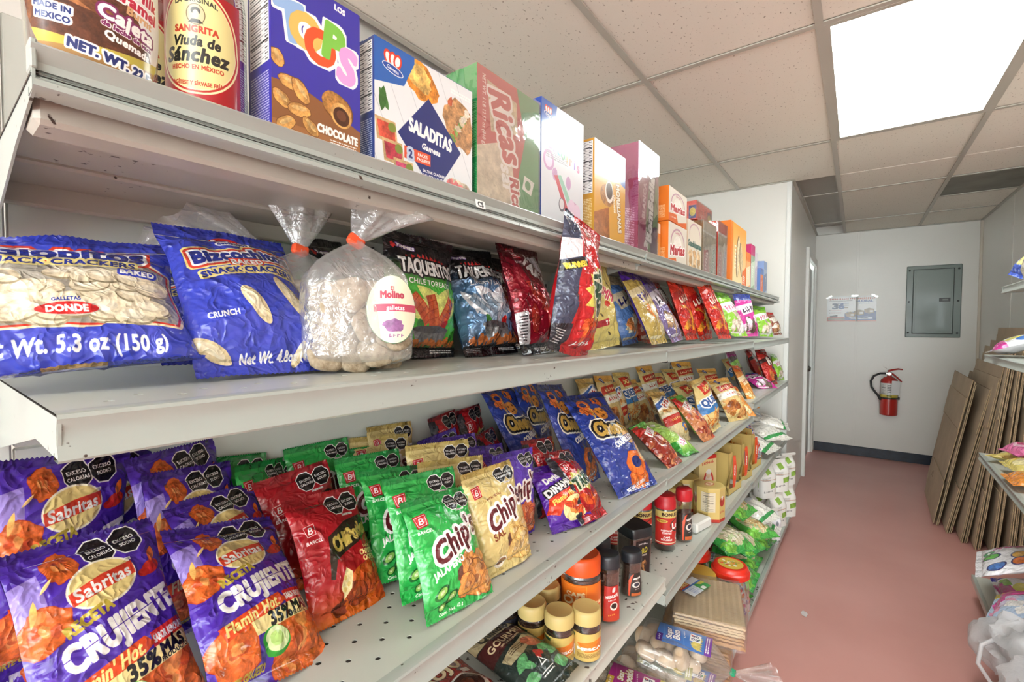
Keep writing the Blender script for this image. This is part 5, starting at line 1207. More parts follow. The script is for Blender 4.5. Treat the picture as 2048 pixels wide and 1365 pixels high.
# ================================================================ builders for the other goods
def carton(name, M, w, d, h, front, side, back, label, group=None, wrap=False, cat='box', flaps=True, seed=0):
    """card box, front to -Y; print on the front and on the two sides"""
    V = [(-w/2, 0, 0), (w/2, 0, 0), (w/2, 0, h), (-w/2, 0, h), (w/2, d, 0), (-w/2, d, 0), (-w/2, d, h), (w/2, d, h)]
    Vs = []; F = []; U = []; I = []
    for q, m in (((0, 1, 2, 3), 0), ((4, 5, 6, 7), 0), ((5, 0, 3, 6), 1), ((1, 4, 7, 2), 1), ((3, 2, 7, 6), 2), ((0, 5, 4, 1), 2)):
        k = len(Vs); Vs += [V[i] for i in q]; F.append((k, k+1, k+2, k+3)); I.append(m); U += [(0, 0), (1, 0), (1, 1), (0, 1)]
    o = obj(name, mesh(name, Vs, F, [front, side, back], I, U), M=M); tag(o, label, cat, group)
    if flaps:
        b = B().box((-w/2+.001, .001, h), (w/2-.001, d*.55, h+.0012)); obj('top_flap', b.me('top_flap', back), o)
        b = B().box((-w/2+.001, d*.5, h+.0012), (w/2-.001, d-.001, h+.0024)); obj('top_flap', b.me('top_flap', back), o)
    if wrap:
        e = .0022; rg = np.random.RandomState(seed)
        Vw = []; Fw = []; n = 12
        for (a, bq, cc) in (((-w/2-e, -e, -0), (w+2*e, 0, 0), (0, 0, h+e)), ((-w/2-e, d+e, 0), (0, -d-2*e, 0), (0, 0, h+e)), ((w/2+e, -e, 0), (0, d+2*e, 0), (0, 0, h+e))):
            k = len(Vw)
            for j in range(n+1):
                for i in range(n+1):
                    p = [a[t]+bq[t]*i/n+cc[t]*j/n for t in range(3)]
                    if 0 < i < n and 0 < j < n:
                        z = (rg.rand()-.5)*.0016
                        if bq[0]: p[1] += z
                        else: p[0] += z
                    Vw.append(p)
            for j in range(n):
                for i in range(n): q = k+j*(n+1)+i; Fw.append((q, q+1, q+n+2, q+n+1))
        obj('shrink_wrap', mesh('shrink_wrap', Vw, Fw, film('shrink_film', lo=.12, hi=.9, rough=.05, bump=.15, bscale=9), smooth=True), o)
    return o

def patch(r, z0, z1, a0, a1, m, name, sx=1, sy=1, n=20, bul=0, off=.0008, sq=0, shape='rect'):
    """label wrapped on a lathe body; angles in degrees, -90 = front"""
    V = []; F = []; U = []; rows = 14
    for j in range(rows+1):
        t = j/rows; s = 1.0
        if shape == 'oval': s = math.sqrt(max(0, 1-(2*t-1)**2))**.8
        if shape == 'tongue': s = min(1, math.sqrt(max(0, 1-max(0, 1-t*2.2)**2)))*.999+.001
        for i in range(n+1):
            u = i/n; u2 = .5+(u-.5)*s; a = math.radians(a0+(a1-a0)*u2); f = 1.0; cx, cy = math.cos(a), math.sin(a)
            if sq: f = 1/(abs(cx)**sq+abs(cy)**sq)**(1/sq)
            rr = (r(z0+(z1-z0)*t) if callable(r) else r)
            V.append(((rr*sx*f+off)*cx, (rr*sy*f+off)*cy, z0+(z1-z0)*t)); U.append((u2, t))
    for j in range(rows):
        for i in range(n): q = j*(n+1)+i; F.append((q, q+1, q+n+2, q+n+1))
    return mesh(name, V, F, m, None, U, True)

M_COFFEE = mat('instant_coffee_granules', '#2c1710', .55, var=.6, vscale=240, bump=.9, bscale=420, col2='#5a3320')
M_GLASS = film('clear_jar_glass', '#eef2ee', .05, .7, .04, .02, 20)
def jar(M, prof, lid_m, lid_prof, label, group, lab=None, labm=None, labz=(.02, .1), laba=(-150, -30), fill=M_COFFEE, fillz=.9, sq=0, sx=1, sy=1, shape='rect', name='coffee_jar', cat='jar', ribs=0, topm=None):
    o = obj(name, autosmooth(B().lathe([(0, 0)]+prof, 28, sx=sx, sy=sy, sq=sq).me(name+'_glass', M_GLASS), 50), M=M); tag(o, label, cat, group)
    zt = prof[-1][1]
    ip = [(0, .004)]+[(max(r-.0025, .001), max(z, .004)) for r, z in prof if z <= zt*fillz]; ip += [(0, ip[-1][1])]
    obj('coffee' if fill is M_COFFEE else 'contents', autosmooth(B().lathe(ip, 26, sx=sx, sy=sy, sq=sq).me('contents', fill), 50), o)
    b = B().lathe(lid_prof, 36, sx=sx, sy=sy, sq=sq)
    if ribs:
        r0 = lid_prof[1][0]
        for k in range(ribs):
            a = 2*PI*k/ribs; b.box((0, 0, 0), (0, 0, 0)) if 0 else b.tube([(r0*math.cos(a)*sx, r0*math.sin(a)*sy, lid_prof[1][1]+.003), (r0*math.cos(a)*sx, r0*math.sin(a)*sy, lid_prof[1][1]+.02)], .0009, 5)
    obj('lid', autosmooth(b.me('lid', lid_m), 40), o)
    if topm:
        r0 = lid_prof[-2][0]*.82; z = lid_prof[-1][1]+.0006; n = 24
        V = [(r0*math.cos(2*PI*k/n)*sx, r0*math.sin(2*PI*k/n)*sy, z) for k in range(n)]
        obj('lid_label', mesh('lid_label', V, [tuple(range(n))], topm, None, [(.5+.5*math.cos(2*PI*k/n), .5+.5*math.sin(2*PI*k/n)) for k in range(n)]), o)
    if labm:
        rad = lambda z: np.interp(z, [p[1] for p in prof], [p[0] for p in prof])
        obj('label', patch(rad, labz[0], labz[1], laba[0], laba[1], labm, 'label', sx, sy, sq=sq, shape=shape), o)
    return o
def lidp(r, z, h): return [(0, z), (r, z), (r, z+h*.75), (r*.93, z+h*.95), (r*.86, z+h), (r*.8, z+h*.97), (0, z+h*.97)]

# clear bags gathered with a tie
M_FILM = film('clear_cellophane', '#fdfdfd', .12, .9, .13, 1.0, 60, haze=.1)
M_FILM2 = film('clear_bread_bag', '#fbfbfb', .06, .7, .13, .6, 40, haze=.05)
M_COOK = mat('sugared_biscuit', '#b3a38b', .9, var=.5, vscale=130, bump=1.0, bscale=170, col2='#85735a')
M_BUN = mat('pale_sugar_bun', '#d8c8b0', .8, var=.3, vscale=16, bump=.4, bscale=60, col2='#b89a78')
def ruffle(L, r0, r1, folds, seed, flat=.55):
    """the loose fan of film above a tie; base at origin, opening along +Z"""
    V = []; F = []; n = 72; rows = 12; rg = np.random.RandomState(seed); ph = rg.rand(4)*6
    for j in range(rows+1):
        t = j/rows; r = r0+(r1-r0)*t**.8
        for i in range(n):
            a = 2*PI*i/n; w = 1+.38*t*math.sin(folds*a+ph[0]+t)+.14*t*math.sin(2.7*folds*a+ph[1])
            V.append((r*w*math.cos(a), r*w*math.sin(a)*flat, L*t*(1+.12*t*math.sin(2*a+ph[2]))+.004*math.sin(5*a+ph[3])*t))
    for j in range(rows):
        for i in range(n): F.append((j*n+i, j*n+(i+1) % n, (j+1)*n+(i+1) % n, (j+1)*n+i))
    return V, F
def film_body(w, d, h, seed, neck=.008):
    V = []; F = []; n = 64; rows = 30; rg = np.random.RandomState(seed)
    for j in range(rows+1):
        t = j/rows
        s = min(1, (t/.07)**.5) if t < .07 else 1.0
        if t > .62: s *= max(.0, math.cos((t-.62)/.38*PI/2))**.9
        s = max(s, neck/(w/2))
        for i in range(n):
            a = 2*PI*i/n; c, q = math.cos(a), math.sin(a); f = 1/(abs(c)**2.6+abs(q)**2.6)**(1/2.6)
            fold = .10*max(0, (t-.5)/.5)*math.sin(9*a+seed)+.03*math.sin(5*a+7*t+seed)+.025*math.sin(13*a-4*t)
            V.append((w/2*s*f*c*(1+fold), d/2*s*f*q*(1+fold), h*t))
    for j in range(rows):
        for i in range(n): F.append((j*n+i, j*n+(i+1) % n, (j+1)*n+(i+1) % n, (j+1)*n+i))
    F.append(tuple(range(n))[::-1])
    return V, F
def tie_bag(M, w, d, h, label, group, seed, piece, npiece, pr, tie_m, labm=None, lab=None, rL=.07, rR=.04, rrot=(0, 0), name='biscuit_bag', cat='biscuit bag', pname='biscuit', fm=None, lpose=None):
    fm = fm or M_FILM
    o = obj(name, mesh(name+'_film', *film_body(w, d, h, seed), fm, smooth=True), M=M); tag(o, label, cat, group)
    V, F = ruffle(rL, .006, rR, 5, seed); rf = obj('gathered_top', mesh('gathered_top', V, F, fm, smooth=True), o, (0, 0, h), (rrot[0], rrot[1], 0))
    b = B().box((-.012, -.006, -.008), (.012, .006, .008), bev=.003); obj('tie', b.me('tie', tie_m), o, (0, 0, h), (rrot[0]*.5, rrot[1]*.5+.2, .3))
    rg = np.random.RandomState(seed+3); k = 0; pts = []; tries = 0
    while len(pts) < npiece and tries < 6000:
        tries += 1
        x, y, z = (rg.rand()-.5)*(w-2.1*pr), (rg.rand()-.5)*(d-1.7*pr), pr*.55+rg.rand()*(h*.7-pr)
        lim = 1.0 if z < h*.5 else max(.25, 1-(z-h*.5)/(h*.36))
        if abs(x) > (w/2-pr)*lim+.001 or abs(y) > (d/2-pr*.7)*lim+.001: continue
        if all((x-a)**2+(y-bq)**2+((z-c)*1.5)**2 > (pr*1.22)**2 for a, bq, c in pts): pts.append((x, y, z))
    for (x, y, z) in pts:
        tilt = 1.35 if rg.rand() < .7 else .4
        obj(pname, piece, o, (x, y, z), (tilt+rg.uniform(-.5, .5), rg.uniform(-.6, .6), rg.uniform(-.7, .7)))
    if labm:
        W2, H2, lx, lz, ly = lab; n = 28; rows = 5; V = []; U = []; F = []          # oval sticker following the film
        for j in range(rows+1):
            for i in range(n):
                q = j/rows; x, y = .5*q*math.cos(2*PI*i/n), .5*q*math.sin(2*PI*i/n)
                V.append((lx+x*W2, ly+.014*(2*x)**2, lz+y*H2)); U.append((.5+x*.94, .5+y*.94))
        for j in range(rows):
            for i in range(n): F.append((j*n+i, j*n+(i+1) % n, (j+1)*n+(i+1) % n, (j+1)*n+i))
        l = obj('label', mesh('label', V, F, labm, None, U, True), o)
        if lpose: l.rotation_euler = lpose
    return o
def lump(r, zs, seed, n=18, amp=.08):
    b = B(); pr = [(0, -r*zs)]+[(r*math.sin(PI*k/8)**.7, -r*zs*math.cos(PI*k/8)) for k in range(1, 8)]+[(0, r*zs)]
    b.lathe(pr, n); rg = np.random.RandomState(seed); ph = rg.rand(3)*6
    b.V = [tuple(c*(1+amp*math.sin(5*v[0]/r+ph[0])*math.sin(4*v[1]/r+ph[1])) for c in v) for v in b.V]
    return b
# ================================================================ bags on the second and third shelves
GRP = {'sab': 'purple chip bags on the third shelf', 'chipotle': 'red chipotle chip bags', 'jal': 'green jalapeño chip bags', 'sal': 'gold salted chip bags', 'fue': 'violet chip bags',
       'tak': 'small red foil chip bags', 'dyn': 'small purple chip bags', 'che': 'dark blue puff bags', 'glo': 'blue cracker bags', 'biz': 'blue cracker bags', 'taq': 'taquito bags', 'tbl': 'taquito bags', 'tdr': 'taquito bags',
       'rdy': 'red and orange bags', 'grn': 'lime green bags', 'cac': 'cream and blue peanut bags', 'que': 'gold corn stick bags', 'chic': 'gold and orange bags', 'pea': 'coated peanut bags', 'pe2': 'coated peanut bags'}
PLACE = [
 ('sab',-0.563,0.13,0.977,107,36,5,0.93,1.05,1.0,'large purple chip bag at the front left with its yellow oval logo in full view'),
 ('sab',-0.528,0.249,0.985,116,47,20,1.01,1.02,1.0,'purple chip bag with 35% band, standing left of the red chipotle bags'),
 ('sab',-0.736,0.123,0.978,116,18,5,0.95,1.0,0.7,'purple chip bag directly behind the large front-left one'),
 ('sab',-0.779,0.165,0.996,110,13,1,0.94,1.05,0.7,'purple chip bag third back in the left row, its red pepper showing'),
 ('sab',-0.729,0.092,1.01,114,7,9,0.94,1.08,0.7,'purple chip bag at the back of the left row, under the shelf corner'),
 ('sab',-0.644,0.287,0.977,113,34,6,0.95,0.97,0.7,'purple chip bag right behind the 35% bag'),
 ('sab',-0.742,0.293,0.977,113,23,0,0.96,1.0,0.7,'purple chip bag second behind the 35% bag'),
 ('sab',-0.715,0.232,0.982,117,13,9,0.96,1.01,0.7,'purple chip bag third behind the 35% bag, mostly hidden'),
 ('sab',-0.75,0.241,0.998,118,11,2,0.97,1.05,0.7,'rearmost purple chip bag with its pointed top corner up'),
 ('chipotle',-0.579,0.377,0.977,98,33,7,0.96,1.0,1.0,'red chipotle chip bag with black and gold lettering at the shelf front'),
 ('chipotle',-0.703,0.402,0.978,91,21,-4,1.0,1.0,0.7,'red chipotle chip bag tucked behind the front red one'),
 ('jal',-0.794,0.3,0.997,96,13,7,0.95,1.04,0.7,'green chip bag farthest left and rear, next to the purple rows'),
 ('jal',-0.766,0.35,0.988,123,12,10,0.96,1.02,0.7,'green chip bag second from the rear, left group'),
 ('jal',-0.783,0.401,0.978,88,21,-2,1.0,1.0,0.7,'green chip bag just behind the red chipotle bags'),
 ('jal',-0.793,0.473,0.99,88,16,0,1.0,1.03,0.7,'green chip bag at the rear, right group, near the gold ones'),
 ('jal',-0.773,0.518,0.977,82,22,3,1.0,1.0,0.7,'green chip bag third from the front in the right row'),
 ('jal',-0.699,0.518,0.979,80,21,1,1.01,1.01,0.7,'green chip bag behind the standing three jalapeño bags'),
 ('jal',-0.592,0.495,0.98,87,29,8,0.99,1.02,0.7,'green jalapeño chip bag beside the red chipotle bag'),
 ('jal',-0.516,0.49,0.984,77,24,1,1.01,1.02,0.7,'green jalapeño chip bag in the middle of the standing three'),
 ('jal',-0.466,0.488,0.977,87,27,3,0.99,0.95,1.0,'foremost green jalapeño chip bag with the large maroon lettering'),
 ('sal',-0.798,0.638,0.995,94,14,3,0.98,1.04,0.7,'gold chip bag at the very rear against the back panel'),
 ('sal',-0.778,0.586,0.985,78,18,4,1.01,1.02,0.7,'gold chip bag second from the rear'),
 ('sal',-0.626,0.609,0.989,70,16,1,1.03,1.02,0.7,'gold chip bag in the middle of its row'),
 ('sal',-0.546,0.57,0.982,73,19,3,1.01,1.01,0.7,'gold chip bag right behind the front gold one'),
 ('sal',-0.481,0.619,0.977,85,19,-1,0.97,0.98,1.0,'front gold salted chip bag leaning beside the green ones'),
 ('fue',-0.726,0.758,0.977,94,22,-4,1.0,1.0,0.7,'violet chip bag at the rear of its row'),
 ('fue',-0.683,0.737,0.977,83,22,2,1.0,1.0,0.7,'violet chip bag second from the rear'),
 ('fue',-0.576,0.727,0.977,101,21,9,0.98,0.99,1.0,'violet chip bag behind the front violet one'),
 ('fue',-0.538,0.71,0.977,89,5,4,0.99,0.96,1.0,'front violet chip bag between the gold one and the small red ones'),
 ('tak',-0.785,0.803,1.006,98,12,-4,0.99,1.06,0.7,'small red foil bag rearmost on the left'),
 ('tak',-0.801,0.908,1.005,97,12,-3,0.99,1.06,0.7,'small red foil bag rearmost, beside the dark blue bags'),
 ('tak',-0.694,0.895,0.977,104,24,-3,0.99,1.0,0.7,'small red foil bag in the second row'),
 ('tak',-0.709,0.992,0.977,87,22,0,1.0,1.0,0.7,'small bright red foil bag in front of the blue bags'),
 ('tak',-0.545,0.861,0.977,86,22,6,0.99,1.0,0.7,'small red foil bag behind the purple dynamite-chip bag'),
 ('tak',-0.458,0.892,0.977,90,41,5,0.99,1.0,1.0,'small red foil bag lying against the purple bag, foremost'),
 ('dyn',-0.473,0.832,0.977,71,41,0,0.98,0.88,1.0,'small purple bag with orange flame band, lying at the shelf front'),
 ('che',-0.451,1.123,0.977,79,42,0,1.03,1.02,1.0,'front dark blue puff bag with gold lettering and orange paw puffs'),
 ('che',-0.575,1.089,0.977,99,28,6,0.99,0.98,0.7,'dark blue puff bag right behind the front one'),
 ('che',-0.746,1.147,0.977,101,19,2,0.99,0.91,0.7,'dark blue puff bag third from the front'),
 ('che',-0.678,1.02,0.978,98,33,2,0.99,1.0,0.7,'dark blue puff bag farthest left and rear'),
 ('glo',-0.562,0.088,1.336,78,48,-5,0.85,1.08,1.0,'blue snack cracker bag with a clear window, leaning at the shelf end'),
 ('biz',-0.565,0.264,1.336,90,39,1,0.88,0.97,1.0,'blue snack cracker bag with stick crackers, second from the left'),
 ('biz',-0.654,0.271,1.345,87,56,1,1.0,0.96,1.0,'blue snack cracker bag half hidden behind the other two blue ones'),
 ('taq',-0.647,0.57,1.336,94,4,2,0.97,0.9,1.0,'black and green taquito bag facing front'),
 ('taq',-0.722,0.647,1.336,119,27,-10,0.99,0.99,0.7,'green taquito bag right behind the front green one'),
 ('taq',-0.68,0.538,1.336,123,31,-8,0.98,0.99,0.7,'green taquito bag at the back behind the biscuit bags'),
 ('tbl',-0.607,0.722,1.335,79,21,-2,0.85,0.97,1.0,'crumpled silvery blue taquito bag leaning right'),
 ('tdr',-0.675,0.865,1.337,88,21,0,1.0,1.0,1.0,'dark red taquito bag behind the silvery blue one'),
 ('tdr',-0.70,1.0,1.336,90,15,0,1.0,1.0,0.8,'dark red taquito bag deeper in, behind the tall red foil bag'),
 ('tre',-0.565,0.84,1.336,93,16,-1,0.96,0.99,1.0,'maroon and silver foil bag'),
 ('run',-0.485,0.815,1.337,90,0,12,0.95,0.92,1.0,'tall red foil bag whose top reaches up past the shelf above'),
 ('chu',-0.572,1.155,1.336,83,8,-5,0.96,1.01,1.0,'matte mustard yellow bag'),
 ('cbl',-0.624,1.453,1.336,95,17,-2,0.99,0.96,1.0,'pale bag with a blue foot right of the mustard bag'),
 ('clr',-0.615,1.608,1.336,89,34,1,0.99,0.95,1.0,'clear glossy bag of reddish chips'),
 ('pyg',-0.522,1.446,1.341,91,25,-2,0.99,1.01,0.7,'purple and gold foil bag behind the clear reddish one'),
 ('pur',-0.519,1.608,1.345,94,29,-3,1.0,1.01,0.7,'silver and purple foil bag'),
 ('red',-0.584,1.834,1.354,91,27,-3,1.0,1.01,0.7,'red bag with a white R, behind the silver and purple bag'),
 ('rdy',-0.531,1.811,1.346,89,18,-1,1.0,1.01,0.7,'red and orange bag, first of the three red ones'),
 ('rdy',-0.522,1.971,1.342,86,17,-4,1.0,1.01,0.7,'red and orange bag, second of the three red ones'),
 ('rdy',-0.455,1.985,1.348,84,22,0,1.01,1.01,0.7,'red and orange bag, third and largest of the red ones'),
 ('grn',-0.454,2.242,1.353,78,25,1,1.01,1.1,0.7,'lime green and white bag beside the red ones'),
 ('pnk',-0.455,2.483,1.349,72,13,-1,1.01,1.07,0.7,'dark blue and pink bag between the two lime green ones'),
 ('grn',-0.496,3.214,1.336,74,18,2,1.0,1.0,0.7,'lime green bag near the far end of the shelf'),
 ('brn',-0.455,3.355,1.347,78,23,0,1.0,1.04,0.7,'last brown bag at the far end of the shelf'),
 ('pea',-0.454,1.419,0.973,83,53,-4,1.01,0.86,1.0,'narrow bag of red-brown coated peanuts at the shelf front'),
 ('sno',-0.452,1.57,0.973,78,67,1,0.99,0.89,1.0,'narrow light green bag lying at the shelf front'),
 ('cac',-0.532,1.721,0.973,82,35,4,0.99,0.91,1.0,'cream, blue and red peanut bag in front of its row'),
 ('cac',-0.747,1.949,0.973,78,29,3,1.0,0.84,0.7,'cream, blue and red peanut bag second in its row'),
 ('cac',-0.764,1.743,0.98,89,16,-4,1.01,0.86,0.7,'cream, blue and red peanut bag third in its row'),
 ('pe2',-0.461,1.808,0.973,80,42,-2,1.01,0.92,1.0,'bag of pinkish coated peanuts with a green edge'),
 ('que',-0.48,1.934,0.98,81,14,-8,1.03,1.0,1.0,'gold bag of corn sticks with a blue cheese band, foremost'),
 ('que',-0.524,1.997,0.974,80,33,-1,1.0,1.0,1.0,'gold bag with blue band behind the foremost one'),
 ('chic',-0.453,2.28,0.973,63,33,-3,1.02,0.97,1.0,'glossy cream and orange bag, front right of the gold ones'),
 ('chic',-0.591,2.533,0.979,64,29,1,1.02,1.01,0.7,'gold bag with a blue round badge behind the cream and orange bag'),
 ('chic',-0.758,2.082,0.993,80,20,1,1.0,1.05,0.7,'gold bag with a blue round badge, rear left'),
 ('que',-0.717,2.347,0.98,81,28,4,1.0,1.02,0.7,'gold bag with red label in the second row'),
 ('que',-0.756,1.829,0.988,86,22,4,1.0,1.04,0.7,'gold bag with red label at the rear left'),
 ('chic',-0.744,1.629,0.99,87,21,4,1.0,1.04,0.7,'gold bag rearmost left, beside the dark blue bags'),
 ('chic',-0.728,2.491,0.991,64,21,1,1.02,1.05,0.7,'gold bag at the rear under the shelf above'),
 ('que',-0.701,3.562,0.976,73,31,-2,1.01,1.01,0.7,'gold bag at the rear, far right'),
 ('cac',-0.735,1.489,0.986,88,23,3,1.0,1.03,1.0,'cream and blue bag behind the front dark blue puff bag'),
 ('chic',-0.724,1.908,0.974,83,33,1,1.0,1.0,0.7,'gold bag behind the row of peanut bags, left'),
 ('que',-0.72,2.205,0.976,78,32,0,1.0,1.01,0.7,'gold bag behind the row of peanut bags, right'),
 ('ora',-0.454,2.659,0.973,84,28,6,1.0,1.02,0.7,'narrow orange bag leaning to the right'),
 ('ora',-0.454,2.417,0.973,56,56,13,0.99,0.92,0.7,'narrow tan and orange bag lying in front'),
 ('drk',-0.56,2.95,1.026,84,22,0,1.0,0.95,0.7,'dark grey translucent bag with a green edge at the rear of the far section'),
 ('red',-0.604,3.699,1.026,89,24,-2,1.0,0.89,1.0,'red and black bag behind the foremost red one'),
 ('red',-0.476,3.365,1.026,78,22,0,1.0,0.89,1.0,'foremost red and black bag at the far end'),
 ('grn',-0.476,3.7,1.026,85,19,3,1.0,0.96,0.7,'green and silver bag against the far end bracket'),
 ('pnk',-0.469,3.142,1.026,56,67,3,0.97,0.92,0.7,'blue and red bag lying flat in front of the red ones'),
]
def place_bags():
    n = {}
    for k, x, y, z, yaw, lean, roll, sx, sz, sy, lb in PLACE:
        v = n.get(k, 0); n[k] = v+1
        nm = 'cracker_bag' if k in ('glo', 'biz') else 'peanut_bag' if k in ('cac', 'pea', 'pe2') else 'chip_bag'
        bag(k, pose(x, y, z, yaw, lean, roll, sx, sz, sy), lb, GRP.get(k), nm, 'snack bag', v)
place_bags()
# ================================================================ goods on the top shelf
ZD = ZT-.0182
def P_(x, y, z, yaw=90, sc=1): return Matrix.Translation((x, y, z)) @ Matrix.Rotation(math.radians(yaw), 4, 'Z') @ Matrix.Diagonal((sc, sc, sc, 1))
def plain(c): return mat('card_'+c.strip('#'), c, .5)
def top_shelf():
    # caramel tub
    prof = [(0, 0), (.030, .0), (.038, .006), (.045, .03), (.047, .08), (.047, .15), (.043, .19), (.03, .22), (.018, .23), (.018, .245)]
    m = P_(-.565, .108, ZD, 88)
    jar(m, prof[1:], mat('cream_cap', '#d8c6a0', .4), lidp(.02, .244, .022), 'flat oval caramel tub with a white rimmed label at the near shelf end', None, True, card('cajeta', c_caj, rough=.2), (.014, .186), (-163, -17),
        mat('caramel_fill', '#5a3018', .3), .85, sx=1.0, sy=.55, name='caramel_tub', cat='tub', shape='tongue')
    # sangrita bottles
    pr = [(.034, 0), (.0372, .004), (.0372, .15), (.036, .165), (.026, .195), (.016, .215), (.0145, .26), (.0155, .262), (.0155, .275)]
    red = mat('sangrita_red', '#8c0f18', .25)
    for k, (x, y, yw, lb) in enumerate(((-.577, .203, 56, 'red sangrita bottle with a gold oval label, in front'), (-.668, .182, 48, 'red sangrita bottle standing behind, half hidden by the caramel tub'))):
        jar(P_(x, y, ZD, yw), pr, mat('dark_red_cap', '#5a1014', .35), lidp(.0165, .262, .03), lb, 'red sangrita bottles', True, card('sangrita', c_sang, rough=.3), (.02, .146), (-155, -25), red, .97, name='sangrita_bottle', cat='bottle')
    bx = lambda *a, **k: carton('biscuit_box', *a, **k)
    def box(ya, yb, zt, d, front, side, back, lb, x=-.53, wrap=False, z0=ZD, group=None, yaw=90, name='biscuit_box', seed=0):
        return carton(name, P_(x, (ya+yb)/2, z0, yaw), yb-ya, d, zt-z0, front, side, back, lb, group, wrap, seed=seed)
    box(.249, .362, 1.795, .056, card('toops', c_toops), card('toops_side', c_side, '#3a35a0', '#c9c8e6', 1), plain('#3a35a0'), 'purple cereal box with bubbly coloured letters', name='cereal_box')
    box(.384, .576, 1.783, .055, card('saladitas', c_sal_box), card('sal_side', c_side, '#253a7c', '#c2cbe0', 2), plain('#2a4a94'), 'blue and white cracker box with a navy diamond and topped crackers')
    box(.588, .772, 1.838, .075, card('ricas', c_ricas, rough=.12, coat=1), plain('#1f9a4a'), plain('#1f9a4a'), 'tall shrink-wrapped red and green cracker box with glare', wrap=True, seed=3)
    box(.781, .953, 1.857, .05, card('arco', c_arco, rough=.2, coat=.8), plain('#2a4aa0'), plain('#2a4aa0'), 'pale grey marshmallow biscuit box with a blue corner')
    box(1.008, 1.185, 1.848, .06, card('more', c_more, rough=.22, coat=.8), card('more_side', c_side, '#c9922e', '#f0dcae', 3), plain('#c9922e'), 'golden yellow biscuit box with a cup of coffee')
    box(1.272, 1.428, 1.922, .1, card('bomb', c_bomb, rough=.12, coat=1), card('bomb_side', c_side, '#9a3a6a', '#e6c6d8', 4, 90, 500, False), plain('#9a3a6a'), 'tallest box, shrink-wrapped in magenta and green', wrap=True, seed=5)
    org = plain('#e07a22')
    G = 'orange biscuit boxes'
    box(1.528, 1.72, 1.745, .12, card('marias', c_marias, 'Marías', '#b8282f'), card('org_side', c_side, '#e07a22', '#f4d8b0', 5, 120, 120, False), org, 'lower orange biscuit box of the stack of two', group=G)
    carton('biscuit_box', P_(-.53, 1.622, 1.7475, 91), .198, .12, .112, card('marias', c_marias, 'Marías', '#b8282f'), card('org_side', c_side, '#e07a22', '#f4d8b0', 5, 120, 120, False), org, 'upper orange biscuit box of the stack of two', G)
    box(1.475, 1.522, 1.735, .1, card('org_sm', c_thin, '#e8913a', '#f0ead8', '#e8a24a'), org, org, 'small orange box left of the orange stack', x=-.555, group=G)
    box(1.735, 1.905, 1.79, .07, card('gua', c_gua), plain('#c9bda6'), plain('#c9bda6'), 'beige biscuit box with green lettering')
    # wrapped loaves and packs
    gm = card('gans', c_gans, rough=.18, coat=.6, bump=.3)
    rd = mat('red_pack_film', '#c9301f', .2, 0, .5)
    for k, (ya, yb, z0, zt, x) in enumerate(((1.935, 2.16, 1.83, 1.905, -.56), (1.93, 2.15, ZD+.002, 1.826, -.60))):
        if k == 0: carton('snack_cake_pack', P_(x, (ya+yb)/2, z0, 90), yb-ya, .1, zt-z0, gm, gm, rd, 'glossy red snack cake carton on top of the others', None, True, 'pack', False, 9)
        else: carton('snack_cake_pack', P_(x, (ya+yb)/2, z0, 90), yb-ya, .1, zt-z0, gm, gm, rd, 'glossy red snack cake carton under another one', None, True, 'pack', False, 10)
    lo = card('loaf', c_loaf, '#c9bca6', 'Maizoro', '#2a7a3a', rough=.15, coat=.8, bump=.4)
    carton('cereal_pack', P_(-.532, 2.03, ZD, 90), .2, .055, .235, lo, mat('brown_cereal_film', '#8a7458', .3, var=.4, vscale=50), rd, 'brown cellophane cereal pack with a red and green label', None, True, 'pack', False, 11)
    carton('cereal_pack', P_(-.535, 2.25, ZD, 90), .16, .06, .275, card('loaf2', c_loaf, '#d24a3a', 'Maizena', '#3a4a8c', rough=.15, coat=.8, bump=.4), rd, rd, 'tall white and red cellophane pack beside the brown cereal pack', None, True, 'pack', False, 12)
    oc = card('ocr', c_ocr)
    box(2.39, 2.735, 1.905, .1, oc, org, org, 'large orange cracker box with two tall crackers pictured', name='cracker_box')
    th = [(2.75, 2.86, 1.80, '#e8a05a', '#e0741f', '#f0d8b0', 'small orange box beside the large orange cracker box'), (2.87, 2.98, 1.86, '#8aa88a', '#b82a6a', '#c9d8c0', 'green box with a magenta top'), (2.99, 3.05, 1.83, '#d6d2d6', '#c9c2c9', '#b8aab8', 'thin pale box beside the green and magenta one'),
          (3.16, 3.25, 1.755, '#e8803a', '#5a7ab8', '#e06a2a', 'small orange and blue box near the shelf end'), (3.27, 3.38, 1.81, '#9aaac8', '#7a94c2', '#6a7a9c', 'last box on the top shelf, pale blue')]
    for k, (a, b2, zt, c1, c2, c3, lb) in enumerate(th): box(a, b2, zt, .05, card('thin%d' % k, c_thin, c1, c2, c3), plain(c2), plain(c1), lb)
    carton('price_tag', Matrix.Translation((XT+.005, .563, ZT-.021)) @ Matrix.Rotation(PI/2, 4, 'Z') @ Matrix.Rotation(-.2, 4, 'X'), .022, .0006, .013, card('tag', lambda: Cv(80, 48, '#e6e6e0').text('CS', .5, .3, .36, K, .03)), plain('#e6e6e0'), plain('#e6e6e0'), 'small white sticker reading CS on the top shelf lip', None, False, 'sticker', False)
top_shelf()

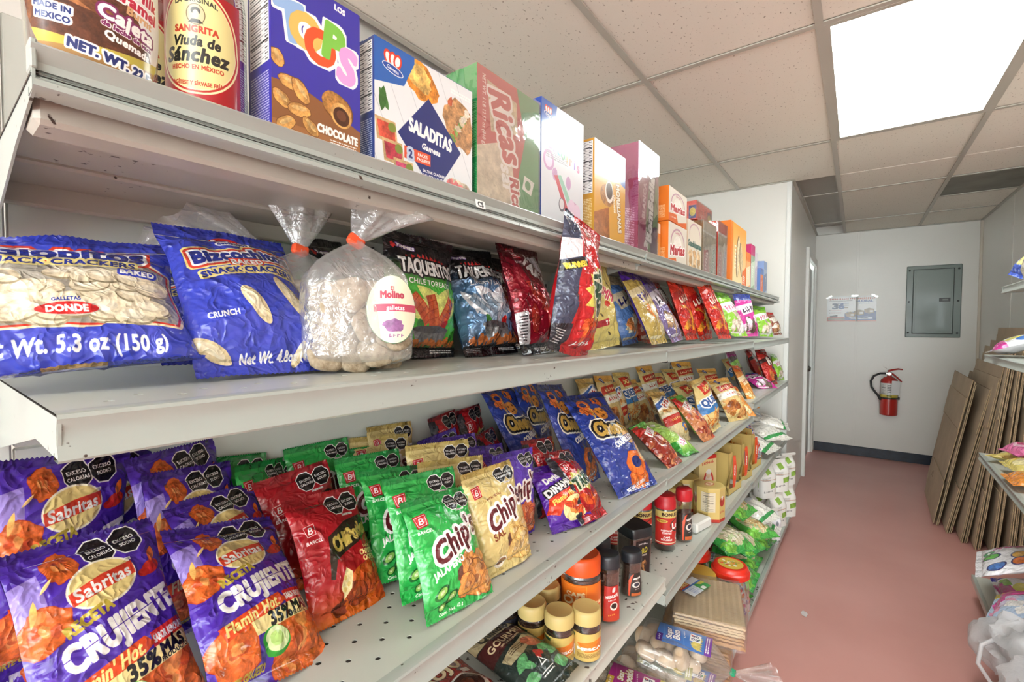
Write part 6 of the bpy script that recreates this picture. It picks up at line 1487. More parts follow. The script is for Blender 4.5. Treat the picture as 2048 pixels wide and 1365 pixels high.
# ================================================================ clear biscuit bags on the second shelf
def biscuit_bags():
    pc = autosmooth(lump(.0245, .34, 3).me('biscuit', M_COOK), 60)
    tie = mat('orange_tie', '#e2532a', .5)
    lab = card('galletas', lambda: Cv(160, 220, '#c9bda8').ell(.5, .68, .48, .66, '#3a6a4a').ell(.5, .68, .46, .64, '#dcd8bc').text('El', .5, .28, .07, '#a8324a', .006).text('Molino', .5, .4, .13, '#a8324a', .012, 0, 0, .8).rect(.16, .58, 1, .72, '#b8405a').text('galletas', .55, .65, .085, Wt, .006, 0, 0, .9).blob(.5, .98, .2, .12, '#8a5a8a', 0, 2, .2, .3).scrib(.55, 1.18, .3, .08, '#8a5a8a', 0, None, 4))
    G = 'tied clear biscuit bags'
    tie_bag(pose(-.552, .372, ZM+.002, 62, 8, 0), .14, .09, .18, 'clear bag of round sugared biscuits with an orange tie, in front', G, 1, pc, 44, .0235, tie, lab, (.066, .092, .04, .075, -.049), .1, .055, (-.1, .55))
    tie_bag(pose(-.66, .352, ZM+.002, 70, 8, 0), .14, .09, .175, 'clear biscuit bag in the middle, its film fan standing tall', G, 2, pc, 32, .0235, tie, lab, (.066, .092, .04, .07, -.049), .12, .06, (-.05, .05))
    tie_bag(pose(-.745, .345, ZM+.002, 80, 5, -3), .14, .09, .18, 'clear biscuit bag at the back, its film fan bent to the left', G, 5, pc, 28, .0235, tie, None, None, .125, .05, (-.1, -1.15))
    bb = B().box((-.012, -.009, 0), (.012, .009, .02), bev=.003)
biscuit_bags()

# ================================================================ coffee shelf
D4 = ZM  # placeholder overwritten below
def coffee_shelf():
    z = Z4+.0005; z2 = Z4-.05+.0005
    blk = mat('black_jar_lid', '#22262c', .35); tan = mat('tan_jar_lid', '#c2ac6c', .4); orl = mat('orange_jar_lid', '#e2551c', .3); rdl = mat('red_jar_lid', '#c2202a', .35)
    # tan lidded jars
    pr = [(.027, 0), (.0305, .004), (.0305, .068), (.028, .076), (.027, .083)]
    ng = card('ngold', c_ngold)
    for k, (x, y, s, yw, lb) in enumerate(((-.505, .822, 1.0, 40, 'tan-lidded coffee jar in front of the four'), (-.568, .812, 1.0, 60, 'tan-lidded coffee jar at the left of the four'), (-.58, .887, 1.0, 50, 'tan-lidded coffee jar at the back of the four'), (-.466, .868, 1.0, 25, 'tan-lidded coffee jar at the right of the four, barcode in view'))):
        jar(P_(x, y, z, yw), pr, tan, lidp(.0315, .079, .028), lb, 'tan-lidded coffee jars', True, ng, (.006, .064), (-200, 20), fillz=.9)
    jar(P_(-.63, .795, z, 70), pr, blk, lidp(.0315, .079, .028), 'coffee jar with a black and white label, mostly behind the others', None, True, card('nbw', c_side, '#2c2e38', '#d0d0d6', 7, 160, 120, False), (.006, .066), (-190, 10))
    # orange pot coffee
    pr = [(.042, 0), (.0455, .005), (.0455, .128), (.042, .138), (.041, .142)]
    jar(P_(-.522, .945, z, 40), pr, orl, lidp(.0455, .138, .04), 'large coffee jar with an orange lid and orange label', 'large orange coffee jars', True, card('olla', c_olla), (.01, .122), (-200, 30), fillz=.95)
    jar(P_(-.62, .93, z, 50), pr, orl, lidp(.0455, .138, .04), 'orange coffee jar hidden behind the large orange one', 'large orange coffee jars', True, card('olla', c_olla), (.01, .122), (-200, 30), fillz=.95)
    # dark jars with waisted glass
    wp = [(.025, 0), (.029, .004), (.0295, .026), (.027, .066), (.0245, .092), (.0262, .118), (.027, .125), (.025, .132)]
    nes = card('nesred', c_nes)
    jar(P_(-.484, 1.012, z, 48), wp, blk, lidp(.028, .13, .03), 'waisted coffee jar with a black lid and red label, in front', 'waisted coffee jars', True, nes, (.008, .09), (-132, -48), fillz=.92, sy=.9)
    jar(P_(-.54, 1.075, z, 48), wp, blk, lidp(.028, .13, .03), 'waisted coffee jar with a black lid behind the front one', 'waisted coffee jars', True, nes, (.008, .09), (-132, -48), fillz=.92, sy=.9)
    wps = [(r*1.0, q*.7) for r, q in wp]
    jar(P_(-.484, 1.148, z, 50), wps, blk, lidp(.028, .09, .026), 'short coffee jar with a black lid and a cup on its label', None, True, card('nesbk', c_nblk), (.006, .062), (-128, -52), fillz=.9, sy=.9)
    # square black jar
    sp = [(.042, 0), (.046, .005), (.046, .16), (.044, .168)]
    jar(P_(-.54, 1.30, z2, 62, .86), sp, mat('black_square_lid', '#20262a', .3), [(0, .165), (.048, .165), (.048, .19), (.046, .196), (.0, .197)], 'large square black coffee tub with gold letters', None, True, card('oro', c_oro, rough=.3), (.01, .155), (-122, -58), fillz=.96, sq=6, name='coffee_tub', cat='tub')
    # red legal jars
    lp = [(.04, 0), (.0435, .005), (.0435, .168), (.041, .175)]
    lg = card('legal', c_legal)
    for x, y, yw, lb in ((-.537, 1.555, 62, 'red-lidded coffee jar with a gold bonus band, in front'), (-.60, 1.50, 55, 'red-lidded coffee jar just behind the bonus one'), (-.675, 1.45, 60, 'red-lidded coffee jar at the back of the red ones')):
        jar(P_(x, y, z2, yw, .82), lp, rdl, [(0, .174), (.043, .174), (.043, .204), (.040, .208), (.040, .226), (.036, .228), (0, .228)], lb, 'red-lidded coffee jars', True, lg, (.03, .168), (-190, 10), fillz=.2, ribs=0)
    jar(P_(-.505, 1.655, z2, 58), [(r*1.02, q*1.1) for r, q in wp], rdl, [(0, .144), (.028, .144), (.031, .16), (.028, .182), (.022, .187), (0, .188)], 'waisted coffee jar with a domed red lid and dark label', None, True, card('nesbk', c_nblk), (.01, .1), (-135, -45), fillz=.84, sy=.9)
    # butter pack
    o = obj('butter_pack', B().box((-.055, -.03, 0), (.055, .03, .036), bev=.006).me('butter_pack', card('butter', lambda: Cv(160, 80, '#dcdcd6').rect(.1, .06, .8, .3, '#c9c6a8').scrib(.45, .18, .5, .1, '#6a8a6a', 0, None, 7))), M=P_(-.495, 1.785, z2, 78)); tag(o, 'small white foil-wrapped pack lying beside the red domed jar', 'pack')
    for q in (-1, 1): b = B().add([(q*.0551, -.026, .004), (q*.0551, .026, .004), (q*.0565, 0, .03)], [(0, 1, 2)]); obj('folded_end', b.me('folded_end', plain('#cfcfca')), o)
    # octagonal chocolate cartons
    hx = card('hex', c_hex); ht = card('hextop', c_hextop); hp = plain('#c9b26a')
    for x, y, yw, lb in ((-.487, 1.915, 78, 'octagonal tan chocolate carton with a red foot, nearest the shelf edge'), (-.60, 1.96, 80, 'octagonal tan chocolate carton behind the nearest one'), (-.615, 1.82, 70, 'octagonal tan chocolate carton at the back left')):
        o = obj('chocolate_carton', B().lathe([(.058, 0), (.058, .128)], 8, uvr=1, ang0=PI/8).me('chocolate_carton', hx), M=P_(x, y, z2, yw)); tag(o, lb, 'carton', 'octagonal chocolate cartons')
        obj('lid', B().lathe([(.059, .122), (.059, .131), (.052, .1325), (0, .1325)], 8, ang0=PI/8).me('lid', hp), o)
        n = 24; obj('lid_label', mesh('lid_label', [(.04*math.cos(2*PI*k/n), .04*math.sin(2*PI*k/n), .1329) for k in range(n)], [tuple(range(n))], ht, None, [(.5+.5*math.cos(2*PI*k/n), .5+.5*math.sin(2*PI*k/n)) for k in range(n)]), o)
    carton('chocolate_box', P_(-.535, 2.075, z2, 62), .1, .03, .2, card('abu', c_abu), plain('#b8a06a'), plain('#b82a20'), 'tan pouch box with a red oval picture and red top', None, False, 'box')
    carton('chocolate_box', P_(-.66, 2.09, z2, 88), .16, .06, .19, card('abu2', c_side, '#b5a272', '#b8382a', 9, 160, 190, False), plain('#a8925e'), plain('#b8382a'), 'tan box with a red stripe at the back', None, False, 'box')
    # cut-away display cartons
    tanm = mat('display_carton_card', '#c4ab64', .55); inn = mat('display_carton_inside', '#7a5434', .7); fl = card('assis', c_flap)
    crn = mat('orange_corn_pieces', '#d88a2a', .7, var=.3, vscale=40)
    for k, (x, y, lb) in enumerate(((-.47, 2.29, 'tan cut-away display carton nearest the camera'), (-.47, 2.545, 'tan cut-away display carton in the middle of three'), (-.47, 2.80, 'tan cut-away display carton farthest of three'))):
        zz = z2 if y < 2.5 else z2-.012
        w, d, h = .17, .22, .19
        o = obj('display_carton', None, M=P_(x, y, zz, 84)); tag(o, lb, 'carton', 'tan display cartons'); o.empty_display_size = .1
        t = .003
        obj('side_panel', B().box((-w/2, 0, 0), (-w/2+t, d, h)).me('side_panel', tanm), o); obj('side_panel', B().box((w/2-t, .05, 0), (w/2, d, h)).me('side_panel', tanm), o)
        obj('back_panel', B().box((-w/2, d-t, 0), (w/2, d, h+.03)).me('back_panel', tanm), o); obj('bottom_panel', B().box((-w/2, 0, 0), (w/2, d, t)).me('bottom_panel', tanm), o)
        # front: left strip and low sill, cut in a curve
        arc = [(-w/2, 0), (w/2, 0), (w/2, .035), (w/2-.03, .03)]+[(-w/2+.055+.1*math.cos(a), .075-.05*math.sin(a)) for a in np.linspace(.9, PI/2+.9, 6)]+[(-w/2+.045, .1), (-w/2+.045, h), (-w/2, h)]
        V = [(p[0], 0, p[1]) for p in arc]+[(p[0], t, p[1]) for p in arc]; n = len(arc)
        obj('front_panel', B().add(V, [tuple(range(n)), tuple(range(2*n-1, n-1, -1))]+[(i, n+i, n+(i+1) % n, (i+1) % n) for i in range(n)]).me('front_panel', tanm), o)
        obj('inside_lining', B().box((-w/2+t, t, t), (w/2-t, d-t, t+.002)).box((-w/2+t, d-t-.002, t), (w/2-t, d-t, h)).box((-w/2+t, t, t), (-w/2+t+.001, d-t, h)).me('inside_lining', inn), o)
        V = []; U = []; n = 8
        for j in range(n+1):
            for i in range(4): u = i/3; v = j/n; V.append((-w/2+.04+.035*u*(.5+.5*math.sin(v*PI)), -.004-.004*u, .03+.145*v)); U.append((u, v))
        obj('printed_flap', mesh('printed_flap', V, [(j*4+i, j*4+i+1, j*4+i+5, j*4+i+4) for j in range(n) for i in range(3)], fl, None, U), o)
        rg = np.random.RandomState(k)
        if k:
            b = B()
            for q in range(22):
                a, c2 = (rg.rand()-.5)*(w-.05), .05+rg.rand()*(d-.09); b.add([(a-.014, c2, .14), (a+.014, c2, .14), (a, c2+.02, .14), (a, c2+.006, .14+.03+.02*rg.rand())], [(0, 1, 3), (1, 2, 3), (2, 0, 3)])
            b.box((-w/2+.01, .02, .004), (w/2-.01, d-.01, .14)); s = obj('corn_snacks', b.me('corn_snacks', crn), o); s['kind'] = 'stuff'
        if k == 1: obj('small_packet', B().box((-.02, .005, .07), (.015, .012, .14), bev=.002).me('small_packet', card('pkt', c_thin, '#d8d2cc', '#e06a2a', '#3a3a3a')), o, rot=(0, .1, 0))
        if k == 2:
            for q in range(2): obj('lid_flap', B().box((-w/2, d-.002, h+.028), (w/2, d+.05-.06*q, h+.031), bev=.001).me('lid_flap', tanm), o, (0, -.09*q, .002*q), (.12*(1-2*q), 0, 0))
    # leaning coffee bags at the very front
    bag_kind('quin', c_quin(), .155, .225, .055, '#23302c', 1, .28, 0, .3, .3, 301, crease=.8)
    bag_kind('rojo', c_rojo(), .155, .225, .055, '#8f1f16', 1, .25, 0, .3, .3, 302, crease=.9)
    bag('quin', pose(-.441, .725, z+.03, 87, 84, -1, .86, .93), 'dark green gourmet coffee bag with a bird, lying on its back', None, 'coffee_bag', 'coffee bag')
    bag('rojo', pose(-.466, .585, z+.03, 88, 84, -2, .86, .9), 'red coffee bag with a white cup, lying at the very front', None, 'coffee_bag', 'coffee bag')
    # clear bags at the far end of the shelf
    G = 'clear bags with green print'
    for k, (x, y, zz, yw, ln, rl, lb) in enumerate(((-.45, 3.10, .66, 80, 78, 0, 'clear grain bag with green print, lowest and nearest'), (-.44, 3.25, .70, 70, 74, 8, 'clear grain bag with green print, second of the heap'), (-.43, 3.48, .74, 95, 76, -6, 'clear grain bag with green print, on top by the wall'), (-.52, 3.40, .66, 85, 80, 4, 'clear grain bag under the top one by the wall'))):
        bag('rice', pose(x+.03, y, zz, yw, ln, rl, 1.2, 1.15), lb, G, 'grain_bag', 'grain bag', k)
    for k, (x, y, zz, lb) in enumerate(((-.5, 2.97, .632, 'small bag of coloured sweets beside the far display carton'), (-.56, 3.04, .632, 'small bag of coloured sweets behind the first one'))):
        bag('swt', pose(x, y, zz, 75, 20, 0), lb, 'coloured sweet bags', 'sweet_bag', 'sweet bag', k)
def c_sweets():
    c = Cv(120, 180, '#c9c2c6'); rg = np.random.RandomState(2)
    for k in range(90): c.ell(rg.rand(), rg.rand()*1.5, .06, .05, ('#d8402a', '#3a5ab0', '#e6e2e0', '#c24a8a', '#4a3a7a', '#d88a3a')[k % 6])
    return c
bag_kind('swt', c_sweets(), .14, .2, .06, '#c9c2c6', 1, .15, 0, .3, .3, 303)
coffee_shelf()

# ================================================================ base deck
def wafer_mesh(w, d, seed):
    n = 22; m = 6; V = []; F = []; rg = np.random.RandomState(seed); p = rg.rand()*6
    for s in (0, 1):
        for j in range(m+1):
            for i in range(n+1):
                x, y = (i/n-.5)*w, (j/m-.5)*d
                V.append((x, y, .0068*s+.0012*math.sin(i*PI)*(1)+.0011*(1 if i % 2 else -1)+.0035*math.sin(3*x/w+p)*math.sin(2.2*y/d+p)))
    N = (n+1)*(m+1)
    for j in range(m):
        for i in range(n):
            a = j*(n+1)+i; F.append((N+a, N+a+1, N+a+n+2, N+a+n+1)); F.append((a, a+n+1, a+n+2, a+1))
    for i in range(n): F.append((i, i+1, N+i+1, N+i)); a = m*(n+1)+i; F.append((a+1, a, N+a, N+a+1))
    for j in range(m): a = j*(n+1); F.append((a+n+1, a, N+a, N+a+n+1)); a += n; F.append((a, a+n+1, N+a+n+1, N+a))
    return V, F
def base_deck():
    zb = ZB+.001
    M_DURO = mat('tan_wheat_sheet', '#c99a5c', .6, var=.35, vscale=14, bump=.4, bscale=90, col2='#b07a3c'); M_DURO2 = mat('pale_wheat_sheet', '#d8be94', .55, var=.25, vscale=10, bump=.3, bscale=90)
    ws = [mesh('wheat_sheet', *wafer_mesh(.225, .285, k), M_DURO) for k in range(3)]; wp = mesh('wheat_sheet', *wafer_mesh(.225, .285, 7), M_DURO2)
    def stack(M, n, lb, pale):
        rg = np.random.RandomState(n)
        o = obj('wheat_sheet_pack', None, M=M); tag(o, lb, 'snack pack', 'packs of wheat sheets'); o.empty_display_size = .1
        for k in range(n): obj('wheat_sheet', wp if k >= n-pale else ws[k % 3], o, (rg.uniform(-.004, .004), rg.uniform(-.005, .005), .004+k*.0108), (0, 0, rg.uniform(-.02, .02)+(PI if k % 2 else 0)))
        hh = n*.0108+.006; V = []; F = []; a, c = .119, .149; nu = 40
        ring = [(-a, -c), (a, -c), (a, c), (-a, c)]
        per = []
        for s in range(4):
            p, q = ring[s], ring[(s+1) % 4]
            for t in range(10): per.append((p[0]+(q[0]-p[0])*t/10, p[1]+(q[1]-p[1])*t/10))
        for j in range(5):
            for i, (x, y) in enumerate(per): w = 1+.014*math.sin(i*2.3+j*1.7); V.append((x*w, y*w, hh*j/4))
        for j in range(4):
            for i in range(nu): F.append((j*nu+i, j*nu+(i+1) % nu, (j+1)*nu+(i+1) % nu, (j+1)*nu+i))
        k0 = len(V)
        for j in range(9):
            for i in range(9): V.append(((i/8-.5)*2*a, (j/8-.5)*2*c, hh+.0015*math.sin(i*2.1+j*1.3)+.002))
        for j in range(8):
            for i in range(8): q = k0+j*9+i; F.append((q, q+1, q+10, q+9))
        obj('clear_wrap', mesh('clear_wrap', V, F, M_FILM2, smooth=True), o)
        return o, hh
    o, hh = stack(P_(-.485, 1.775, zb, 12), 15, 'lower pack of tan wheat sheets on the base deck', 0)
    o, hh2 = stack(P_(-.455, 1.79, zb+hh+.004, 16), 8, 'upper pack of pale wheat sheets with a printed label', 4)
    V = []; U = []
    for j in range(5):
        for i in range(5): V.append(((i/4-.5)*.12, (j/4-.5)*.08, .0)); U.append((i/4, j/4))
    l = obj('label', mesh('label', V, [(j*5+i, j*5+i+1, j*5+i+6, j*5+i+5) for j in range(4) for i in range(4)], card('duro', c_duro), None, U), o, (-.05, .04, hh2+.0055), (0, 0, math.radians(60)))
    # tied bags of sweet buns
    gt = mat('green_tie', '#1f9a6a', .5)
    bn = autosmooth(lump(.038, .55, 5, amp=.05).me('bun', M_BUN), 60); ck = autosmooth(lump(.024, .5, 6).me('cookie', M_COOK), 60)
    L = lambda k, *a: card(k, c_bun, *a)
    def lying(x, y, z, yaw, tilt, *a, **k):
        return tie_bag(Matrix.Translation((x, y, z)) @ Matrix.Rotation(math.radians(yaw), 4, 'Z') @ Matrix.Rotation(math.radians(90-tilt), 4, 'X') , *a, **k)
    # local +Z of a lying bag points along its length towards the aisle, local -Y is its upper face turned up
    def lay(x, y, z, yaw, tilt): return Matrix.Translation((x, y, z)) @ Matrix.Rotation(math.radians(yaw), 4, 'Z') @ Matrix.Rotation(math.radians(-90+tilt), 4, 'X')
    lab = (.085, .165, 0, .1, -.062)
    G = 'tied clear bags of sweet buns'
    def bun_bag(M, lb, key, pal, seed, piece, npc, pr, names):
        m = L(key, *pal)
        o = tie_bag(M, .2, .12, .3, lb, G, seed, piece, npc, pr, gt, None, None, .12, .05, (.2, .1), 'bun_bag', 'bun bag', piece.name, M_FILM2)
        n = 8; V = []; U = []; F = []
        for j in range(n+1):
            for i in range(n+1):
                u, v = i/n, j/n; V.append((-(u-.5)*.1, -.064+.006*(2*u-1)**2, .15-(v-.5)*.17)); U.append((u, v))
        for j in range(n):
            for i in range(n): q = j*(n+1)+i; F.append((q, q+1, q+n+2, q+n+1))
        l = obj('label', mesh('label', V, F, m, None, U, True), o); l['label'] = names
    bun_bag(lay(-.615, 1.525, .30, -80, -2), 'tied clear bag of sugar buns with a blue label', 'sugar', ('#4a7ac2', ('Sugar', 'Bun'), '#4a2a7c', '#7a3aa0'), 11, bn, 15, .038, 'blue sugar bun label')
    bun_bag(lay(-.66, 1.47, .235, -78, -3), 'tied clear bag with a grey-green label, between the other two', 'grey', ('#8a9484', (' ',), '#b8b87a', '#c9c88a'), 12, bn, 15, .036, 'grey-green label')
    bun_bag(lay(-.70, 1.33, .23, -80, -2), 'tied clear bag of star cookies with a magenta label', 'star', ('#a01f7c', ('Star', 'Cookie'), '#c9a83a', '#c9b85a'), 13, ck, 40, .026, 'magenta star cookie label')
    bun_bag(lay(-.60, 1.52, .19, -84, 0), 'tied clear bag of buns under the sugar bun bag', 'sugar', ('#4a7ac2', ('Sugar', 'Bun'), '#4a2a7c', '#7a3aa0'), 14, bn, 14, .038, 'blue sugar bun label')
    # tubs with handles
    cl = [(.062, 0), (.07, .008), (.072, .2), (.066, .235), (.06, .242)]
    mix = mat('mixed_sweets', '#a83228', .4, var=.7, vscale=45, col2='#6a3a2a')
    rl = mat('red_tub_lid', '#d8301f', .3); yl = mat('yellow_tub_lid', '#d2b04a', .35); lt = card('lidtop', c_lidtop)
    lp = [(0, .24), (.07, .24), (.074, .243), (.074, .262), (.066, .266), (.064, .28), (.06, .284), (0, .284)]
    jar(P_(-.435, 2.06, zb, 60), cl, rl, lp, 'clear sweet tub with a red lid and a picture on top', 'sweet tubs', None, None, fill=mix, fillz=.8, name='sweet_tub', cat='tub', topm=lt)
    jar(P_(-.535, 1.975, zb, 60), cl, yl, [(r, q-.03) for r, q in lp], 'sweet tub with a plain yellow lid behind the wheat sheets', 'sweet tubs', None, None, fill=mix, fillz=.75, name='sweet_tub', cat='tub')
    jar(P_(-.60, 2.10, zb, 60), cl, rl, [(r, q+.01) for r, q in lp], 'sweet tub with a red lid deep under the shelf', 'sweet tubs', None, None, fill=mat('dark_sweets', '#3a2a22', .5), fillz=.8, name='sweet_tub', cat='tub')
    # heap of green bags
    G = 'green edged pasta and grain bags'
    hp = [('vgA', -.43, 2.30, .36, 70, 74, 8, 'green bag of pale pasta on top, a white label across it'), ('vgB', -.46, 2.62, .42, 75, 72, -5, 'green bag of tan pasta, highest of the heap'), ('vgA', -.40, 2.50, .29, 82, 78, 4, 'green bag in the middle of the heap, its edge over the aisle'),
          ('vgB', -.40, 2.72, .28, 66, 76, 10, 'green bag right of the middle, low'), ('vgA', -.38, 2.34, .22, 85, 80, -6, 'green bag near the deck, left'), ('vgB', -.41, 2.22, .17, 80, 82, 4, 'green bag on the deck beside the red-lidded tub'),
          ('vgA', -.42, 2.66, .16, 90, 82, 0, 'green bag on the deck, right'), ('vgB', -.52, 2.42, .34, 85, 70, 0, 'green bag at the back of the heap'), ('rice', -.39, 2.86, .33, 78, 74, 6, 'white grain bag on the right of the green heap'), ('rice', -.375, 2.95, .23, 84, 78, -4, 'white grain bag low on the right of the heap'), ('vgA', -.40, 2.92, .17, 86, 82, 3, 'green bag low on the right, beside the flour')]
    for k, (kk, x, y, z, yw, ln, rl2, lb) in enumerate(hp): bag(kk, pose(x, y, z, yw, ln, rl2), lb, G, 'pasta_bag', 'pasta bag', k)
    for k, (x, y, z) in enumerate(((-.43, 2.18, .132), (-.425, 2.02, .132))):
        bag('swt', pose(x+.03, y, z, 86, 12, 0, .9, .9), ('bag of coloured sweets standing in front of the red-lidded tub', 'bag of coloured sweets standing by the wheat sheets')[k], 'coloured sweet bags by the tub', 'sweet_bag', 'sweet bag', k)
    # flour and sugar
    fm = card('flour', c_flour, rough=.6, coat=0); fs = plain('#dcdad4'); sg = card('sugarbag', c_sugar, rough=.6, coat=0)
    def pouch(M, w, d, h, front, lb, group, cat='flour bag', name='flour_bag', seed=0):
        rg = np.random.RandomState(seed); V = []; F = []; U = []; n = 24; rows = 12
        for j in range(rows+1):
            t = j/rows
            sx = 1 if t < .72 else 1+.05*(t-.72)/.28
            sy = 1 if t < .68 else max(.06, 1-(t-.68)/.26)
            for i in range(n+1):
                a = 2*PI*i/n-PI/2; c, s = math.cos(a), math.sin(a); f = 1/(abs(c)**5+abs(s)**5)**.2
                wv = 1+.02*math.sin(3*a+5*t+seed)
                V.append((w/2*f*c*sx*wv, d/2*f*s*sy*wv, h*t)); U.append(((.5+.5*c if s < 0 else 1.02), t))
        for j in range(rows):
            for i in range(n): q = j*(n+1)+i; F.append((q, q+1, q+n+2, q+n+1))
        F.append(tuple(range(n))[::-1])
        o = obj(name, autosmooth(mesh(name, V, F, front, None, U), 60), M=M); tag(o, lb, cat, group)
        b = B().box((-w*.5, -.006, h-.004), (w*.5, .006, h+.012), bev=.002); obj('folded_top', b.me('folded_top', fs), o, rot=(rg.uniform(-.2, .2), 0, rg.uniform(-.05, .05)))
        return o
    G = 'white sugar bags'; G2 = 'white and green flour bags'
    for k, (x, y, z, lb) in enumerate(((-.435, 3.12, zb, 'white sugar bag nearest the aisle'), (-.52, 3.14, zb, 'white sugar bag second from the aisle'), (-.60, 3.17, zb, 'white sugar bag deepest on the deck'))):
        pouch(P_(x, y, z, 60), .085, .075, .17, sg, lb, G, 'sugar bag', 'sugar_bag', k)
    for k, (x, y, z, yw, lb) in enumerate(((-.45, 3.36, zb, 62, 'white and green flour bag, front lower'), (-.56, 3.34, zb, 65, 'white and green flour bag, back lower'), (-.45, 3.42, zb+.21, 55, 'white and green flour bag on top of the front lower one'), (-.57, 3.40, zb+.21, 60, 'white and green flour bag on top at the back'), (-.425, 3.58, zb, 50, 'white and green flour bag at the far end of the deck'), (-.43, 3.60, zb+.21, 58, 'uppermost flour bag at the far end'), (-.66, 3.32, zb, 62, 'white and green flour bag deepest on the deck'), (-.50, 3.26, zb+.205, 60, 'white and green flour bag lying over the sugar bags'))):
        pouch(P_(x, y, z, yw), .12, .09, .2, fm, lb, G2, seed=k+5)
    carton('plain_carton', P_(-.50, 3.66, zb, 75), .16, .12, .36, plain('#cfc8b8'), plain('#c4bcaa'), plain('#cfc8b8'), 'tall plain beige carton behind the flour bags by the wall', None, False, 'carton')
base_deck()
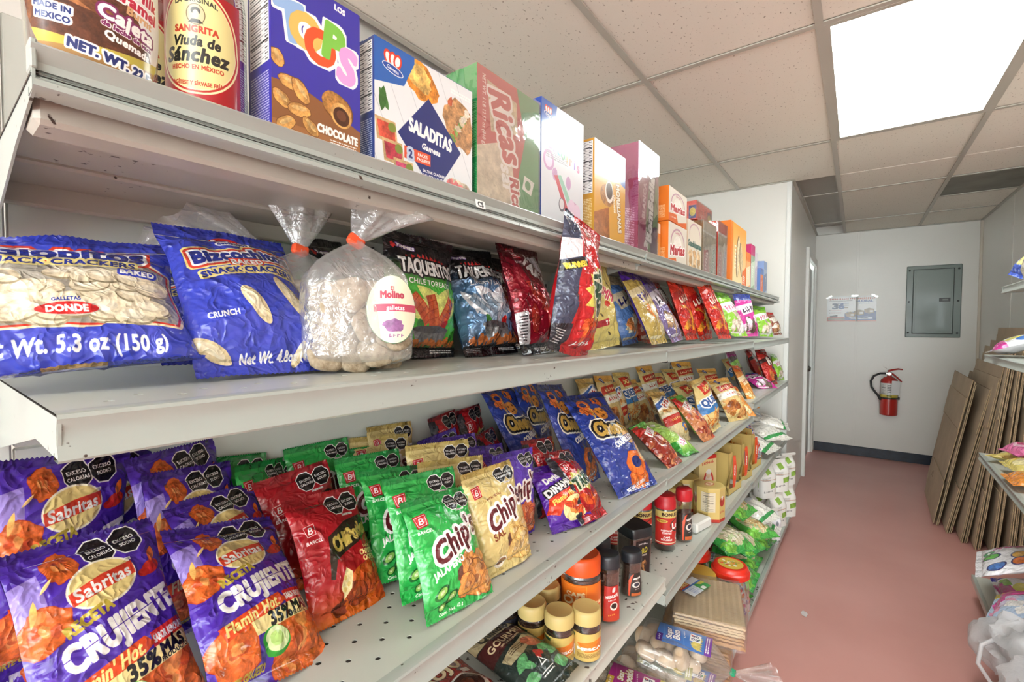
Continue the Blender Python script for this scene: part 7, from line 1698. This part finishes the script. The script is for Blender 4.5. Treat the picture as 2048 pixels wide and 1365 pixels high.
# ================================================================ right-hand shelving
def right_side():
    y1 = 3.30; L = SL
    g = obj('right_shelving', None); tag(g, 'white steel shelving on the right of the aisle', 'shelving'); g.empty_display_size = .2
    obj('back_panel', B().box((.868, y1-L, .1), (.88, y1, 1.75)).me('back_panel', M_SHELF), g)
    for y in (y1-L, y1-.02): obj('upright', B().box((.845, y, 0), (.87, y+.03, 1.75), bev=.002).me('upright', M_SHELF), g)
    obj('base_deck', B().box((.455, y1-L, .105), (.865, y1, .125), bev=.002).me('base_deck', M_SHELF), g)
    obj('base_lip', B().box((.445, y1-L, .095), (.46, y1, .129), bev=.003).me('base_lip', M_LIP), g)
    obj('kick_plate', B().box((.49, y1-L, 0), (.5, y1, .1)).me('kick_plate', M_SHELF), g)
    for y in (y1-L+.01, y1-.02): obj('base_leg', B().box((.5, y, 0), (.85, y+.015, .1)).me('base_leg', M_SHELF), g)
    sh = []
    for x, z, lb in ((.515, 1.60, 'white shelf on the right, top level, holding small packs'), (.462, 1.262, 'white shelf on the right, second level, holding a sweets bag'), (.455, .762, 'white shelf on the right, third level, holding gold and pink sweets')):
        src = make_shelf('flat', .35 if z > 1.5 else .4, 2, M_LIP, M_SHELF)
        src.matrix_basis = Matrix.Translation((x, y1, z)) @ Matrix.Rotation(PI, 4, 'Z'); tag(src, lb, 'shelf', 'right shelves')
    G = 'bags of sweets on the right'
    def flat(k, x, y, z, yaw, tilt, roll, lb, sc=1): bag(k, pose(x, y, z, yaw, tilt, roll, sc, sc), lb, G, 'sweets_bag', 'sweets bag')
    # facing -x: yaw 270
    flat('kMa', .445, 3.08, 1.285, 262, 68, 4, 'white and purple sweets bag lying on the second right shelf')
    flat('kBl', .55, 3.19, 1.602+.03, 300, 30, 20, 'blue dotted pack on the top right shelf')
    flat('kCr', .56, 3.02, 1.603, 275, 8, 0, 'cream pack on the top right shelf, lower')
    flat('kCr', .58, 2.97, 1.70, 268, 60, 0, 'cream and pink pack lying on top of the other one')
    flat('kGo', .50, 3.17, .79, 250, 84, 12, 'gold sweets bag lying at the corner of the third right shelf')
    flat('kPi', .50, 2.98, .84, 285, 80, 0, 'pink round sweets bag lying on the gold one')
    flat('kGo', .475, 2.86, .80, 275, 80, 0, 'gold sweets bag second along the third right shelf', .9)
    flat('kOr', .45, 2.68, .785, 272, 80, 0, 'orange sweets bag lying nearest on the third right shelf')
    flat('kRu', .42, 3.02, .29, 262, 62, 0, 'white marshmallow bag with pink lettering on the right base deck', 1.3)
    flat('kFi', .43, 2.74, .215, 258, 58, 4, 'pink and pale blue marshmallow bag on the right base deck', 1.15)
    flat('kMa', .50, 3.12, .15, 268, 78, 0, 'white bag under the marshmallow bag on the right base deck')
    # crumpled white carrier bags
    T = NT('white_carrier_film'); tr = T.n('BsdfTranslucent'); tr.inputs[0].default_value = (.85, .85, .87, 1); b = T.n('BsdfPrincipled', Roughness=.22); b.inputs['Base Color'].default_value = (.8, .8, .82, 1)
    tc = T.n('TexCoord'); nz = T.n('TexNoise', Scale=30.0, Detail=4.0, Distortion=1.2); T.l(tc.outputs['Object'], nz.inputs['Vector']); bp = T.n('Bump', Strength=.6, Distance=.01); T.l(nz.outputs['Fac'], bp.inputs['Height']); T.l(bp.outputs[0], b.inputs['Normal'])
    tp = T.n('BsdfTransparent'); m1 = T.n('MixShader'); m1.inputs[0].default_value = .65; T.l(tr.outputs[0], m1.inputs[1]); T.l(b.outputs[0], m1.inputs[2]); m2 = T.n('MixShader'); m2.inputs[0].default_value = .7; T.l(tp.outputs[0], m2.inputs[1]); T.l(m1.outputs[0], m2.inputs[2]); T.l(m2.outputs[0], T.out.inputs[0])
    for k, (x, y, z, s, lb) in enumerate(((.48, 2.46, .2, .85, 'crumpled white carrier bag bulging over the right base deck'), (.50, 2.16, .19, .85, 'second white carrier bag, nearest on the right base deck'))):
        V = []; F = []; n = 44; rows = 24
        for j in range(rows+1):
            th = PI*j/rows
            for i in range(n):
                a = 2*PI*i/n; d = np.array([math.sin(th)*math.cos(a), math.sin(th)*math.sin(a), math.cos(th)])
                cr = float(ridge(np.array(2.2*a/PI*2+k), np.array(th*3.1+k), 5+k)); c3 = float(ridge(np.array(a*1.9+th*2), np.array(th*4-a), 9+k))
                r = .155*s*(1+.3*(cr-.6)+.16*(c3-.6)+.1*math.sin(3*a+k))
                V.append((r*d[0]*1.0, r*d[1]*1.25, max(r*d[2]*.82, -.085*s)))
        for j in range(rows):
            for i in range(n): F.append((j*n+i, (j+1)*n+i, (j+1)*n+(i+1) % n, j*n+(i+1) % n))
        o = obj('carrier_bag', autosmooth(mesh('carrier_bag', V, F, T.m), 50), loc=(x, y, z)); tag(o, lb, 'carrier bag', 'white carrier bags')
        hb = B(); P = [(-.1*s, -.05, .05), (-.15*s, -.09, .03), (-.165*s, -.13, -.02), (-.13*s, -.16, -.06), (-.06*s, -.17, -.05)]; hb.tube(P, .007, 8); obj('handle', autosmooth(hb.me('handle', T.m), 60), o)
        ib = B().box((-.07*s, -.09*s, -.08*s), (.08*s, .09*s, .03*s), bev=.02); obj('contents', ib.me('contents', mat('dark_green_contents', '#3a4440', .6)), o)
right_side()

# ================================================================ flattened cartons
M_CARD = mat('brown_cardboard', '#bdab92', .8, var=.18, vscale=5, bump=.25, bscale=220)
def edge_mat():
    T = NT('cardboard_cut_edge'); b = pbsdf(T, '#ab9779', .85); tc = T.n('TexCoord'); w = T.n('TexWave', Scale=42.0); w.bands_direction = 'Z'; T.l(tc.outputs['Object'], w.inputs['Vector'])
    mx = T.n('MixRGB'); mx.inputs[1].default_value = (*lin('#77634a'), 1); mx.inputs[2].default_value = (*lin('#bfa684'), 1); T.l(w.outputs['Fac'], mx.inputs[0]); T.l(mx.outputs[0], b.inputs['Base Color']); return T.m
M_CEDGE = edge_mat()
def cartons():
    # xb, yn, yf (near/far end on the floor), height, lean x, flap gap, label
    S = [(.40, 4.36, 5.34, 1.055, .17, .1, 'front flattened carton, its broad brown face to the aisle'),
         (.45, 4.25, 5.22, 1.07, .20, .06, 'second flattened carton from the front'),
         (.505, 4.12, 5.02, 1.17, .16, .05, 'third flattened carton, taller than the two in front'),
         (.565, 4.04, 5.0, 1.27, .13, .04, 'fourth flattened carton, just right of the third'),
         (.63, 4.0, 5.0, 1.31, .10, .06, 'fifth flattened carton of the row'),
         (.69, 3.96, 4.96, 1.40, .075, .04, 'tallest flattened carton, nearest the wall but one'),
         (.74, 3.94, 4.96, 1.36, .06, .05, 'flattened carton hard against the right wall')]
    for k, (xb, yn, yf, h, lx, fg, lb) in enumerate(S):
        o = obj('flattened_carton', None, M=Matrix.Translation((xb, (yn+yf)/2, 0)) @ Matrix.Rotation(math.asin(lx/h), 4, 'Y') @ Matrix.Rotation(math.radians(-1.0+.5*(k % 3)), 4, 'Z')); tag(o, lb, 'carton', 'flattened cartons against the right wall'); o.empty_display_size = .1
        w = (yf-yn)/2; rg = np.random.RandomState(k)
        def sheet(name, x0, ya, yb, za, zb, par=o, cut=0.0):
            b = B(); P = [(ya+cut, za), (yb-cut*1.2, za), (yb, za+cut*.9), (yb, zb), (ya, zb)] if cut else [(ya, za), (yb, za), (yb, zb), (ya, zb)]
            n = len(P); th = .0048; V = [(x0, y, z) for y, z in P]+[(x0+th, y, z) for y, z in P]
            F = [tuple(range(n))[::-1], tuple(range(n, 2*n))]+[(i, (i+1) % n, n+(i+1) % n, n+i) for i in range(n)]
            b.add(V, F, [0, 0]+[1]*n); return obj(name, b.me(name, [M_CARD, M_CEDGE]), par)
        sheet('carton_panel', 0, -w, w, .0, h, cut=.0 if k else .12)
        sheet('carton_panel', .011+.004*rg.rand(), -w+.01, w-.02, .004, h-.01)
        if k < 7: sheet('carton_panel', .021, -w+.02*rg.rand(), w-.03, .01, h-.03)
        # outer flaps folded flat against the panels
        sheet('carton_flap', -.0062, -w+.012, w-.015, h*.66, h-fg-.05*rg.rand())
        sheet('carton_flap', -.0062, -w+.008, w-.03 if k else w-.15, .012, h*.3)
        if k == 0:
            b = B().box((-.0001-.0064, -w+.01, h*.665), (-.0062, w-.02, h*.668)); obj('crease', b.me('crease', M_CEDGE), o)
            b = B()
            for q in range(2): b.box((-.0067, .12+.05*q, .2), (-.0062, .13+.05*q, .255-.02*q))
            obj('printed_mark', b.me('printed_mark', mat('faded_print', '#6a5a44', .9)), o)
cartons()

# ================================================================ things on the end wall
def W2(x, y, z): return RM @ Matrix.Translation((x, y, z))
def end_wall():
    # breaker panel
    gm = mat('grey_green_enamel', '#66766f', .35, 0, .2, var=.08, vscale=3); dk = mat('dark_gap', '#2c3430', .7)
    o = obj('breaker_panel', None, M=W2(.607, YE, 1.66)); tag(o, 'grey green electrical breaker panel on the end wall', 'electrical panel'); o.empty_display_size = .1
    w, h = .207, .362
    obj('panel_frame', B().box((-w, -.014, -h), (w, 0, h), bev=.005).me('panel_frame', gm), o)
    obj('door_gap', B().box((-w+.05, -.0155, -h+.035), (w-.055, -.0135, h-.035)).me('door_gap', dk), o)  # dark plate whose colour stands for the shade around the door
    d = obj('panel_door', B().box((-w+.054, -.021, -h+.04), (w-.059, -.014, h-.04), bev=.003).me('panel_door', gm), o)
    obj('door_ledge', B().box((-w+.07, -.0225, -h+.055), (w-.075, -.0208, h-.055), bev=.0015).me('door_ledge', gm), d)
    b = B().box((.045, -.027, -.005), (.125, -.0225, .032), bev=.002); l = obj('latch', b.me('latch', mat('latch_black', '#2a2c2a', .4)), d)
    obj('latch_slide', B().box((.068, -.029, .006), (.11, -.0268, .022), bev=.001).me('latch_slide', mat('latch_steel', '#5a5e58', .3, .6)), d)
    for x in (-w+.022, w-.024):
        for z in (-h+.045, .0, h-.045):
            obj('screw', B().lathe([(.0085, 0), (.0085, .003), (.006, .005), (0, .005)], 10).me('screw', dk), o, (x, -.014, z), (PI/2, 0, 0))
    # poster
    o = obj('poster', mesh('poster', [(-.2165, -.003, -.1375), (.2165, -.003, -.1375), (.2165, -.003, .1375), (-.2165, -.003, .1375), (-.2165, -.0022, -.1375), (.2165, -.0022, -.1375), (.2165, -.0022, .1375), (-.2165, -.0022, .1375)], [(0, 1, 2, 3), (7, 6, 5, 4), (0, 4, 5, 1), (2, 6, 7, 3), (1, 5, 6, 2), (3, 7, 4, 0)], card('poster', c_poster, rough=.3), None, [(0, 0), (1, 0), (1, 1), (0, 1)]*2), M=W2(-.054, YE, 1.6)); tag(o, 'small blue, white and red paper poster taped to the end wall', 'poster')
    tp = film('clear_tape', lo=.15, hi=.6)
    for x, z, r in ((.2, .135, .5), (.03, .14, 0), (-.2, .13, -.5)): obj('tape', B().box((-.03, -.0038, -.009), (.03, -.0034, .009)).me('tape', tp), o, (x, 0, z), (0, r, 0))
    # fire extinguisher
    o = obj('fire_extinguisher', None, M=W2(.282, YE-.085, .487)); tag(o, 'red fire extinguisher with black hose hanging on the end wall', 'fire extinguisher'); o.empty_display_size = .1
    rd = mat('extinguisher_red', '#b3241a', .3, 0, .4); bk = mat('hose_rubber', '#1c1c1e', .5); st = mat('valve_metal', '#b0aca6', .3, .9)
    R = .073
    obj('cylinder', autosmooth(B().lathe([(0, 0), (R-.006, 0), (R, .006), (R, .335), (R*.93, .365), (R*.6, .39), (.022, .398), (.02, .41), (0, .41)], 32).me('cylinder', rd), 40), o)
    obj('label', patch(R, .185, .335, -170, -10, card('ext', c_ext), 'label'), o)
    obj('inspection_tag', B().box((0, -.0735-.004, .225), (.066, -.0735-.003, .365), bev=.0005).me('inspection_tag', plain('#d6d6d6')), o, rot=(0, .03, .1))
    obj('mount_band', B().lathe([(R+.0015, .17), (R+.002, .172), (R+.002, .184), (R+.0015, .186)], 32).box((-.085, -.01, .165), (-.072, .01, .19)).box((.072, -.01, .165), (.088, .01, .19)).me('mount_band', bk), o)
    obj('wall_bracket', B().box((-.02, R-.002, .1), (.02, .085, .38), bev=.002).me('wall_bracket', mat('bracket_red', '#7c1c16', .4)), o)
    v = obj('valve', autosmooth(B().lathe([(.018, .405), (.02, .42), (.02, .445), (.012, .45), (0, .45)], 16).box((-.03, -.012, .42), (.02, .012, .44), bev=.003).me('valve', st), 40), o)
    obj('handle_lever', B().tube([(-.015, 0, .452), (.02, 0, .47), (.07, 0, .482), (.105, 0, .478)], [.009, .009, .008, .006], 8).me('handle_lever', rd), o)
    obj('carry_handle', B().tube([(-.01, 0, .44), (.03, 0, .425), (.07, 0, .385), (.1, 0, .35)], [.009, .009, .008, .006], 8).me('carry_handle', rd), o)
    obj('pressure_gauge', autosmooth(B().lathe([(0, 0), (.016, 0), (.016, .01), (0, .01)], 16).me('pressure_gauge', st), 40), o, (0, -.02, .43), (PI/2, 0, 0))
    obj('hose', autosmooth(B().tube([(-.03, 0, .43), (-.075, -.005, .428), (-.125, -.012, .40), (-.15, -.02, .345), (-.145, -.025, .285), (-.115, -.03, .235), (-.085, -.03, .195)], .0105, 10).me('hose', bk), 60), o)
    obj('hose_nozzle', B().tube([(-.088, -.03, .2), (-.072, -.03, .17), (-.066, -.03, .155)], [.012, .014, .012], 10).me('hose_nozzle', bk), o)
    obj('pin_ring', B().tube([(-.05, 0, .5), (-.03, 0, .49), (-.005, 0, .462)], .0018, 5).me('pin_ring', st), o)
end_wall()
# shreds of film on the floor
for k, (x, y) in enumerate(((.16, 2.12), (.12, 2.0), (-.22, 2.62))):
    b = B(); rg = np.random.RandomState(k); V = [(x+.02*math.cos(a)*(.4+rg.rand()), y+.03*math.sin(a)*(.3+rg.rand()), .001+.004*rg.rand()) for a in np.linspace(0, 2*PI, 7)[:-1]]+[(x, y, .006)]
    b.add(V, [(i, (i+1) % 6, 6) for i in range(6)]); o = obj('film_scrap', b.me('film_scrap', mat('white_scrap', '#c9c2c2', .4))); tag(o, ('tiny white film scrap on the red floor, nearest the right shelf', 'tiny white film scrap on the red floor beside another one', 'tiny white film scrap on the red floor by the base deck')[k], 'scrap', 'film scraps')
